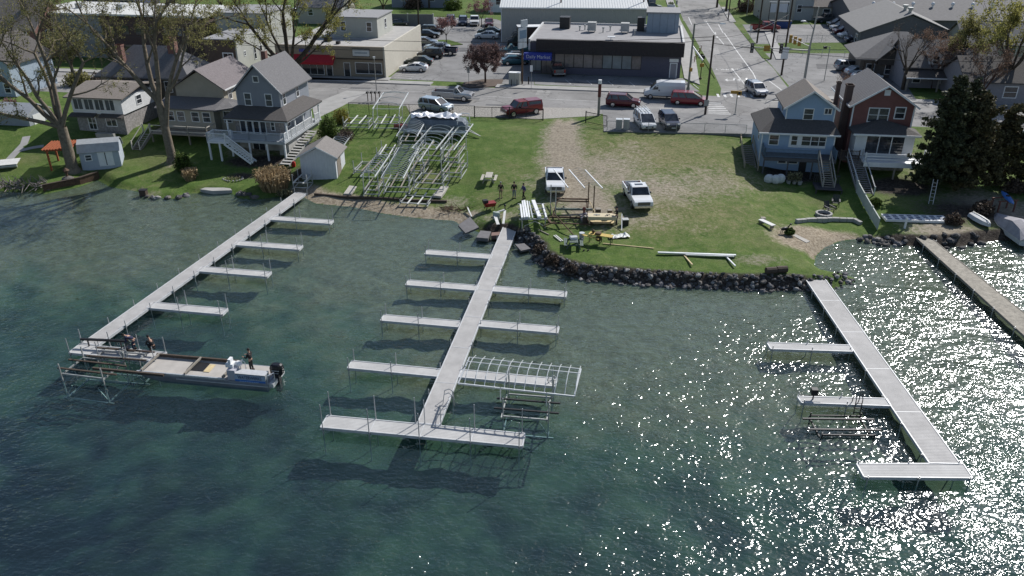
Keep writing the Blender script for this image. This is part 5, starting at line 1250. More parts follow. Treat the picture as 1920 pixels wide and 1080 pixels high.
# ================================================================ TREES AND PLANTS
def bark(name, col): return M(name, col, .95, var=.35, scale=3, bump=.7, bscale=8, spec=.1)
barkm = bark('bark_grey_brown', (.19,.16,.125)); barkd = bark('bark_dark', (.075,.062,.05)); barkr = bark('bark_reddish', (.10,.062,.052))
def leafm(name, col, trans=.3):
    if name in _M: return _M[name]
    m = bpy.data.materials.new(name); m.use_nodes = True; nt = m.node_tree; N = nt.nodes; L = nt.links
    b = N['Principled BSDF']; b.inputs['Roughness'].default_value = .7; b.inputs['Specular IOR Level'].default_value = .2
    g = N.new('ShaderNodeNewGeometry'); mr = N.new('ShaderNodeMapRange'); mr.inputs[3].default_value = .45; mr.inputs[4].default_value = 1.55
    L.new(g.outputs['Random Per Island'], mr.inputs[0])
    sc = N.new('ShaderNodeVectorMath'); sc.operation = 'SCALE'; sc.inputs[0].default_value = col; L.new(mr.outputs[0], sc.inputs['Scale'])
    L.new(sc.outputs[0], b.inputs['Base Color'])
    t = N.new('ShaderNodeBsdfTranslucent'); L.new(sc.outputs[0], t.inputs['Color'])
    mx = N.new('ShaderNodeMixShader'); mx.inputs[0].default_value = trans
    L.new(b.outputs[0], mx.inputs[1]); L.new(t.outputs[0], mx.inputs[2]); L.new(mx.outputs[0], N['Material Output'].inputs['Surface'])
    _M[name] = m; return m
RG = random.Random(5)
def rdir(): 
    z = RG.uniform(-1, 1); a = RG.uniform(0, 2*math.pi); r = math.sqrt(1-z*z); return Vector((r*math.cos(a), r*math.sin(a), z))
def leaf(mb, p, s):
    n = rdir(); u = n.orthogonal().normalized(); v = n.cross(u)
    a = RG.uniform(0, 6.28); u, v = u*math.cos(a)+v*math.sin(a), v*math.cos(a)-u*math.sin(a)
    mb.add([p-u*s*.5-v*s*.2, p+u*s*.1-v*s*.5, p+u*s*.6, p+u*s*.05+v*s*.5], [(0,1,2,3)])
class Grow:
    def __init__(s, up=.25, wig=.22, side=.55): s.side = side; s.t = MB(); s.tips = []; s.up = up; s.wig = wig; s.nseg = 0
    def limb(s, p, d, ln, r, depth, r_end=None, kids=3, spread=.75, shrink=.68):
        n = 4 if depth >= 3 else 3
        re = r * .55 if r_end is None else r_end
        sides = 8 if r > .2 else (6 if r > .07 else (4 if r > .03 else 3))
        pts = [p]
        for i in range(n):
            d = (d + rdir()*s.wig + Vector((0,0,s.up*.25))).normalized()
            q = p + d*(ln/n); ra = r + (re-r)*i/n; rb = r + (re-r)*(i+1)/n
            s.t.tube(p, q, ra, rb, sides, cap=False); p = q; pts.append(p)
            if depth > 0 and i >= 1 and RG.random() < s.side:
                o = (d + rdir()*spread).normalized(); s.limb(p, o, ln*shrink*RG.uniform(.5,.85), rb*.55, depth-1, None, kids, spread, shrink)
            if depth <= 1: s.tips.append(p)
        if depth > 0:
            for _ in range(kids):
                o = (d + rdir()*spread).normalized(); s.limb(p, o, ln*shrink*RG.uniform(.75,1.15), re*.72, depth-1, None, kids, spread, shrink)
        else: s.tips.append(p)
def tree_from(name, label, base, g, leaves, bm, group=None, cat='tree'):
    """leaves: (material, n per tip, size, scatter)"""
    root = thing(name, label, cat, base, 0, group)
    g.t.build('trunk', bm, root, smooth=True)
    if leaves:
        m, n, sz, sc = leaves; mb = MB()
        for t in g.tips:
            k = int(n) + (1 if RG.random() < n - int(n) else 0)
            for _ in range(k): leaf(mb, t + rdir()*sc*RG.random(), sz*RG.uniform(.6,1.3))
        mb.build('crown', m, root)
    return root
olive = leafm('leaf_olive', (.215,.205,.085), .5); olive2 = leafm('leaf_yellow_green', (.25,.24,.075), .5); rbud = leafm('bud_reddish', (.20,.13,.095)); pinkl = leafm('blossom_pink', (.26,.15,.145)); purp = leafm('leaf_purple', (.19,.125,.115), .2)
egr = leafm('leaf_evergreen', (.060,.066,.034), .1); egr2 = leafm('leaf_evergreen_olive', (.105,.092,.045), .15); shrubg = leafm('leaf_shrub', (.085,.125,.03)); yel = leafm('leaf_yellow', (.24,.22,.05)); hay = leafm('dry_reed', (.36,.27,.16)); brownl = leafm('leaf_brown', (.10,.075,.058), .15)
# first big lakeside tree
b = G(138,322); g = Grow(.12, .2, .95)
g.t.tube((0,0,-.4),(-.1,.1,5.2), .66, .52, 12, cap=False); g.t.tube((0,0,-.4),(0,0,.5), .95, .66, 12, cap=False)
top = Vector((-.1,.1,5.1))
for d, ln, r in (((-.75,.1,.75),8.5,.30),((-.35,.35,.9),8.5,.27),((-.1,-.2,1),8,.26),((.12,.2,1),9.5,.30),((.35,-.1,.95),8,.28),((-.9,-.3,.62),6.5,.26)):
    g.limb(top, Vector(d).normalized(), ln, r, 5, kids=2, spread=.85, shrink=.6)
tree_from('large_tree', 'biggest lakeside tree with thick grey trunk forking low by the blue shed', b, g, (olive, .36, .12, .35), barkm, 'big lakeside trees')
# second big lakeside tree
b = G(324,302); g = Grow(.12, .2, .95)
g.t.tube((0,0,-.4),(-.3,.2,7.0), .52, .40, 12, cap=False); top = Vector((-.3,.2,6.9)); g.t.tube((0,0,-.4),(0,0,.4), .85, .62, 12, cap=False)
g.t.tube((-.1,.1,3.9),(.85,.3,8.0), .34, .26, 8, cap=False)
for d, ln, r in (((-.55,.0,.85),8,.30),((-.2,.3,1),8.5,.32),((.1,-.1,1),9,.32)): g.limb(top, Vector(d).normalized(), ln, r, 5, kids=2, spread=.85, shrink=.6)
for d, ln, r in (((.3,.1,1),8,.26),((.75,.1,.75),7,.2)): g.limb(Vector((.85,.3,7.9)), Vector(d).normalized(), ln, r, 5, kids=2, spread=.85, shrink=.6)
tree_from('large_tree', 'slimmer lakeside tree with two upright stems in front of the tan house', b, g, (olive, .42, .12, .35), barkm, 'big lakeside trees')
# leaning three-stemmed tree behind the grey house
b = W(548,172,3.0); g = Grow(.15, .16, .95)
g.t.tube((0,0,-.3),(0,0,3.4), .75, .62, 12, cap=False); top = Vector((0,0,3.3))
for d, ln, r in (((-.62,-.1,.78),8,.34),((-.12,.1,1),8,.36),((.68,.1,.72),9,.38),((-.35,.2,.9),7,.24),((.3,-.2,.95),7.5,.24),((-.85,.1,.45),6,.18),((.9,-.1,.4),6,.18)): g.limb(top, Vector(d).normalized(), ln, r, 5, kids=2, spread=.8, shrink=.58)
tree_from('large_tree', 'wide tree with three leaning dark limbs behind the grey gabled house', b, g, (olive2, .34, .14, .4), barkd, 'big lakeside trees')
def small_tree(name, label, base, ht, tr, leaves, bm, kids=3, depth=4, spread=.8, group=None, ltr=None, forks=5, up=.3):
    g = Grow(up, .16); tt = ht*.28
    g.t.tube((0,0,-.3),(0,0,tt), tr, tr*.8, 9, cap=False)
    for i in range(forks):
        a = 6.28*i/forks + RG.uniform(-.4,.4); g.limb(Vector((0,0,tt*.92)), Vector((math.cos(a)*.62,math.sin(a)*.62,1)).normalized(), ht*.3, tr*.5, depth-1, kids=kids, spread=spread, shrink=.64)
    return tree_from(name, label, base, g, leaves, bm, group)
small_tree('ornamental_tree', 'round purple budded tree on the kerb island', W(910,155,3.1), 6.3, .16, (purp, 2.3, .14, .38), barkr, kids=3, depth=5, spread=1.05, forks=7, up=.12)
small_tree('ornamental_tree', 'small pink blossoming tree in the grass bed of the shop lot', W(837,82,3.1), 5.6, .1, (pinkl, 1.6, .16, .4), barkd, depth=4)
small_tree('ornamental_tree', 'small pink tree between the cars of the far row', W(903,50,3.1), 6, .1, (pinkl, 1.4, .16, .4), barkd, depth=4)
small_tree('bare_tree', 'bare leafless tree between the two dormers and the red roof', W(1692,168,3), 10.5, .26, (brownl, .5, .1, .3), barkd, depth=5, kids=2, forks=5, spread=.75)
small_tree('bare_tree', 'small bare bush tree beside the red house chimney', W(1578,190,3), 4.5, .1, (rbud, .6, .08, .25), barkr, depth=4, kids=3, spread=1.0)
small_tree('bare_tree', 'reddish bare tree against the slate office roof', W(1735,150,3), 8, .18, (rbud, 2.2, .14, .5), barkr, depth=5, kids=2)
small_tree('budding_tree', 'tall olive budding tree above the evergreens', W(1880,190,3), 16.5, .38, (olive2, 2.6, .2, .8), barkd, depth=5, kids=2, forks=6, group='olive trees on the right')
small_tree('budding_tree', 'thin olive tree leaning over the slate roofs', W(1800,165,3), 11, .25, (olive, 2.0, .18, .6), barkd, depth=5, kids=2, group='olive trees on the right')
small_tree('budding_tree', 'grey twigged tree before the two dormers', W(1745,165,3), 8.5, .2, (rbud, .7, .13, .5), barkr, depth=5, kids=2)
small_tree('budding_tree', 'mauve twigged tree beside the dark roofed house', W(1835,205,3), 9.5, .2, (rbud, .8, .14, .5), barkr, depth=5, kids=2)
# trees along the far top
for i, (px, py, ht, lm, lab) in enumerate(((1344,14,12,olive,'street tree with double dark trunk at the top of the side street'),(1361,22,12,olive2,'street tree nearest the far lawn path'),
   (1385,14,9,brownl,'brown leafed tree in front of the far lawn'),(1548,26,9,olive2,'green tree above the upper lot row'),(1510,14,10,brownl,'russet tree behind the bungalow'),(1410,20,8,olive2,'yellow green tree by the cream far house'),(1590,24,10,brownl,'brown tree at the end of the vent roof'),
   (70,60,12,olive,'olive tree over the brick house'),(215,44,13,olive2,'yellow green tree above the white flat roof'),(330,40,13,rbud,'reddish tree above the white flat roof'),(420,44,14,olive2,'tall yellow green tree behind the pale block'),(655,40,11,olive2,'yellow green tree at the top beyond the shops'),(720,34,9,olive,'olive tree by the far lawn'),(805,16,8,brownl,'russet tree by the far slate house'),(140,150,9,olive,'thin olive tree behind the white house'))):
    small_tree('street_tree', lab, W(px, py, 3), ht, .28, (lm, 1.0, .2, .7), barkd, depth=4, kids=3, forks=5, group='trees along the top')
# evergreens on the right
def evergreen(label, base, ht, rad, lm, n, group):
    root = thing('evergreen_tree', label, 'tree', base, 0, group)
    mb = MB(); mb.tube((0,0,-.4),(.1,0,ht*.9), .26, .06, 8)
    cl = MB(); nb = int(n / 24)
    for k in range(nb):
        z = ht*(.07 + .9*((k + RG.random())/nb)); a = RG.uniform(0, 6.28); t = z/ht
        rr = rad*min(1, 1.5*(1-t))**.7*RG.uniform(.45, 1.2); d = Vector((math.cos(a), math.sin(a), RG.uniform(-.12, .3))); p0 = Vector((.1*t, 0, z)); p1 = p0 + d*rr
        mb.tube(p0, p1, .045, .012, 4)
        for i in range(max(3, int(rr*5.5))):
            f = .22 + .8*RG.random(); c = p0.lerp(p1, f) + rdir()*.22
            for _ in range(13): leaf(cl, c + rdir()*(.2 + .26*(1-f))*RG.random()**.5 + Vector((0,0,-.12*RG.random())), RG.uniform(.13, .32))
    mb.build('trunk', barkd, root); cl.build('crown', lm, root)
for px, py, ht, rad, lm, n, lab in ((1782,342,11.4,2.9,egr,3000,'dark evergreen close behind the one next to the red house'),(1750,352,12.2,3.1,egr,4300,'dark evergreen next to the red house'),(1805,352,10.2,3.2,egr2,3700,'brownish evergreen between the dark ones'),(1865,347,9.0,3.1,egr2,3000,'lower olive evergreen by the white boat'),(1925,352,11.3,3.4,egr,3300,'dark evergreen cut by the right picture edge')):
    evergreen(lab, G(px, py), ht, rad, lm, n, 'evergreens beside the red house')
# shrubs
def shrub(name, label, base, rx, ry, hz, lm, n, sz, group=None, stems=True):
    root = thing(name, label, 'shrub', base, 0, group); mb = MB(); st = MB()
    for i in range(n):
        d = rdir(); d.z = abs(d.z); r = RG.random()**.45
        k = .8 + .35*mnoise.noise(Vector((d.x*2.2+base.x, d.y*2.2, d.z*2.2)))
        leaf(mb, Vector((d.x*rx*r*k, d.y*ry*r*k, .15+d.z*hz*r*k)), sz*RG.uniform(.6,1.4))
    for i in range(22):
        a = RG.uniform(0,6.28); q = RG.random()
        st.tube((0,0,-.1),(rx*.8*q*math.cos(a), ry*.8*q*math.sin(a), hz*.8*(1-.3*q)), .025, .008, 4)
    st.build('stem', barkd, root); mb.build('foliage', lm, root); return root
shrub('shrub', 'green lakeside shrub at the foot of the slimmer big tree', G(345,320), 1.25, 1.1, 2.6, shrubg, 2600, .16)
shrub('shrub', 'tall yellow green shrub beside the garden steps', G(618,262), 1.5, 1.3, 3.6, shrubg, 3000, .17)
shrub('shrub', 'yellow flowering shrub by the driveway fence', G(640,232), 1.6, 1.3, 2.4, yel, 1800, .14)
shrub('shrub', 'brown scrub behind the shed', G(648,262), 1.3, 2.2, 1.5, brownl, 1400, .14)
for px, py, s_, lm, lab in ((1012,476,.8,brownl,'purple brown bush on the bank right of the central dock head'),(1036,496,.9,brownl,'purple brown bush on the bank below the picnic table'),(1072,512,.7,brownl,'low brown bush on the riprap bank'),(195,163,2.3,brownl,'dark brown hedge bush left of the hip roofed house'),(225,166,2.4,brownl,'dark bush under the hip roofed house windows'),(262,168,2.3,rbud,'reddish bush under the hip roofed house windows'),(290,170,2.2,rbud,'reddish bush beside the tan house'),(150,160,2.6,olive,'olive bush beside the pale street'),(20,205,1.5,pinkl,'pink flowering bush behind the garage'),(1480,440,.6,shrubg,'low green weed by the small sandy beach'),(1255,103,.9,shrubg,'small yucca beside the far market wall'),
   (1315,108,.5,brownl,'brown planting beside the bike racks'),(850,18,3,shrubg,'dark green far bush by the slate house'),(775,16,3,brownl,'brown far bush by the slate house'),(1440,34,3,brownl,'brown bush before the far cream house'),(1500,34,3,brownl,'brown bush before the tan bungalow'),(1535,32,2.4,brownl,'brown bush at the end of the bungalow'),(1398,22,3.0,brownl,'brown bare hedge beside the far lawn path'),(1005,108,1.2,brownl,'brown bush by the blue awning'),
   (1640,386,.8,shrubg,'low green plants along the white fence'),(1840,400,1.5,brownl,'brown brush under the evergreens'),(1785,420,1.1,brownl,'brown brush near the wooden dock'),(1900,360,1.6,brownl,'dark brush behind the kayak rack')):
    shrub('bush', lab, W(px, py, 3) if py < 200 else G(px, py), s_, s_*.9, s_*1.05, lm, int(900 + 300*s_), .12 + .05*s_)
def reeds(label, base, n, rad, ht, m=hay):
    root = thing('reed_clump', label, 'reeds', base, 0, 'dry reeds'); mb = MB()
    for i in range(n):
        a = RG.uniform(0,6.28); r = rad*math.sqrt(RG.random()); p = Vector((r*math.cos(a), r*math.sin(a), -.1)); h_ = ht*RG.uniform(.6,1.1)
        q = p + Vector((math.cos(a)*r*.35+RG.uniform(-.2,.2), math.sin(a)*r*.35+RG.uniform(-.2,.2), h_)); w_ = Vector((math.cos(a+1.57),math.sin(a+1.57),0))*.03
        mb.add([p-w_, p+w_, q+w_*.6, q-w_*.6], [(0,1,2,3)])
        for _ in range(2): leaf(mb, q - Vector((0,0,RG.random()*.5)), .2)
    mb.build('stalks', m, root)
reeds('tall dry reed clump by the shore end of the left dock', G(515,352), 900, 1.5, 2.1)
reeds('small dry grass clump beside the green lakeside shrub', G(357,336), 300, .6, 1.3)
shrub('bush', 'pale scrub at the foot of the reed clump', G(535,368), 1.2, .7, .8, M('leaf_pale', (.2,.19,.11)) if False else leafm('leaf_pale', (.2,.19,.11)), 900, .12)

# ================================================================ BOAT LIFTS, PEOPLE, SHORE OBJECTS
calu = M('canopy_aluminium', (.56,.58,.58), .5, .1, var=.08)
yalu = M('lift_aluminium', (.42,.435,.43), .5, .2, var=.15)
def lift(label, base, rz, w=2.9, l=3.4, hp=2.0, bunk_z=.7, mat=None, canopy=None, bunkm=None, group='boat lifts in the yard', post_all=True, wheel=True):
    """canopy: (length, width, height above base, y offset, n bows)"""
    mat = mat or yalu; bm = bunkm or wood
    t = thing('boat_lift', label, 'boat lift', base, rz, group)
    mb = MB()
    for x in (-w/2, w/2): mb.bar((x,-l/2-.35,.12),(x,l/2+.35,.12),.075,.08)
    for y in (-l/2, l/2): mb.bar((-w/2,y,.2),(w/2,y,.2),.075,.09)
    mb.build('base_frame', mat, t)
    for x in (-w/2, w/2):
        for y in (-l/2, l/2):
            mb = MB(); mb.bar((x,y,.05),(x,y,hp),.075,.075); mb.bar((x,y,.3),(x,y*.62,hp*.42),.05); mb.build('post', mat, t)
    mb = MB()
    for y in (-l/2, l/2): mb.bar((-w/2+.06,y+.12,bunk_z-.18),(w/2-.06,y+.12,bunk_z-.18),.075,.1)
    for x in (-w/2+.1, w/2-.1): mb.bar((x,-l/2,bunk_z-.06),(x,l/2,bunk_z-.06),.07,.1)
    mb.build('cradle', mat, t)
    for x in (-.55, .55):
        mb = MB(); mb.bar((x,-l/2-.6,bunk_z+.02),(x,l/2+.7,bunk_z+.02),.12,.09); mb.build('bunk', bm, t)
    if wheel:
        mb = MB(); c = Vector((w/2+.12,-l/2,hp-.25)); pts = [c+Vector((0,math.cos(k*.7854)*.36,math.sin(k*.7854)*.36)) for k in range(9)]
        mb.path(pts, .025, 5); mb.bar(c+Vector((0,-.36,0)),c+Vector((0,.36,0)),.03); mb.bar(c+Vector((0,0,-.36)),c+Vector((0,0,.36)),.03); mb.box(w/2,w/2+.1,-l/2-.08,-l/2+.08,hp-.4,hp-.1); mb.build('winch', mat, t)
    if canopy:
        cl, cw, ch, yo, nb = canopy[:5]; mb = MB(); z = ch
        for x in (-cw/2, cw/2): mb.bar((x,yo-cl/2,z),(x,yo+cl/2,z),.09,.11)
        for x in (-w/2, w/2):
            for y in (-l/2, l/2): mb.bar((x,y,hp),(math.copysign(cw/2,x),y+yo*.3,z),.06)
        for y in (yo-cl/2, yo+cl/2): mb.bar((-cw/2,y,z),(cw/2,y,z),.05)
        c = mb.build('canopy_frame', calu, t)
        for k in range(nb):
            y = yo - cl/2 + cl*(k+.5)/nb; mb = MB()
            mb.path([(-cw/2,y,z),(-cw*.40,y,z+.26),(-cw*.2,y,z+.42),(0,y,z+.47),(cw*.2,y,z+.42),(cw*.40,y,z+.26),(cw/2,y,z)], .034, 4)
            mb.build('bow', calu, c)
    return t
def ground_at(x, y): return Vector((x, y, H(x, y)))
lift('long lift whose dense ribbed canopy lies nearest the beach', ground_at(-12.2, 82.2), R(-3), 2.7, 3.6, 1.8, .9, canopy=(10.6,2.3,2.4,1.6,19))
lift('lift with ribbed canopy just beyond the dense ribbed one', ground_at(-12.0, 94.0), R(-3), 2.7, 3.4, 1.5, .8, canopy=(9.6,2.4,1.85,1.0,15))
lift('wide lift with two long bright rails beside the ribbed canopies', ground_at(-9.2, 90.0), R(-9), 2.9, 4.2, 1.6, .9, canopy=(11.4,2.7,2.1,1.8,9))
lift('lift under the pale rail in front of the covered pontoon boat', ground_at(-6.6, 89.6), R(-9), 1.7, 4.4, 1.6, .8, canopy=(10.8,1.5,2.1,1.5,6), wheel=False)
lift('lift with an open canopy nearest the street fence', ground_at(-15.6, 99.0), R(-1), 3.2, 3.0, 1.7, .9, bunkm=M('bunk_white', (.6,.6,.58)), canopy=(8.6,3.3,2.5,3.2,3))
lift('lift with two white bunks beside the yellow shrub', ground_at(-19.4, 99.2), R(-4), 3.2, 2.6, 1.5, .8, bunkm=M('bunk_white', (.6,.6,.58)), wheel=False)
lift('short open lift behind the white shed', ground_at(-15.9, 86.8), R(-8), 3.3, 3.0, 1.5, .55, wheel=True)
lift('small lift between the ribbed canopy and the lawn', ground_at(-8.7, 82.4), R(-9), 3.2, 3.0, 1.9, 1.0)
lift('low lift on the ground at the beach edge', ground_at(-10.0, 78.9), R(-10), 3.0, 2.2, .55, .35, bunkm=M('bunk_white', (.6,.6,.58)), wheel=False)
lift('narrow lift half behind the dense ribbed canopy', ground_at(-14.9, 81.6), R(-4), 1.6, 2.6, 1.9, .8, wheel=False, canopy=(7.5,1.5,2.5,1.4,10))
lift('slim lift squeezed between the ribbed canopy and the wide railed lift', ground_at(-10.4, 86.2), R(-6), 1.5, 3.2, 1.5, .7, wheel=True, canopy=(8.0,1.2,2.0,1.4,5))
lift('low lift with white bunks behind the narrow ribbed lift', ground_at(-14.6, 90.6), R(-3), 2.0, 2.8, 1.3, .6, bunkm=M('bunk_white', (.6,.6,.58)), wheel=False)
lift('bare lift frame on the lawn side of the railed lifts', ground_at(-6.4, 85.4), R(-9), 2.2, 3.4, 2.1, .8, wheel=False)
# loose canopy lying on stands
t = thing('canopy_frame', 'ladder like loose lift canopy lying behind the shed', 'canopy frame', ground_at(-20.6, 92.5), R(-1), 'boat lifts in the yard')
mb = MB()
for x in (-.9, .9): mb.bar((x,-3.4,.95),(x,3.4,.95),.09,.11)
mb.build('rail', alu, t)
for k in range(10):
    y = -3.2 + k*.7; mb = MB(); mb.path([(-.9,y,.95),(-.5,y,1.2),(0,y,1.28),(.5,y,1.2),(.9,y,.95)], .036, 4); mb.build('bow', alu, t)
for x in (-.9, .9):
    for y in (-2.8, 2.8): mb = MB(); mb.bar((x,y,0),(x,y,.9),.07); mb.build('leg', alud, t)
# lift by the shore end of the left dock
b = G(569,350); lift('short blue grey lift standing at the shore end of the left dock', b, R(-6), 1.6, 1.7, 1.7, .9, bunkm=M('bunk_white', (.6,.6,.58)), wheel=False)
# water lifts
midl = lift('lift with long open canopy frame beside the central dock', (1.05, 42.6, -1.3), R(82), 2.7, 2.9, 2.9, 1.5, mat=alud, bunkm=black, group=None)
cf = thing('canopy_frame', 'bare white canopy frame on the lift beside the central dock', 'canopy frame', (0.5, 42.2, 0), R(-11))
mb = MB(); mb.bar((-3.7,-1.25,2.55),(3.6,-1.25,2.55),.08,.1); mb.bar((-3.6,1.35,2.9),(3.7,1.35,2.9),.05); mb.bar((-3.6,.6,3.05),(3.7,.6,3.05),.05); mb.bar((-3.7,-1.25,2.55),(-3.6,1.35,2.9),.08); mb.bar((3.6,-1.25,2.55),(3.7,1.35,2.9),.08)
for x in (-1.0, 1.9):
    for y in (-1.25, 1.3): mb.bar((x,y,1.6),(x,y,2.6 if y < 0 else 2.9),.06)
mb.build('rail', alu, cf)
for k in range(12):
    x = -3.3 + k*.63; mb = MB(); mb.path([(x,-1.25,2.55),(x,-.7,2.95),(x,.2,3.12),(x,1.0,3.05),(x,1.9,2.75)], .028, 5); mb.build('bow', alu, cf)
lift('dark low lift beside the glittering dock finger', (20.7, 40.6, -1.5), R(89), 2.2, 3.2, 1.8, 1.7, mat=dark, bunkm=dark, group=None, wheel=False)
mb = MB()
t = thing('winch_post', 'black winch box on the far finger of the glittering dock', 'winch', W(1524,748,DZ), R(-4)); mb = MB(); mb.tube((0,0,0),(0,0,.5),.05); mb.box(-.2,.2,-.18,.18,.4,.8); mb.build('winch_box', black, t); mb = MB(); mb.bar((-.9,-.05,.3),(.6,-.05,.3),.04); mb.build('crank_arm', dark, t)
t = thing('ladder', 'hooped ladder rail on the finger by the dark low lift', 'ladder', W(1600,757,DZ), R(-4)); mb = MB()
for o in (0,.4): mb.path([(o,-.35,-.6),(o,-.3,.55),(o,-.05,.8),(o,.2,.6),(o,.25,0)], .03, 6)
for k in range(3): mb.bar((0,-.34,-.45+k*.35),(.4,-.34,-.45+k*.35),.05)
mb.build('rail', dark, t)
lift('dark hoist being set at the end of the left dock', (-29.0, 46.6, -1.5), R(79), 2.3, 3.2, 2.9, 2.1, mat=alud, bunkm=brownwood, group=None)
lift('long dark bunk frame hung in front of the left dock platform', (-27.6, 48.0, -1.4), R(82), .9, 3.2, 2.2, 2.2, mat=alud, bunkm=brownwood, group=None, wheel=False)
t = thing('timber_beam', 'long dark beam lying from the hoist to the work barge', 'beam', (-28.9, 46.4, .55), R(-9.5)); mb = MB(); mb.bar((0,0,.1),(5.3,0,.1),.14,.16); mb.build('beam', brownwood, t)
t = thing('timber_beam', 'dark padded beam lying along the left dock platform', 'beam', W(155,648,DZ), R(-6)); mb = MB(); mb.bar((0,0,.55),(3.6,0,.6),.16,.14); mb.build('beam', black, t); 
for x in (.5, 3.0): MB().bar((x,0,0),(x,0,.5),.08).build('leg', dark, t)

# ---------------- people
def skin_mesh(verts, edges, radii, root=0, sub=1):
    me = bpy.data.meshes.new('tmp'); me.from_pydata([tuple(v) for v in verts], edges, []); o = bpy.data.objects.new('tmp', me); C.objects.link(o)
    md = o.modifiers.new('s', 'SKIN'); md.use_smooth_shade = True
    for i, sv in enumerate(me.skin_vertices[0].data):
        r = radii[i]; sv.radius = r if isinstance(r, tuple) else (r, r); sv.use_root = (i == root)
    o.modifiers.new('u', 'SUBSURF').levels = sub
    dg = bpy.context.evaluated_depsgraph_get(); out = bpy.data.meshes.new_from_object(o.evaluated_get(dg)); bpy.data.objects.remove(o); return out
skinm = M('skin', (.42,.25,.18), .6, var=.05)
def person(label, base, rz, top, bottom, hairm, pose='stand', shorts=False, cap=None, s=1.0):
    root = thing('person', label, 'person', base, rz); root.scale = (s, s, s)
    # x right, y forward (faces +y)
    if pose == 'stand': hip, ch, nk, hd = (0,0,.93), (0,.01,1.28), (0,0,1.48), (0,.02,1.66); kn = [(-.10,.03,.50),(.10,.03,.50)]; an = [(-.12,0,.08),(.12,0,.08)]; el = [(-.27,-.02,1.16),(.27,-.02,1.16)]; wr = [(-.24,.16,.95),(.24,.16,.95)]
    elif pose == 'walk': hip, ch, nk, hd = (0,0,.92), (0,.02,1.27), (0,.02,1.47), (0,.05,1.65); kn = [(-.10,.16,.50),(.10,-.02,.48)]; an = [(-.11,.16,.08),(.11,-.24,.10)]; el = [(-.27,-.06,1.15),(.27,.06,1.15)]; wr = [(-.25,.05,.92),(.24,.25,.98)]
    elif pose == 'drive': hip, ch, nk, hd = (0,0,.93), (0,.04,1.28), (0,.03,1.48), (0,.06,1.66); kn = [(-.10,.05,.50),(.10,.05,.50)]; an = [(-.13,0,.08),(.13,0,.08)]; el = [(-.28,.12,1.14),(.28,.12,1.14)]; wr = [(-.18,.38,1.16),(.18,.38,1.16)]
    elif pose == 'bend': hip, ch, nk, hd = (0,-.10,.88), (0,.24,1.10), (0,.40,1.20), (0,.55,1.25); kn = [(-.12,.06,.50),(.12,.06,.50)]; an = [(-.14,0,.08),(.14,-.04,.08)]; el = [(-.26,.36,.86),(.26,.36,.86)]; wr = [(-.16,.52,.66),(.16,.52,.66)]
    else: hip, ch, nk, hd = (0,-.12,.36), (0,.08,.68), (0,.16,.86), (0,.26,1.02); kn = [(-.17,.28,.48),(.17,.28,.48)]; an = [(-.14,.02,.08),(.14,.02,.08)]; el = [(-.28,.26,.54),(.28,.26,.54)]; wr = [(-.14,.46,.46),(.14,.46,.46)]
    V = Vector; hip, ch, nk, hd = map(V, (hip, ch, nk, hd)); hdir = (hd-nk).normalized(); hdir2 = (hdir + V((0,0,1))*.8).normalized()
    sh = [ch.lerp(nk,.72)+V((-.19,0,-.02)), ch.lerp(nk,.72)+V((.19,0,-.02))]; hj = [hip+V((-.10,0,-.04)), hip+V((.10,0,-.04))]
    vs = [hip, hip.lerp(ch,.5), ch, nk, hd, hd+hdir2*.11]; ra = [(.15,.11),(.135,.10),(.165,.115),.058,(.082,.098),(.06,.07)]; ed = [(0,1),(1,2),(2,3),(3,4),(4,5)]
    def add(p, r, par): vs.append(V(p)); ra.append(r); ed.append((par, len(vs)-1)); return len(vs)-1
    for i in (0,1):
        a = add(sh[i], .072, 2); b2 = add(el[i], .045, a); c2 = add(wr[i], .03, b2); f = (V(wr[i])-V(el[i])).normalized(); add(V(wr[i])+f*.085, (.042,.018), c2)
        a = add(hj[i], .095, 0); b2 = add(kn[i], .06, a); c2 = add(an[i], .042, b2); add(V(an[i])+V((0,.15,-.035)), (.045,.03), c2)
    me = skin_mesh(vs, ed, ra)
    # fingers, thumb, nose, ears, eyes joined into the same body mesh
    mb = MB(); mb.v = [tuple(v.co) for v in me.vertices]; mb.f = [tuple(p.vertices) for p in me.polygons]; mb.m = [0]*len(mb.f)
    for i in (0,1):
        f = (V(wr[i])-V(el[i])).normalized(); sd = f.cross(V((0,0,1))).normalized() if abs(f.z) < .95 else V((1,0,0)); k0 = V(wr[i])+f*.095
        for k, ln in enumerate((.066,.078,.074,.058)):
            p = k0 + sd*(k-1.5)*.02; q = p + f*ln*.55; e = q + (f*.6+V((0,0,-.8)))*ln*.5; mb.tube(p-f*.03,q,.0095,.009,5); mb.tube(q,e,.009,.007,5)
        p = V(wr[i])+f*.04 + sd*(.035 if i else -.035); mb.tube(p, p + f*.045 + sd*(.035 if i else -.035), .011,.008,5)
    fw = V((0,1,0)) if hd.z > 1.5 else (V((0,1,-.35)).normalized())
    mb.ball(hd+fw*.105, (.016,.022,.022), n=6, k=4)
    for s_ in (-1,1): mb.ball(hd+V((s_*.092,-.005,0)), (.012,.02,.03), n=6, k=4)
    body = mb.build('body', skinm, root, smooth=True)
    mb = MB()
    for s_ in (-1,1): mb.ball(hd+fw*.094+V((s_*.034,0,.022)), .012, n=6, k=4)
    mb.box(-.026,.026,hd.y+.09,hd.y+.102,hd.z-.062,hd.z-.05); mb.build('face_details', M('face_dark', (.10,.04,.035)), root)
    # clothes
    tv = [hip+V((0,0,.02)), hip.lerp(ch,.5), ch, ch.lerp(nk,.75)]; tr = [(.168,.13),(.158,.122),(.188,.138),(.10,.085)]; te = [(0,1),(1,2),(2,3)]
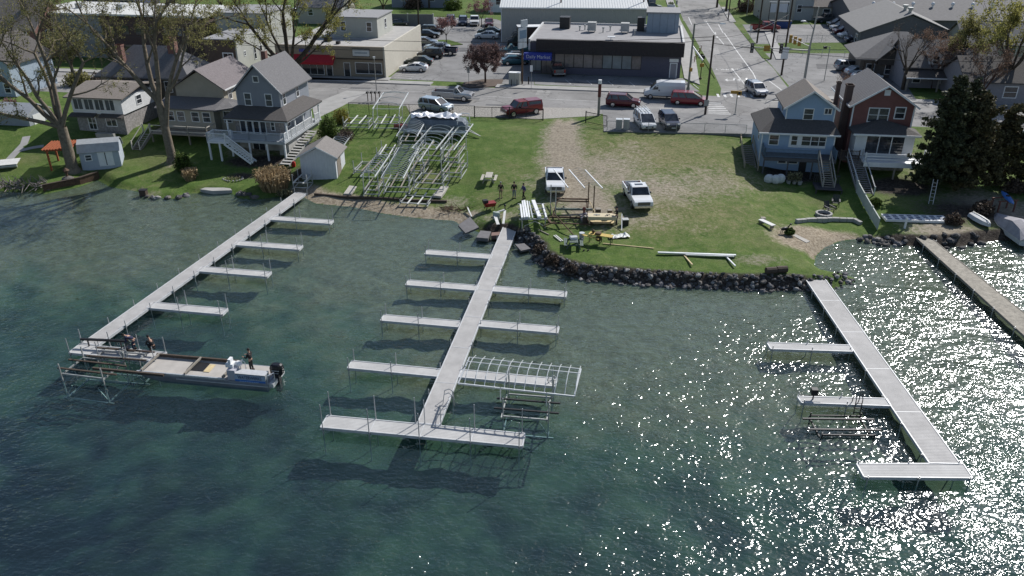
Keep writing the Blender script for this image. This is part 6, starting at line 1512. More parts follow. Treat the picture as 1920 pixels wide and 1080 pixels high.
    for i in (0,1):
        tv.append(sh[i]); tr.append(.09); te.append((2,len(tv)-1)); tv.append(V(el[i])); tr.append(.062); te.append((len(tv)-2,len(tv)-1)); tv.append(V(el[i]).lerp(V(wr[i]),.85)); tr.append(.046); te.append((len(tv)-2,len(tv)-1))
    o = bpy.data.objects.new('jacket', skin_mesh(tv, te, tr)); o.data.materials.clear(); o.data.materials.append(top); C.objects.link(o); o.parent = root
    bv = [hip+V((0,0,.05)), hip]; br = [(.158,.12),(.165,.125)]; be = [(0,1)]
    for i in (0,1):
        end = V(kn[i]) if shorts else V(kn[i]).lerp(V(an[i]),.92)
        bv.append(hj[i]); br.append(.108); be.append((1,len(bv)-1)); bv.append(V(kn[i])*(1) + (V((0,0,.06)) if shorts else V((0,0,0)))); br.append(.085 if shorts else .074); be.append((len(bv)-2,len(bv)-1))
        if not shorts: bv.append(end); br.append(.062); be.append((len(bv)-2,len(bv)-1))
    o = bpy.data.objects.new('trousers', skin_mesh(bv, be, br, 1)); o.data.materials.clear(); o.data.materials.append(bottom); C.objects.link(o); o.parent = root
    mb = MB()
    for i in (0,1): a = V(an[i]); mb.loft([[a+V((x*.05,y,z-.085)) for x,y,z in ((-1,yy,0),(1,yy,0),(.85,yy,h_),(-.85,yy,h_))] for yy,h_ in ((-.08,.11),(.05,.12),(.15,.07),(.2,.05))])
    mb.build('shoes', black, root)
    mb = MB(); mb.ball(hd+hdir2*.05-fw*.02, (.095,.108,.10), n=10, k=6)
    if cap: mb.box(-.075,.075,hd.y+.06,hd.y+.2,hd.z+.07,hd.z+.085)
    mb.build('cap' if cap else 'hair', hairm, root, smooth=True); return root
jk = lambda n, c: M('cloth_' + n, c, .9, var=.15, scale=6)
blk, nav, kh, jean, grn, pbl = jk('black',(.014,.014,.016)), jk('navy',(.02,.025,.06)), jk('khaki',(.20,.16,.11)), jk('jeans',(.16,.18,.22)), jk('grey_green',(.08,.10,.09)), jk('violet_blue',(.06,.06,.16))
hb, hgy = M('hair_dark', (.02,.015,.012), .8), M('hair_grey', (.3,.29,.28), .8)
person('person in black jacket and khaki shorts standing on the lawn by the picnic table', G(939,371), R(170), blk, kh, hgy, 'stand', shorts=True)
person('person in black top and grey trousers standing on the lawn between two others', G(964,371), R(190), blk, jean, hb, 'stand')
person('person in violet blue jacket and black trousers walking by the stacked beams', G(982,374), R(120), pbl, blk, hb, 'walk')
person('person in dark clothes at the right end of the long lumber workbench', G(1156,420), R(95), blk, nav, blk, 'drive', cap=True)
person('person in black at the helm of the work barge', barge.matrix_basis @ Vector((BL*.82, 1.35, .575)), R(75), blk, blk, hb, 'drive')
Lp = lambda px, py: W(px, py, DZ + .004)
person('person in navy overalls bending over on the left dock platform', Lp(253,656), R(95), nav, nav, hb, 'bend')
person('person in grey green top crouching in front of the bending person', Lp(239,658), R(-60), grn, jean, blk, 'crouch', cap=True)
person('person in black crouching alone near the platform end', Lp(287,656), R(60), blk, blk, blk, 'crouch')

# ---------------- picnic tables, benches, tools
def picnic(label, base, rz, m, l=1.8):
    t = thing('picnic_table', label, 'picnic table', base, rz, 'picnic tables')
    mb = MB(); [mb.box(-l/2,l/2,-.37+k*.15,-.37+k*.15+.135,.72,.76) for k in range(5)]; mb.build('table_top', m, t)
    for s_ in (-1,1):
        mb = MB(); [mb.box(-l/2,l/2,s_*.72-.14+k*.15,s_*.72-.14+k*.15+.135,.43,.47) for k in range(2)]; mb.build('bench_seat', m, t)
    for x in (-l*.36, l*.36):
        mb = MB()
        for s_ in (-1,1): mb.bar((x,s_*.62,0),(x,s_*.28,.72),.05,.1)
        mb.bar((x,-.86,.39),(x,.86,.39),.05,.1); mb.bar((x,-.36,.68),(x,.36,.68),.05,.1); mb.build('leg_frame', m, t)
    return t
picnic('grey wooden picnic table on the green lawn behind the standing people', G(917,340), R(85), M('picnic_grey', (.40,.38,.33), .85, var=.2))
picnic('dark green picnic table loaded with a white box near the rocks', G(1075,462), R(88), M('picnic_green', (.09,.12,.11), .7, var=.2), 1.7)
p = G(1075,462); t = thing('tool_box', 'white tool box on the dark green picnic table', 'box', (p.x, p.y, p.z+.76), R(10)); mb = MB(); mb.box(-.3,.3,-.22,.22,0,.16); mb.build('box', white, t); MB().box(-.31,.31,-.23,.23,.161,.22).build('lid', M('lid_grey', (.4,.42,.44)), t)
def slab_thing(label, pxs, th, m, z0, name='concrete_slab', cat='slab', tilt=None):
    P = [W(a, b, z0) for a, b in pxs]; c = sum(P, Vector())/4
    mb = MB(); mb.prism([(p.x-c.x, p.y-c.y) for p in P], -th, 0)
    o = mb.build(name, m); o.location = (c.x, c.y, z0)
    if tilt: o.rotation_euler = tilt
    return tag(o, label, cat)
slabm = M('slab_concrete', (.40,.38,.345), .9, var=.15, scale=1.5); slabg = M('slab_dark', (.145,.14,.145), .85, var=.2, scale=2)
g1 = G(657,355); slab_thing('pale concrete slab on the lawn nearest the white shed', ((657,345),(673,345),(659,363),(644,363)), .18, slabm, g1.z+.1)
g2 = G(822,360); slab_thing('pale concrete slab with dark front edge at the end of the lift yard', ((826,349),(842,349),(827,368),(811,366)), .25, slabm, g2.z+.22)
slab_thing('large tilted dark slab at the water edge left of the central dock', ((881,411),(898,424),(873,433),(859,423)), .22, slabg, .75, tilt=(R(10),R(4),0))
slab_thing('square dark slab lying in the water by the central dock', ((901,432),(921,434),(915,447),(893,445)), .35, slabg, .45)
slab_thing('dark slab in the water right of the central dock head', ((966,458),(983,456),(995,466),(977,470)), .18, slabg, .35)
slab_thing('reddish flat stone ledge touching the central dock', ((922,436),(945,434),(943,440),(921,442)), .4, M('slab_red', (.20,.13,.11), .9, var=.2), .5)
# ramp boards at the head of the middle dock
t = thing('ramp_boards', 'white angled boards of an old ramp at the head of the central dock', 'boards', G(935,412), R(-30)); mb = MB(); mb.bar((-.9,.6,.3),(.1,1.0,.75),.3,.08); mb.bar((.2,.9,.7),(1.3,-1.3,.3),.22,.08); mb.bar((-.3,-.2,.45),(.9,-1.6,.25),.3,.06); mb.build('plank', M('bunk_white', (.6,.6,.58)), t); mb = MB(); mb.box(-.6,.1,-.1,.1,0,.75); mb.build('box', M('pale_green_metal', (.36,.42,.38)), t); mb = MB(); mb.tube((.2,.9,0),(.2,.9,1.2),.05); mb.ball((.2,.9,1.25),.12); mb.build('post', dark, t)
t = thing('board', 'single white board leaning on the bank left of the dark slabs', 'board', G(880,403), R(30)); mb = MB(); mb.bar((-.2,-.9,.15),(.4,1.2,.35),.12,.1); mb.build('plank', M('bunk_white', (.6,.6,.58)), t)
# red wheelbarrow / cart
t = thing('garden_cart', 'red and black tool cart on the lawn below the standing people', 'cart', G(919,392), R(20)); mb = MB(); mb.loft([[(-.55,-.3,.35),(.45,-.3,.35),(.45,.3,.35),(-.55,.3,.35)],[(-.7,-.42,.75),(.55,-.42,.75),(.55,.42,.75),(-.7,.42,.75)]]); mb.build('tray', M('cart_red', (.22,.02,.02), .5), t)
[MB().bar((x,y,0),(x*.8,y,.4),.06).build('leg', dark, t) for x in (-.5,.4) for y in (-.28,.28)]; mb = MB(); mb.path([(.5,-.3,.7),(1.0,-.3,.95),(1.0,.3,.95),(.5,.3,.7)],.025); mb.build('handle', dark, t); mb = MB(); mb.box(-.75,-.25,-.25,.25,.76,1.05); mb.build('load', black, t)
# trailer rack with white rails, beside the dock head
b = G(998,412); t = thing('beam_rack', 'metal rack stacked with white aluminium dock rails', 'rack', b, R(2)); mb = MB()
for y in (-2.2,-.9,.5,1.8): mb.bar((-1.35,y,.95),(1.35,y,.95),.1,.1)
for x in (-1.1,1.1):
    mb.bar((x,-2.4,.82),(x,2.0,.82),.1,.12)
    for y in (-2.2,1.7): mb.bar((x,y,0),(x,y,.8),.1)
mb.bar((-.9,-2.35,.3),(.1,-2.35,.8),.06); mb.bar((1.0,-2.35,.3),(.1,-2.35,.8),.06); mb.build('frame', alud, t)
for x, dx, wd, h_ in ((-1.1,.0,.17,.14),(-.86,.0,.17,.16),(-.62,-.06,.2,.2),(-.4,.0,.14,.14),(-.1,-.1,.1,.1),(.55,-.35,.34,.22),(1.2,-.12,.15,.14)):
    mb = MB(); mb.bar((x,-2.2,1.02+h_/2),(x+dx,2.2 if abs(x)<1 else 1.3,1.02+h_/2),wd,h_); mb.build('rail', white if wd > .12 else alu, t)
# lift being assembled
b = G(1072,405); t = thing('lift_frame', 'rusty brown lift frame being assembled on the grass in front of the white pickup', 'boat lift', b, R(-3)); mb = MB()
mb.bar((-1.5,1.3,1.3),(1.7,1.3,1.3),.14,.12); mb.bar((-1.5,1.3,1.05),(1.7,1.3,1.05),.12,.12); mb.bar((-2.2,-1.0,.25),(1.5,-1.0,.25),.14,.14); mb.bar((-2.6,-.9,.3),(-2.0,-2.6,.25),.2,.14); mb.bar((-2.0,-2.6,.25),(1.7,-2.5,.2),.1,.1); mb.bar((1.2,-.95,.3),(1.9,-2.5,.2),.2,.14); mb.bar((1.4,1.3,1.2),(1.5,-1.0,.3),.1); mb.bar((-1.4,1.3,1.2),(-1.9,-1.0,.3),.1); mb.bar((-2.7,-3.0,.1),(-1.6,-2.2,.3),.1); mb.build('base_frame', rust, t)
for x, y in ((-2.1,.3),(-1.6,-.2),(1.6,1.2),(2.1,.2)):
    mb = MB(); mb.tube((x,y,0),(x,y,3.1),.06,n=6); mb.build('post', alud if x < 0 else rust, t)
mb = MB(); mb.bar((-1.6,-.1,.75),(2.0,-.1,.75),.16,.2); mb.build('crossbeam', M('green_grey_steel', (.15,.18,.16), .6, .2), t); mb = MB(); mb.bar((1.7,1.2,1.2),(2.2,-.3,.6),.06); mb.bar((-2.1,.3,1.2),(-1.7,-.5,.2),.06); mb.build('brace', newwood, t)
mb = MB(); mb.box(1.05,1.25,-.9,-.7,.3,1.0); mb.ball((1.15,-.8,1.1),.18); mb.build('winch', M('winch_red', (.16,.05,.04)), t)
for x0, x1 in ((-1.75,-.45),(-.3,1.0) if False else (-.2,1.15),(1.45,2.85)):
    mb = MB(); mb.bar((x0-.1,5.2,3.0),(x1,-.2,3.0),.10,.09); mb.build('canopy_rail', white, t)
for k in range(9):
    y = 5.0 - k*.6; dx = (5.2-y)*.24; mb = MB(); mb.path([(-.2+dx,y,3.0),(.5+dx,y,3.3),(1.35+dx,y,3.02)], .016, 4); mb.build('bow', alud, t)
t = thing('pole', 'rusty pole lying from the lift frame to the dark green picnic table', 'pole', G(1050,425), R(-64)); mb = MB(); mb.tube((-1.2,0,.9),(2.6,0,.12),.06,n=6); mb.build('pole', rust, t)
for px, py, a, l_, m_, lab in ((1045,448,-66,1.5,M('bunk_white', (.6,.6,.58)),'pair of white boards on the grass near the rocks'),(1019,436,-52,1.6,wood,'grey board sliding down the bank by the rack'),(1178,462,-14,4.6,newwood,'long thin lumber strip on the grass right of the saw table')):
    t = thing('board', lab, 'board', G(px, py), R(a)); mb = MB(); mb.bar((-l_/2,0,.06),(l_/2,0,.06),.09,.06); 
    if 'pair' in lab: mb.bar((-l_/2,.2,.06),(l_/2,.2,.06),.09,.06)
    mb.build('plank', m_, t)
# workbench with lumber
b = G(1128,420); t = thing('workbench', 'long pale lumber workbench in front of the dark sunroofed pickup', 'workbench', b, R(-2)); mb = MB(); mb.box(-1.35,1.35,-.5,.5,.84,.93); mb.box(-1.35,1.35,-.53,-.501,.6,.93); mb.build('table_top', M('lumber_pale', (.52,.45,.31), .8, var=.1), t)
for x in (-1.2,1.2):
    for y in (-.42,.42): MB().box(x-.05,x+.05,y-.05,y+.05,0,.84).build('leg', newwood, t)
MB().box(-1.25,1.25,-.4,.4,.2,.24).build('shelf', newwood, t)
for x, y, z, a, lab, m_ in ((-.5,0,.93,0,'grey metal offcut on the long lumber workbench',alud),(.5,-.1,.93,40,'tan clamp on the long lumber workbench',wood)):
    o = thing('offcut', lab, 'offcut', b + Vector((x,y,z+.002)), R(a)); mb = MB(); mb.box(-.3,.3,-.05,.05,0,.05); mb.box(-.05,.05,-.12,.12,.051,.08); mb.build('bar', m_, o)
for x, y, w_, h_, m_, lab in ((-.25,1.3,.45,1.0,brownwood,'brown upright box behind the lumber workbench'),(.85,1.0,.4,.95,M('box_brown', (.12,.085,.05)),'tall brown carton at the back of the lumber workbench'),(-1.6,.2,.4,.75,brownwood,'brown timber crate left of the lumber workbench'),(2.2,-.35,.55,.55,black,'black plastic bin beside the sunroofed pickup shadow')):
    o = thing('crate', lab, 'crate', ground_at(b.x+x,b.y+y), R(5)); mb = MB(); mb.box(-w_/2,w_/2,-w_/2,w_/2,0,h_); mb.build('crate_body', m_, o); MB().box(-w_/2-.02,w_/2+.02,-w_/2-.02,w_/2+.02,h_+.001,h_+.05).build('lid', wood if m_ is not black else alud, o)
t = thing('tool_pile', 'heap of white rags and tools left of the lumber workbench', 'pile', ground_at(b.x-1.4,b.y+1.0), 0); mb = MB(); [mb.ball((RG.uniform(-.5,.5),RG.uniform(-.3,.3),RG.uniform(.1,.7)),(RG.uniform(.1,.26),RG.uniform(.1,.2),RG.uniform(.06,.16)),n=7,k=4) for _ in range(12)]; mb.box(-.5,.5,-.35,.35,0,.4); mb.build('rags', M('rag_mauve', (.38,.34,.36), .9, var=.5, scale=3), t)
t = thing('pole', 'white pole leaning at the right end of the lumber workbench', 'pole', ground_at(b.x+1.75,b.y-.8), 0); mb = MB(); mb.bar((-.05,-1.0,.04),(.15,.9,.95),.07,.05); mb.build('pole', white, t)
# yellow saw table
b = G(1122,455); t = thing('saw_table', 'yellow board saw table with grey bucket on its left', 'saw table', b, R(-22)); mb = MB(); mb.box(-.9,1.3,-.32,.32,.78,.84); mb.bar((-1.6,-.3,.7),(.2,-.55,.6),.2,.04); mb.build('table_top', M('yellow_board', (.50,.36,.10), .7, var=.2), t)
for x in (-.8,.2,1.2):
    for y in (-.28,.28): MB().box(x-.03,x+.03,y-.03,y+.03,0,.78).build('leg', dark, t)
mb = MB(); mb.box(-.3,.2,-.25,.25,.845,1.02); mb.ball((-.55,.1,1.0),.16); mb.ball((.0,-.1,.45),(.3,.25,.28)); mb.build('saw', M('saw_brown', (.10,.06,.03)), t)
o = thing('bucket', 'pale grey bucket left of the yellow saw table', 'bucket', b + Vector((-1.5,.5,0)), 0); mb = MB(); mb.tube((0,0,0),(0,0,.75),.2,.24,12); mb.build('bucket_body', M('bucket_grey', (.45,.44,.47)), o); MB().tube((0,0,.751),(0,0,.78),.26,.26,12).build('lid', alu, o)
t = thing('tarp', 'crumpled white plastic tarp on the grass right of the saw table', 'tarp', G(1160,444), R(10)); mb = MB(); n = 14
P = [[(-1.0+2.0*i/n, -.4+.8*j/6, .04+.32*max(0,mnoise.noise(Vector((i*.45,j*.6,3))))+.06*RG.random()) for i in range(n+1)] for j in range(7)]; mb.loft(P, cap=False, closed=False); mb.build('sheet', M('tarp_white', (.62,.63,.60), .6, var=.2), t)
for px in (1095,1103):
    t = thing('shoe', 'small black shoe on the grass below the picnic table', 'shoe', G(px,470), R(60), 'pair of black shoes'); mb = MB(); mb.loft([[(x,-.06*w_,0),(x,.06*w_,0),(x,.05*w_,h_),(x,-.05*w_,h_)] for x,w_,h_ in ((-.16,.8,.12),(-.05,1,.14),(.1,1,.08),(.17,.6,.05))]); mb.build('shoe_body', black, t)
# poles on the point lawn
t = thing('dock_rails', 'two long white rails lying on the lawn of the point', 'rails', G(1306,480), R(-3.5)); mb = MB(); mb.bar((-3.4,.12,.18),(3.4,-.05,.18),.22,.14); mb.bar((-1.0,-.18,.16),(3.2,-.25,.16),.1,.1); mb.build('rail', alu, t)
for x, m_ in ((-1.1,newwood),(2.55,white)): MB().bar((x,-.1,.06),(x+.45,-2.0,.06),.12,.1).build('skid', m_, t)
# stumps and things on the point
for k, (px, py) in enumerate(((1445,512),(1465,510))):
    t = thing('timber_stump', ('left' if k == 0 else 'right') + ' one of two dark timber stumps at the point edge', 'stump', G(px,py) , R(8)); mb = MB(); mb.tube((-.45,0,.25),(.45,0,.25),.3,.3,10); mb.build('log', brownwood, t)
t = thing('bench', 'white plank bench with grey box on the right lawn', 'bench', G(1437,424), R(-62)); mb = MB(); mb.box(-.9,.9,-.25,.25,.35,.42); mb.build('seat', M('bunk_white', (.6,.6,.58)), t); [MB().box(x-.05,x+.05,-.2,.2,0,.35).build('leg', wood, t) for x in (-.7,.7)]
o = thing('box', 'small grey box at the head of the white plank bench', 'box', G(1430,415), 0); mb = MB(); mb.box(-.2,.2,-.2,.2,0,.35); mb.build('box_body', alud, o); MB().box(-.22,.22,-.22,.22,.351,.4).build('lid', wood, o)
t = thing('statue', 'dark wire animal ornament standing by the small sandy beach', 'ornament', G(1470,438), R(20)); mb = MB(); mb.ball((0,0,.5),(.42,.16,.18)); mb.tube((.35,0,.6),(.55,0,.85),.06,.05); mb.ball((.62,0,.88),(.14,.07,.08)); [mb.tube((x,y,.45),(x*1.1,y,0),.04,.03,5) for x in (-.3,.3) for y in (-.1,.1)]; mb.tube((-.4,0,.55),(-.6,0,.7),.03,.02,5); mb.build('figure', dark, t)
# fire ring
t = thing('fire_ring', 'round stone fire ring on the lawn near the white fence', 'fire ring', G(1544,405), 0); mb = MB()
for k in range(14):
    a = k*6.2832/14; c_ = Vector((math.cos(a)*.72, math.sin(a)*.72,0)); d_ = Vector((-math.sin(a), math.cos(a),0)); mb.bar(c_-d_*.15+Vector((0,0,.18)),c_+d_*.15+Vector((0,0,.18)),.2,.36)
mb.build('ring', concrete, t); MB().tube((0,0,0),(0,0,.08),.6,.6,14).build('ash', black, t)
# adirondack chairs in the shade
for k, (px, py, a) in enumerate(((1553,388,20),(1566,376,-20))):
    t = thing('garden_chair', 'dark slatted garden chair below the timber stairs, ' + ('nearer' if k == 0 else 'farther') + ' of the two', 'chair', G(px,py+9), R(a)); m_ = M('chair_dark', (.05,.05,.055)); mb = MB(); [mb.bar((-.3,-.3+k2*.13,.36-.03*k2),(.3,-.3+k2*.13,.36-.03*k2),.1,.03) for k2 in range(5)]; mb.build('seat', m_, t); mb = MB(); [mb.bar((x,.28,.3),(x*1.15,.55,1.0),.1,.03) for x in (-.24,-.12,0,.12,.24)]; mb.build('backrest', m_, t)
    for s_ in (-1,1): mb = MB(); mb.bar((s_*.34,-.4,0),(s_*.34,-.35,.58),.06); mb.bar((s_*.34,.5,0),(s_*.34,.3,.58),.06); mb.bar((s_*.36,-.5,.6),(s_*.36,.4,.6),.14,.03); mb.build('leg', m_, t)
t = thing('stair_landing', 'dark slatted timber landing at the foot of the blue house stair', 'landing', G(1552,356), R(-10)); mb = MB(); [mb.box(-1.5,1.3,-1.2+k*.2,-1.2+k*.2+.17,.35,.4) for k in range(12)]; mb.build('floor', M('chair_dark', (.05,.05,.055)), t); mb = MB(); [mb.bar((-1.4+k*.2,1.1,.4),(-1.4+k*.2,1.1,1.2),.06) for k in range(14)]; mb.bar((-1.5,1.1,1.25),(1.3,1.1,1.25),.1,.06); mb.build('railing', M('chair_dark', (.05,.05,.055)), t); [MB().box(x-.06,x+.06,y-.06,y+.06,-.3,.35).build('leg', M('chair_dark', (.05,.05,.055)), t) for x in (-1.4,1.2) for y in (-1.1,1.0)]
# things under the blue deck
t = thing('covered_bundle', 'white covered bundle under the blue house deck', 'bundle', G(1451,342), 0); mb = MB(); [mb.ball((x,y,.4),(.55,.45,.55)) for x,y in ((-.6,0),(.1,-.2),(.7,.1))]; mb.build('cover', M('cover_white', (.5,.52,.52), .7, var=.2), t)
t = thing('bush_pot', 'pale dry potted plants under the blue house deck', 'potted plants', G(1488,345), 0); mb = MB(); [mb.tube((x,y,0),(x,y,.4),.2,.26,10) for x,y in ((-.6,0),(.1,.1),(.6,-.2))]; mb.build('pot', concrete, t); mb = MB(); [leaf(mb, Vector((RG.uniform(-.8,.8),RG.uniform(-.4,.4),RG.uniform(.4,1.3))), .16) for _ in range(350)]; mb.build('foliage', leafm('leaf_pale', (.2,.19,.11)), t)
# covered pontoon boat
b = Vector((-8.9, 96.6, 0)); zb = H(b.x, b.y); t = thing('pontoon_boat', 'covered pontoon boat with white tarp on its roof in the lift yard', 'boat', (b.x,b.y,zb), R(-7))
mb = MB(); mb.loft([[(x,-1.15*w_,.75),(x,1.15*w_,.75),(x,1.2*w_,1.35),(x,.95*w_,h_),(x,0,h_+.12),(x,-.95*w_,h_),(x,-1.2*w_,1.35)] for x,w_,h_ in ((-3.9,.6,1.3),(-3.5,.9,1.75),(-2.4,1,1.95),(0,1.02,1.85),(2.0,1,1.9),(3.0,.97,1.8),(3.4,.85,1.4))]); mb.build('cover', M('cover_blue_grey', (.13,.155,.19), .75, var=.25, scale=1.5, bump=.5, bscale=2), t)
mb = MB(); n = 18; P = [[(-3.4+6.0*i/n, -.85+1.9*j/6, 2.02+.62*abs(mnoise.noise(Vector((i*.42,j*.5,1.7))))+.25*math.sin(math.pi*j/6)) for i in range(n+1)] for j in range(7)]; mb.loft(P, cap=False, closed=False); mb.build('tarp', M('tarp_white_shiny', (.80,.80,.83), .35, var=.15), t)
for s_ in (-1,1): mb = MB(); mb.tube((-3.8,s_*.9,.45),(3.6,s_*.9,.45),.32,.32,12); mb.tube((-4.3,s_*.9,.6),(-3.8,s_*.9,.45),.08,.32,12); mb.build('pontoon', alu, t)
mb = MB(); mb.path([(2.4,-1.1,1.4),(2.5,-1.1,2.3),(3.5,-1.0,2.3),(3.6,-1.0,1.3)], .05); mb.path([(2.4,1.1,1.4),(2.5,1.1,2.3),(3.5,1.0,2.3),(3.6,1.0,1.3)], .05); mb.build('frame_rail', white, t)
for x in (-2.2,2.0): mb = MB(); mb.box(x-.12,x+.12,-1.1,1.1,-.1,.13); mb.build('trestle', brownwood, t)
mb = MB(); mb.bar((3.6,-.3,.5),(5.2,-.9,.05),.08); mb.bar((3.6,.3,.5),(5.2,-.9,.05),.08); mb.build('tow_bar', alud, t)
t = thing('rowing_boat', 'dark red upturned rowing boat beside the covered pontoon boat', 'boat', ground_at(-12.9,98.2), R(-6)); mb = MB(); mb.loft([[(x,-.65*w_,.05),(x,.65*w_,.05),(x,.5*w_,.45*h_),(x,0,.55*h_),(x,-.5*w_,.45*h_)] for x,w_,h_ in ((-1.9,.55,.9),(-.6,1,1),(.8,.9,1),(1.9,.1,.8))]); mb.build('hull', M('boat_red', (.15,.03,.025), .6, var=.2), t); MB().box(-1.9,1.5,-.02,.02,.56,.62).build('keel', dark, t)
# covered speed boat, skiff and kayak rack on the right
b = W(1900,432,.5); t = thing('covered_boat', 'motor boat under a grey canvas cover at the right edge of the water', 'boat', (b.x,b.y,0), R(-90))
mb = MB(); mb.loft([[(x,-1.2*w_,.35),(x,0,.1),(x,1.2*w_,.35),(x,1.25*w_,.85),(x,-1.25*w_,.85)] for x,w_ in ((-3.2,.15),(-2.2,.6),(-.8,.95),(3.2,1))]); mb.build('hull', M('boat_hull_white', (.55,.56,.57), .4, var=.05), t)
mb = MB(); mb.loft([[(x,-1.28*w_,.84),(x,1.28*w_,.84),(x,.8*w_,h_),(x,0,h_+.15),(x,-.8*w_,h_)] for x,w_,h_ in ((-3.25,.16,.9),(-2.2,.62,1.15),(-.6,.97,1.5),(.6,1,1.75),(2,1,1.5),(3.25,1,1.05))]); mb.build('cover', M('canvas_grey', (.30,.29,.31), .8, var=.2, scale=1.5, bump=.4, bscale=3), t)
b = G(1837,418); t = thing('dinghy', 'small white dinghy pulled up on the rocks', 'boat', (b.x,b.y,b.z+.15), R(-85)); mb = MB(); mb.loft([[(x,-.6*w_,.05),(x,.6*w_,.05),(x,.45*w_,.4*h_),(x,0,.5*h_),(x,-.45*w_,.4*h_)] for x,w_,h_ in ((-1.4,.8,.9),(-.3,1,1),(.8,.8,1),(1.5,.1,.8))]); mb.build('hull', M('boat_hull_white', (.55,.56,.57)), t); MB().box(-1.4,1.2,-.02,.02,.5,.55).build('keel', alud, t)
b = G(1878,395); t = thing('kayak_rack', 'reddish timber rack carrying the blue kayak', 'rack', b, R(10)); [MB().box(x-.06,x+.06,y-.06,y+.06,-.2,1.2).build('leg', M('rack_red', (.14,.06,.05)), t) for x in (-.9,.9) for y in (-.5,.5)]; MB().box(-1.1,1.1,-.56,-.44,1.2,1.3).build('beam', M('rack_red', (.14,.06,.05)), t); MB().box(-1.1,1.1,.44,.56,1.2,1.3).build('beam', M('rack_red', (.14,.06,.05)), t)
t = thing('kayak', 'bright blue kayak lying on the timber rack', 'kayak', b + Vector((0.0,-.3,1.32)), R(-103)); mb = MB(); mb.loft([[(x,.33*w_*math.cos(a),.22+.22*w_*math.sin(a)) for a in [k*.7854 for k in range(8)]] for x,w_ in ((-1.9,.12),(-1.2,.7),(0,1),(1.2,.7),(1.9,.1))]); mb.build('hull', M('kayak_blue', (.05,.17,.48), .4, var=.05), t); MB().tube((.1,0,.42),(.1,0,.46),.22,.22,12).build('cockpit', black, t)
# swim raft sections stored on the grass
pr = [W(a,b_,1.25) for a,b_ in ((1662,397),(1768,400),(1764,412),(1672,408))]; c_ = sum(pr, Vector())/4
t = thing('stored_dock_section', 'stack of white moulded dock floats on the grass by the wooden dock', 'dock floats', (c_.x,c_.y,H(c_.x,c_.y)), ang(pr[0],pr[1])); mb = MB(); mb.box(-3.0,3.0,-.75,.75,.05,.28); mb.build('frame', white, t)
mb = MB(); [mb.box(-2.8+i*.72,-2.8+i*.72+.42,-.6+j*.45,-.6+j*.45+.26,.281,.30) for i in range(8) for j in range(3)]; mb.build('recess_panel', M('float_blue', (.10,.13,.20), .6), t)
t = thing('ladder', 'white ladder leaning in the dark below the evergreens', 'ladder', G(1745,378), R(-25)); mb = MB(); mb.bar((-.2,-.8,0),(-.2,.7,2.2),.06); mb.bar((.2,-.8,0),(.2,.7,2.2),.06); [mb.bar((-.2,-.8+1.5*k/7,2.2*k/7),(.2,-.8+1.5*k/7,2.2*k/7),.04) for k in range(1,7)]; mb.build('rail', M('rail_pale', (.45,.45,.45)), t)
# white table/raft at far left edge
t = thing('swim_raft', 'white wooden raft on the lawn at the left edge', 'raft', G(8,312), R(20)); mb = MB(); [mb.box(-1.6,1.6,-1.2+k*.3,-1.2+k*.3+.27,.45,.5) for k in range(8)]; mb.build('deck', M('bunk_white', (.6,.6,.58)), t); [MB().tube((-1.5,y,.22),(1.5,y,.22),.22,.22,10).build('float', alud, t) for y in (-.9,.9)]

# ---------------- shore walls and rocks
t = thing('seawall', 'dark rusty steel seawall below the biggest tree', 'seawall'); mb = MB(); P = [W(82,362,0), W(150,348,0), W(186,336,0)]
for a, b in zip(P, P[1:]): mb.bar(a+Vector((0,.1,.2)), b+Vector((0,.1,.2)), .16, 1.3)
mb.build('panel', rust, t); mb = MB()
for a, b in zip(P, P[1:]): mb.bar(a+Vector((0,.1,.9)), b+Vector((0,.1,.9)), .3, .08)
mb.build('wall_cap', brownwood, t)
t = thing('retaining_wall', 'low grey stone wall behind the small sandy beach', 'wall'); P = [G(a,b) for a,b in ((1492,418),(1520,415),(1560,414),(1600,415),(1614,422))]
for a, b in zip(P, P[1:]):
    n = max(2, int((b-a).length/.6))
    for k in range(n):
        p, q = a.lerp(b,(k+.04)/n), a.lerp(b,(k+.96)/n); MB().bar(p+Vector((0,0,.12)), q+Vector((0,0,.12)), .35, .42+.06*RG.random()).build('stone', concrete, t)
t = thing('retaining_wall', 'low timber edging along the beach below the lift yard', 'wall'); P = [G(a,b) for a,b in ((590,366),(640,371),(720,374),(775,378),(838,380))]; mb = MB()
for a, b in zip(P, P[1:]): mb.bar(a, b, .22, .5)
mb.build('timber', brownwood, t)
t = thing('concrete_apron', 'flat pale concrete apron at the shore left of the reeds', 'slab'); mb = MB(); P = [G(a,b) for a,b in ((376,360),(384,352),(408,349),(432,354),(436,362),(400,364))]; mb.prism([(p.x,p.y) for p in P], -.3, .38); mb.build('slab', concrete, t)
slab_thing('pale strip slab at the edge of the small sandy beach', ((1484,440),(1490,438),(1519,452),(1512,455)), .2, slabm, .75)
RG = random.Random(21)
rockm = [M('rock_grey', (.15,.145,.15), .9, var=.35, scale=2.5, bump=.6, bscale=6), M('rock_brown', (.135,.122,.112), .9, var=.35, scale=2.5, bump=.6, bscale=6), M('rock_dark', (.075,.072,.072), .9, var=.35, scale=2.5, bump=.6, bscale=6), M('rock_pale', (.30,.29,.28), .9, var=.25, scale=2.5, bump=.6, bscale=6)]
protos = []
for i in range(6):
    mb = MB(); mb.ball((0,0,0), 1, n=9, k=6)
    mb.v = [tuple(Vector(v)*(1+.38*mnoise.noise(Vector(v)*1.3+Vector((i*7.1,0,0)))+.15*mnoise.noise(Vector(v)*3.1+Vector((0,i*3,0))))) for v in mb.v]
    protos.append(mb)
pm_ = {}
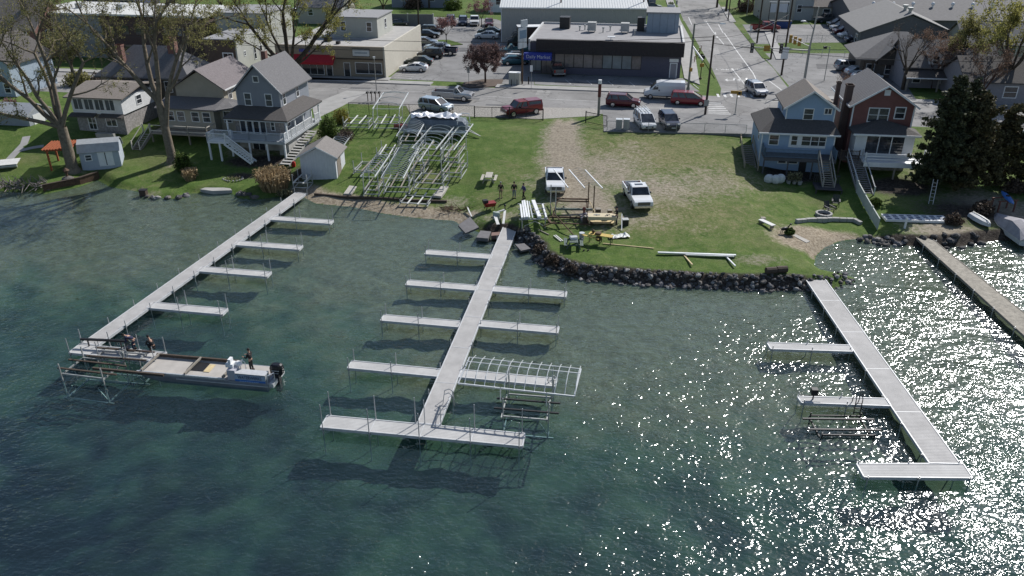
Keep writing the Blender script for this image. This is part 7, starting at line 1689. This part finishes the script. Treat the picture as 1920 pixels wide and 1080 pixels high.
def rock(x, y, z, s, label, group, mi=None):
    i = RG.randrange(6); j = RG.choice((0,1,1,2,2,2,0,3)) if mi is None else mi
    if (i,j) not in pm_:
        o = protos[i].build('rock', rockm[j]); pm_[(i,j)] = o.data
    else: o = bpy.data.objects.new('rock', pm_[(i,j)]); C.objects.link(o)
    o.location = (x,y,z); o.scale = (s*RG.uniform(.8,1.4), s*RG.uniform(.8,1.2), s*RG.uniform(.55,.9)); o.rotation_euler = (RG.uniform(-.4,.4),RG.uniform(-.4,.4),RG.uniform(0,6.28))
    tag(o, label, 'rock', group)
def rock_line(pxs, n, spread, s0, s1, label, group, mi=None, inland=.4):
    P = [W(a,b,0) for a,b in pxs]; L = [0]
    for a,b in zip(P,P[1:]): L.append(L[-1]+(b-a).length)
    for k in range(n):
        d = RG.random()*L[-1]; i = max(j for j in range(len(P)-1) if L[j] <= d); p = P[i].lerp(P[i+1], (d-L[i])/(L[i+1]-L[i]+1e-6)); dr = (P[i+1]-P[i]).normalized(); nn = Vector((-dr.y,dr.x,0))
        q = p + nn*(inland + RG.uniform(-spread,spread)); s = RG.uniform(s0,s1)**1.0; rock(q.x,q.y,max(H(q.x,q.y),-.15)+s*.15, s, label, group, mi)
rock_line([(972,448),(1000,474),(1005,490),(1030,505),(1070,519),(1110,526),(1200,534),(1300,540),(1400,544),(1500,545)], 230, .6, .09, .27, 'grey or brown boulder in the riprap bank around the lawn point', 'riprap around the lawn point')
rock_line([(1500,545),(1560,541),(1605,527)], 24, .5, .1, .28, 'dark boulder in the rock spit at the head of the right dock', 'rock spit by the right dock')
rock_line([(1612,449),(1640,457),(1700,460)], 36, .55, .12, .32, 'grey stone in the shore heap between white fence and wooden dock', 'stones by the wooden dock', inland=.3)
rock_line([(1735,464),(1800,462),(1850,453)], 16, .9, .14, .36, 'dark stone on the shaded shore right of the wooden dock', 'stones on the shaded shore', 2)
rock_line([(270,371),(300,373),(342,372),(356,364)], 16, .12, .22, .36, 'round pale boulder edging the lawn at the left shore', 'boulders at the left shore', inland=.15)
rock_line([(440,366),(480,373)], 12, .2, .2, .36, 'flat grey stone at the shore left of the reeds', 'stones left of the reeds', inland=.2)
t = thing('planter_box', 'dark timber corner post at the end of the boulder edge', 'post', G(270,366), 0); mb = MB(); mb.box(-.35,.35,-.3,.3,-.3,.6); mb.build('box', brownwood, t); MB().box(-.4,.4,-.35,.35,.601,.66).build('cap', dark, t)
t = thing('brush_pile', 'small heap of brown branches on the beach by the tilted slab', 'brush pile', G(856,394), 0); mb = MB()
for _ in range(60):
    p = Vector((RG.uniform(-1.6,1.4),RG.uniform(-.6,.6),RG.uniform(0,.2))); d = Vector((RG.uniform(-1,1),RG.uniform(-.6,.6),RG.uniform(-.1,.35))).normalized(); mb.tube(p, p+d*RG.uniform(.4,1.3), .035, .012, 4)
mb.build('branches', M('driftwood_brown', (.11,.07,.045), .9, var=.4), t)
# driftwood / brush pile at the far left shore
t = thing('brush_pile', 'tangled heap of grey driftwood at the far left shore', 'brush pile', G(40,352), 0); mb = MB()
for _ in range(150):
    p = Vector((RG.uniform(-3.4,3.2),RG.uniform(-.8,.8),RG.uniform(0,.7))); d = Vector((RG.uniform(-.6,.6),RG.uniform(-1,.3),RG.uniform(-.3,.9))).normalized(); mb.tube(p, p+d*RG.uniform(.5,1.4), .05, .02, 5)
mb.build('branches', M('driftwood', (.20,.18,.17), .9, var=.4), t)
t = thing('garden_statue', 'small stone lantern on a mound below the biggest tree', 'lantern', G(128,338), 0); mb = MB(); mb.ball((0,0,.15),(.7,.6,.35)); mb.build('mound', rockm[1], t); mb = MB(); mb.tube((0,0,.4),(0,0,.9),.14,.1,8); mb.tube((0,0,.9),(0,0,1.15),.22,.22,8); mb.tube((0,0,1.15),(0,0,1.45),.38,.05,8); mb.build('lantern', rust, t)
t = thing('flower_bed', 'ring of white stones in the lawn before the grey gabled house', 'flower bed', G(438,336), 0); mb = MB(); [mb.ball((1.1*math.cos(a)+RG.uniform(-.08,.08),.75*math.sin(a),.05),(.13,.11,.09),n=6,k=4) for a in [k*6.2832/18 for k in range(18)]]; mb.build('stone_ring', rockm[3], t); mb = MB(); [leaf(mb, Vector((RG.uniform(-.7,.7),RG.uniform(-.4,.4),RG.uniform(0,.25))), .12) for _ in range(140)]; mb.build('flowers', leafm('leaf_pale', (.2,.19,.11)), t)
t = thing('person_sign', 'red post box at the foot of the garden steps', 'post box', G(549,305), 0) if False else thing('gas_can', 'red fuel can on the steps beside the shed', 'fuel can', G(551,312), 0); mb = MB(); mb.loft([[(-.2*k,-.15*k,z),(.2*k,-.15*k,z),(.2*k,.15*k,z),(-.2*k,.15*k,z)] for z,k in ((0,1),(.45,1),(.6,.5))]); mb.build('can', M('can_red', (.45,.02,.02), .4), t); MB().tube((.1,0,.6),(.2,0,.75),.03,.03,6).build('spout', black, t)
# the small rubble between the boulders, past counting
rm_ = MB(); RG = random.Random(33)
PP = [W(a,b,0) for a,b in ((968,446),(1000,474),(1005,490),(1030,505),(1070,519),(1110,526),(1200,534),(1300,540),(1400,544),(1500,545),(1560,541),(1605,527))]
for a, b in zip(PP, PP[1:]):
    d = (b-a); n = int(d.length*16); dr = d.normalized(); nn = Vector((-dr.y, dr.x, 0))
    for _ in range(n):
        q = a.lerp(b, RG.random()) + nn*RG.uniform(-.25, 1.15); s = RG.uniform(.05, .15); k = len(rm_.v)
        rm_.ball((q.x, q.y, max(H(q.x,q.y),-.1)+s*.2), (s*RG.uniform(.8,1.4), s*RG.uniform(.8,1.3), s*.7), n=6, k=4, mi=RG.choice((0,1,2,2)))
        for i in range(k, len(rm_.v)): v = rm_.v[i]; rm_.v[i] = (v[0]+RG.uniform(-.25,.25)*s, v[1]+RG.uniform(-.25,.25)*s, v[2]+RG.uniform(-.2,.2)*s)
o = rm_.build('rubble', rockm[:3]); tag(o, 'small dark rubble packed between the boulders of the lawn point', 'rubble', None, 'stuff')

# ================================================================ FENCES, POLES, SIGNALS, SIGNS
def netting(name, col, op):
    m = bpy.data.materials.new(name); m.use_nodes = True; nt = m.node_tree; N = nt.nodes; L = nt.links
    b = N['Principled BSDF']; b.inputs['Base Color'].default_value = (*col, 1); b.inputs['Roughness'].default_value = .5; b.inputs['Metallic'].default_value = .3
    g = N.new('ShaderNodeNewGeometry'); sp = N.new('ShaderNodeSeparateXYZ'); L.new(g.outputs['Position'], sp.inputs[0])
    def w(sx, sz):
        a = N.new('ShaderNodeMath'); a.operation = 'MULTIPLY'; a.inputs[1].default_value = sx; L.new(sp.outputs[0], a.inputs[0])
        c = N.new('ShaderNodeMath'); c.operation = 'MULTIPLY_ADD'; c.inputs[1].default_value = sz; L.new(sp.outputs[2], c.inputs[0]); L.new(a.outputs[0], c.inputs[2])
        f = N.new('ShaderNodeMath'); f.operation = 'FRACT'; L.new(c.outputs[0], f.inputs[0])
        k = N.new('ShaderNodeMath'); k.operation = 'LESS_THAN'; k.inputs[1].default_value = op; L.new(f.outputs[0], k.inputs[0]); return k.outputs[0]
    mxm = N.new('ShaderNodeMath'); mxm.operation = 'MAXIMUM'; L.new(w(9, 9), mxm.inputs[0]); L.new(w(9, -9), mxm.inputs[1])
    t = N.new('ShaderNodeBsdfTransparent'); mx = N.new('ShaderNodeMixShader'); L.new(mxm.outputs[0], mx.inputs[0]); L.new(t.outputs[0], mx.inputs[1]); L.new(b.outputs[0], mx.inputs[2])
    L.new(mx.outputs[0], N['Material Output'].inputs['Surface']); return m
net_b = netting('chain_link_black', (.02,.02,.02), .10); net_g = netting('chain_link_grey', (.3,.3,.3), .07)
def chain_fence(label, pts, h, step, post, rail, net, heavy=False, group=None):
    t = thing('chain_link_fence', label, 'fence', (0,0,0), 0, group)
    rm, nm = MB(), MB()
    for a, b in zip(pts, pts[1:]):
        n = max(1, round((b-a).length/step))
        for k in range(n + (1 if b is pts[-1] else 0)):
            p = a.lerp(b, k/n); mb = MB(); r = .075 if heavy and k % 2 == 0 else .035; mb.tube((p.x,p.y,p.z-.2),(p.x,p.y,p.z+h+(.12 if r > .05 else 0)), r, r, 6); mb.build('post', post, t)
        u = Vector((0,0,1)); rm.tube(a+u*h, b+u*h, .045 if heavy else .028, n=5, cap=False)
        if heavy: rm.tube(a+u*.12, b+u*.12, .04, n=5, cap=False)
        nm.add([a+u*.08, b+u*.08, b+u*h, a+u*h], [(0,1,2,3)])
    rm.build('rail', rail, t); nm.build('netting', net, t); return t
def gp(*pp): return [G(a, b) for a, b in pp]
chain_fence('black chain link fence behind the lift yard and pontoon boat', gp((655,213),(768,217),(890,220)), 1.5, 3.0, dark, dark, net_b)
chain_fence('heavy black gated fence in front of the red capped pickup', gp((890,221),(955,222.5),(1018,226)), 1.45, 2.2, dark, dark, net_b, True)
chain_fence('short black fence stub beside the red and white sign post', gp((1098,230),(1137,238)), 1.4, 3.0, dark, dark, net_b, True)
chain_fence('grey chain link fence along the kerbside parking above the lawn', gp((1138,246),(1215,249),(1320,251),(1398,254)), 1.3, 2.9, alud, alud, net_g)
chain_fence('pale chain link fence in the corner lot below the grass strip', [W(a,b,3) for a,b in ((1468,104),(1540,107),(1625,112))], 1.3, 3.2, alud, alud, net_g)
chain_fence('pale chain link fence at the far side of the grass strip', [W(a,b,3) for a,b in ((1456,80),(1540,79),(1612,79))], 1.3, 3.2, alud, alud, net_g)
t = thing('board_fence', 'pale board fence running from the red house down to the shore', 'fence'); pts = gp((1600,340),(1606,362),(1618,385),(1632,410),(1645,432))
fm_ = M('fence_pale_green', (.42,.45,.43), .8, var=.12)
for a, b in zip(pts, pts[1:]):
    mb = MB(); u = Vector((0,0,.62)); mb.bar(a+u, b+u, .06, 1.1); mb.bar(a+u*1.95, b+u*1.95, .1, .06); mb.build('panel', fm_, t); mb = MB(); mb.bar(a-Vector((0,0,.2)), a+Vector((0,0,1.35)), .12); mb.build('post', fm_, t)
t = thing('lattice_fence', 'green lattice fence on the landing between blue and red house', 'fence', (W(1583,246,4).x, W(1583,246,4).y, 0), R(-62)); mb = MB(); gl_ = M('lattice_green', (.12,.18,.13), .8, var=.2)
for k in range(14): mb.bar((k*.3,0,3.2-.08*k),(k*.3,0,4.9-.1*k),.06)
for k in range(9): mb.bar((0,0,3.3+.19*k),(4.0,0,2.2+.17*k),.05)
mb.build('lattice', gl_, t); mb = MB(); [mb.bar((x,0,1.2),(x,0,4.9-.33*x),.12) for x in (0,2,4)]; mb.build('post', gl_, t)

wirem = M('cable_black', (.02,.02,.02), .6)
polem = M('pole_timber', (.055,.04,.032), .9, var=.25, scale=3, streak=True); steelp = M('pole_galvanised', (.30,.30,.29), .5, .4, var=.12)
def upole(label, px, py, h, m=polem, r=.16, arms=0, name='utility_pole'):
    b = W(px, py, 3.0); t = thing(name, label, 'pole', b, R(-9), None); mb = MB(); mb.tube((0,0,-.3),(0,0,h),r,r*.72,10); mb.build('pole', m, t)
    for k in range(arms):
        mb = MB(); mb.bar((-1.1,.1,h-.5-k*.9),(1.1,.1,h-.5-k*.9),.1,.12); a = mb.build('crossarm', polem, t); mb = MB(); [mb.tube((x,.1,h-.44-k*.9),(x,.1,h-.26-k*.9),.05,n=6) for x in (-1,-.4,.4,1)]; mb.build('insulator', M('insulator', (.3,.3,.32), .3), a)
    return t, b
t, bA = upole('dark timber pole standing in the street beside the red minivan', 1322, 215, 10.2)
mb = MB(); mb.box(-.3,.3,-.2,.05,1.2,2.0); mb.build('meter_box', steelp, t)
t, bB = upole('timber pole with white notice near the signal mast', 1465, 141, 13, arms=1); mb = MB(); mb.box(-.55,.55,-.24,-.17,2.6,4.4); mb.build('notice_board', white, t)
t, bC = upole('timber pole on the verge by the corner lot fence', 1445, 111, 13, arms=1)
t, bD = upole('timber pole on the verge below the red pickup', 1419, 81, 13, arms=1)
t, bE = upole('dark pole rising behind the cream shop wall', 786, 66, 12, arms=1)
t, bF = upole('dark pole behind the market roof units', 1050, 75, 14.5, arms=1)
t, bG = upole('dark pole at the corner of the blue grey plant room', 1202, 75, 14.5, arms=1)
t, bH = upole('thin pole beside the far lawn path', 1365, 38, 9, r=.13)
t, bI = upole('thin grey pole at the top of the upper lot', 1450, 62, 14, m=steelp, r=.12)
def wire(label, a, b, sag, n=12):
    t = thing('cable', label, 'cable'); mb = MB(); pts = [a.lerp(b, k/n) - Vector((0,0,sag*4*(k/n)*(1-k/n))) for k in range(n+1)]
    mb.path(pts, .03, 4); mb.build('wire', wirem, t)
U = lambda b, z, dx=0: Vector((b.x+dx, b.y, 3+z))
wire('overhead cable from the street pole to the notice pole', U(bA,9.8), U(bB,9.5), .8)
wire('overhead cable between the two verge poles', U(bB,12.3), U(bC,12.3), .5)
wire('overhead cable from the verge pole to the pole by the red pickup', U(bC,12.3), U(bD,12.3), .5)
wire('overhead cable passing in front of the market', Vector((-60,118,11.5)), U(bA,9.6), 2.0, 20)
wire('upper overhead cable passing in front of the shops', Vector((-60,120,12.6)), U(bA,10), 1.6, 20)
wire('cable from the shop pole to the far left', U(bE,11.5), Vector((-45,138,11)), 1.2)
wire('cable from the shop pole to the market pole', U(bE,11.5), U(bF,14), 1.2)
wire('cable between the market roof poles', U(bF,14), U(bG,14), .8)
wire('cable from the street pole over the crossing to the right', U(bA,9.2), Vector((75,104,10.5)), 1.2, 20)
# street lamps
b = W(1290,168,3.1); t = thing('street_lamp', 'tall green grey street lamp with long arm and banner by the market corner', 'street lamp', b, R(-2)); mb = MB(); mb.tube((0,0,0),(0,0,.4),.28,.22,8); mb.tube((0,0,0),(-.0,0,9.4),.17,.12,10); mb.build('pole', M('pole_green_grey', (.17,.18,.155), .6, .2), t)
mb = MB(); mb.path([(0,0,9.2),(.8,0,9.45),(2.2,0,9.6),(3.4,0,9.5),(3.9,0,9.42)],.05,6); mb.build('arm', alud, t); mb = MB(); mb.loft([[(x,-.14*w_,9.34),(x,.14*w_,9.34),(x,.1*w_,9.5),(x,-.1*w_,9.5)] for x,w_ in ((3.6,.6),(3.9,1),(4.4,.6))]); mb.build('lamp_head', alu, t)
mb = MB(); mb.bar((.1,0,6.2),(1.4,-1.6,4.6),.12,.2); mb.build('banner', white, t); mb = MB(); mb.box(-.1,.3,-.35,-.1,2.7,3.2); mb.build('signal_box', M('signal_yellow', (.35,.20,.03), .5), t)
b = W(706,170,3.1); t = thing('street_lamp', 'slim white street lamp on the pavement before the sign box', 'street lamp', b, 0); mb = MB(); mb.tube((0,0,0),(0,0,4.6),.07,.05,8); mb.build('pole', steelp, t); mb = MB(); mb.tube((0,0,4.6),(0,0,4.9),.14,.2,8); mb.build('lamp_head', alu, t)
b = W(1400,30,3); t = thing('street_lamp', 'street lamp with white head beside the cream far house', 'street lamp', b, 0); mb = MB(); mb.tube((0,0,0),(0,0,8),.1,.07,8); mb.path([(0,0,8),(.6,0,8.4),(1.6,0,8.5)],.05); mb.build('pole', steelp, t); mb = MB(); mb.ball((1.9,0,8.45),(.5,.2,.14)); mb.build('lamp_head', white, t)
# traffic signal
b = W(1506,163,3.0); t = thing('traffic_signal', 'traffic signal on a long steel mast arm above the crossing', 'traffic light', b, R(-6)); mb = MB(); mb.tube((0,0,0),(0,0,5.9),.2,.16,10); mb.tube((0,0,5.9),(.35,0,11.5),.13,.09,8); mb.build('pole', steelp, t)
mb = MB(); mb.tube((0,0,5.35),(-9.8,0,5.75),.11,.07,8); mb.path([(.1,0,8.4),(-.6,0,9.2),(-1.3,0,9.5)],.05); mb.build('mast_arm', steelp, t); mb = MB(); mb.ball((-1.5,0,9.5),(.4,.2,.12)); mb.build('lamp_head', white, t)
sy = M('signal_yellow', (.35,.20,.03), .5)
for x in (-8.3,-4.1):
    mb = MB(); mb.box(x-.22,x+.22,-.30,.02,4.9,6.3); hd = mb.build('signal_head', black, t); mb = MB(); [mb.tube((x,-.301,z),(x,-.34,z),.13,n=10) for z in (5.15,5.6,6.05)]; mb.build('lens', M('lens_grey', (.25,.24,.22), .3), hd)
mb = MB(); mb.box(-6.6,-5.7,-.16,-.12,5.15,6.0); mb.build('lane_sign', sy, t)
for k, x in enumerate((-2.6,-1.9,-1.2)): MB().box(x-.2,x+.2,1.2+k*.1,1.6+k*.1,6.2-.25*k,7.3-.25*k).build('signal_head', sy, t)
mb = MB(); mb.bar((0,0,5.9),(-2.9,1.4,7.0),.1); mb.build('mast_arm', steelp, t)
b = W(1378,215,3.0); t = thing('pedestrian_signal', 'yellow pedestrian signal on a thin post at the kerbside parking corner', 'traffic light', b, R(-10)); mb = MB(); mb.tube((0,0,0),(0,0,.15),.22,.16,8); mb.tube((0,0,0),(0,0,3.2),.06,n=8); mb.build('pole', steelp, t); mb = MB(); mb.box(-.1,.5,-.2,.1,2.6,3.15); mb.box(-.9,-.1,-.06,.06,2.75,3.15); mb.build('signal_head', sy, t); MB().tube((.2,-.2,2.9),(.2,-.3,2.9),.16,n=10).build('lens', black, t)
b = W(1313,148,3.1); t = thing('traffic_signal', 'short post with two stacked signals on the market corner pavement', 'traffic light', b, 0); mb = MB(); mb.tube((0,0,0),(0,0,3.6),.07,n=8); mb.tube((0,0,0),(0,0,.2),.25,.2,8); mb.build('pole', polem, t)
for z in (1.9,3.1): MB().box(-.3,.3,-.3,.0,z,z+.5).build('signal_head', sy if z < 2 else black, t)
b = W(1545,152,3.0); t = thing('street_lamp', 'thin lamp post in the corner lot behind the blue house chimney', 'street lamp', b, 0); mb = MB(); mb.tube((0,0,0),(0,0,5.2),.06,n=8); mb.bar((0,0,5.1),(-.7,0,5.3),.06); mb.build('pole', steelp, t); MB().box(-.95,-.5,-.2,.2,4.9,5.25).build('lamp_head', black, t)
# signs
b = W(979,157,3.1); t = thing('shop_sign', 'white stacked sign boards on a dark pole before the market', 'sign', b, R(50)); mb = MB(); mb.tube((0,0,0),(0,0,6.8),.13,n=8); mb.build('pole', rust, t); mb = MB(); mb.box(-.9,.9,-.12,.12,5.3,8.2); s_ = mb.build('sign_board', M('sign_face', (.55,.58,.60)), t)
mb = MB(); mb.box(-.8,.8,-.135,-.121,6.7,7.9); mb.build('sign_panel', M('sign_face_blue', (.16,.24,.33), .5), s_); mb = MB(); mb.box(-.3,1.1,-.1,.1,8.3,9.3); mb.build('top_board', M('sign_face', (.55,.58,.6)), s_)
b = W(1122,217,3.0); t = thing('sign_post', 'square post with red upper half and white cap beside the dirt track', 'post', b, R(-9)); mb = MB(); mb.box(-.16,.16,-.16,.16,-.2,2.5); mb.build('post', M('post_grey_timber', (.24,.22,.2), .85, var=.2), t); mb = MB(); mb.box(-.2,.2,-.2,.2,2.5,4.2); mb.build('red_panel', M('panel_maroon', (.11,.025,.022), .6), t); mb = MB(); mb.box(-.21,.21,-.21,.21,4.2,4.7); mb.build('cap', white, t)
for px, py, h_, lab in ((996,166,3.4,'slim white sign on a thin post before the market parking'),(879,158,2.6,'small grey sign at the left tip of the kerb island'),(1405,79,3.0,'small white sign on the verge beside the red pickup'),(1267,26,3.0,'back of a diamond sign at the warehouse corner')):
    t = thing('street_sign', lab, 'sign', W(px,py,3.1), R(-9)); mb = MB(); mb.tube((0,0,0),(0,0,h_),.035,n=6); mb.build('post', steelp, t); mb = MB(); mb.box(-.2,.2,-.05,-.036,h_-.9,h_); mb.build('sign_plate', white if 'white' in lab else steelp, t)
t = thing('utility_cabinet', 'tall beige utility cabinet beside the market sign pole', 'cabinet', W(965,158,3.1), R(-9)); mb = MB(); mb.box(-.85,.85,-.4,.5,0,1.75); mb.build('cabinet_body', M('cabinet_beige', (.42,.41,.36), .6, var=.06), t); MB().box(-.9,.9,-.45,.55,1.751,1.82).build('lid', trim, t); mb = MB(); mb.box(-.01,.01,-.41,-.401,.1,1.7); mb.build('door_seam', dark, t)
for k, (dx, lab) in enumerate(((-.5,'left'),(.35,'right'))):
    o = thing('bollard', 'dark bollard in front of the beige cabinet, ' + lab + ' one', 'bollard', W(965,160,3.14)+Vector((dx,-.25,0)), 0); MB().tube((0,0,0),(0,0,.9),.06,n=8).build('post', dark, o); MB().tube((0,0,.9),(0,0,.95),.065,.03,8).build('cap', dark, o)
o = thing('bollard', 'lone dark bollard right of the market sign pole', 'bollard', W(991,158,3.1), 0); MB().tube((0,0,0),(0,0,1.1),.09,n=8).build('post', dark, o); MB().tube((0,0,1.1),(0,0,1.18),.1,.04,8).build('cap', dark, o)
for px, lab in ((1160,'left'),(1174,'right')):
    t = thing('utility_box', 'grey box on the kerbside parking edge, ' + lab + ' of the pair', 'cabinet', W(px,242,3.03), R(-9)); mb = MB(); mb.box(-.38,.38,-.35,.35,0,1.25); mb.build('cabinet_body', M('cabinet_grey', (.33,.33,.33), .6, var=.06), t); MB().box(-.4,.4,-.38,.38,1.251,1.3).build('lid', alu, t)
for k in range(4):
    t = thing('letter_box', ('first','second','third','fourth')[k] + ' from the left of four dark letter boxes on posts', 'letter box', W(690+k*7.4,190,3), R(-9), 'roadside letter boxes'); MB().box(-.05,.05,-.05,.05,0,1.15).build('post', brownwood, t); mb = MB(); mb.loft([[(-.13,y,1.15),(.13,y,1.15),(.13,y,1.32),(.07,y,1.4),(-.07,y,1.4),(-.13,y,1.32)] for y in (.25,-.3)]); mb.build('box', black, t)
for k in range(5):
    t = thing('bike_rack', 'brown hoop rack on the verge, ' + ('first','second','third','fourth','fifth')[k] + ' from the lamp post', 'bike rack', W(1302+k*3.0,116-k*5.2,3.12), R(80), 'bike racks on the verge'); mb = MB(); mb.path([(-.4,0,0),(-.4,0,.7),(-.2,0,.95),(.2,0,.95),(.4,0,.7),(.4,0,0)],.05,6); mb.build('hoop', M('rack_brown', (.22,.11,.05), .5), t); MB().box(-.16,.16,-.06,.06,1.0,1.06).build('cap', white, t)
t = thing('dumpster', 'long blue skip below two white boards on the upper lot', 'dumpster', W(1462,52,3), R(-3)); mb = MB(); mb.loft([[(-2.2*k_,-.8,z),(2.2*k_,-.8,z),(2.2*k_,.8,z),(-2.2*k_,.8,z)] for z,k_ in ((0.1,.9),(1.4,1))]); mb.build('skip_body', M('skip_blue', (.03,.07,.2), .6), t); MB().box(-2.25,2.25,-.85,.85,1.401,1.48).build('lid', black, t)
t = thing('sign_board', 'two white boards on a frame above the blue skip', 'sign', W(1456,46,3), R(-3)); [MB().box(x-.06,x+.06,-.06,.06,0,4.6).build('post', dark, t) for x in (-1.9,1.9)]; [MB().box(x-.85,x+.85,-.1,-.03,2.6,4.3).build('sign_panel', M('sign_face', (.55,.58,.6)), t) for x in (-.95,.95)]; MB().box(-2.1,2.1,-.12,.12,4.6,4.7).build('beam', white, t)
t = thing('planter', 'white planter trough on the pavement by the warehouse end', 'planter', W(1258,14,3.1), R(-4)); MB().box(-.9,.9,-.4,.4,0,.7).build('trough', trim, t); mb = MB(); [leaf(mb, Vector((RG.uniform(-.8,.8),RG.uniform(-.3,.3),RG.uniform(.6,1.3))), .22) for _ in range(120)]; mb.build('foliage', shrubg, t)
t = thing('low_wall', 'grey slatted yard wall behind the shop roof', 'wall', W(735,48,3), R(-4)); mb = MB(); mb.box(-2,9,0,.2,0,2.4); mb.build('panel', M('slat_grey', (.17,.17,.17), .8, var=.15, stripe=('X',.4)), t); [MB().box(x-.12,x+.12,-.05,.25,0,2.55).build('post', pale, t) for x in (-2,3.5,9)]
# picnic bench and white bollard at the wooden dock shore, stone steps by the grey house
t = thing('gate_post', 'dark pole standing by the blue house stair top', 'post', W(1456,226,3), 0); mb = MB(); mb.tube((0,0,0),(0,0,2.6),.12,n=8); mb.build('post', black, t); MB().bar((-.9,0,2.6),(.3,0,2.65),.08).build('arm', black, t)
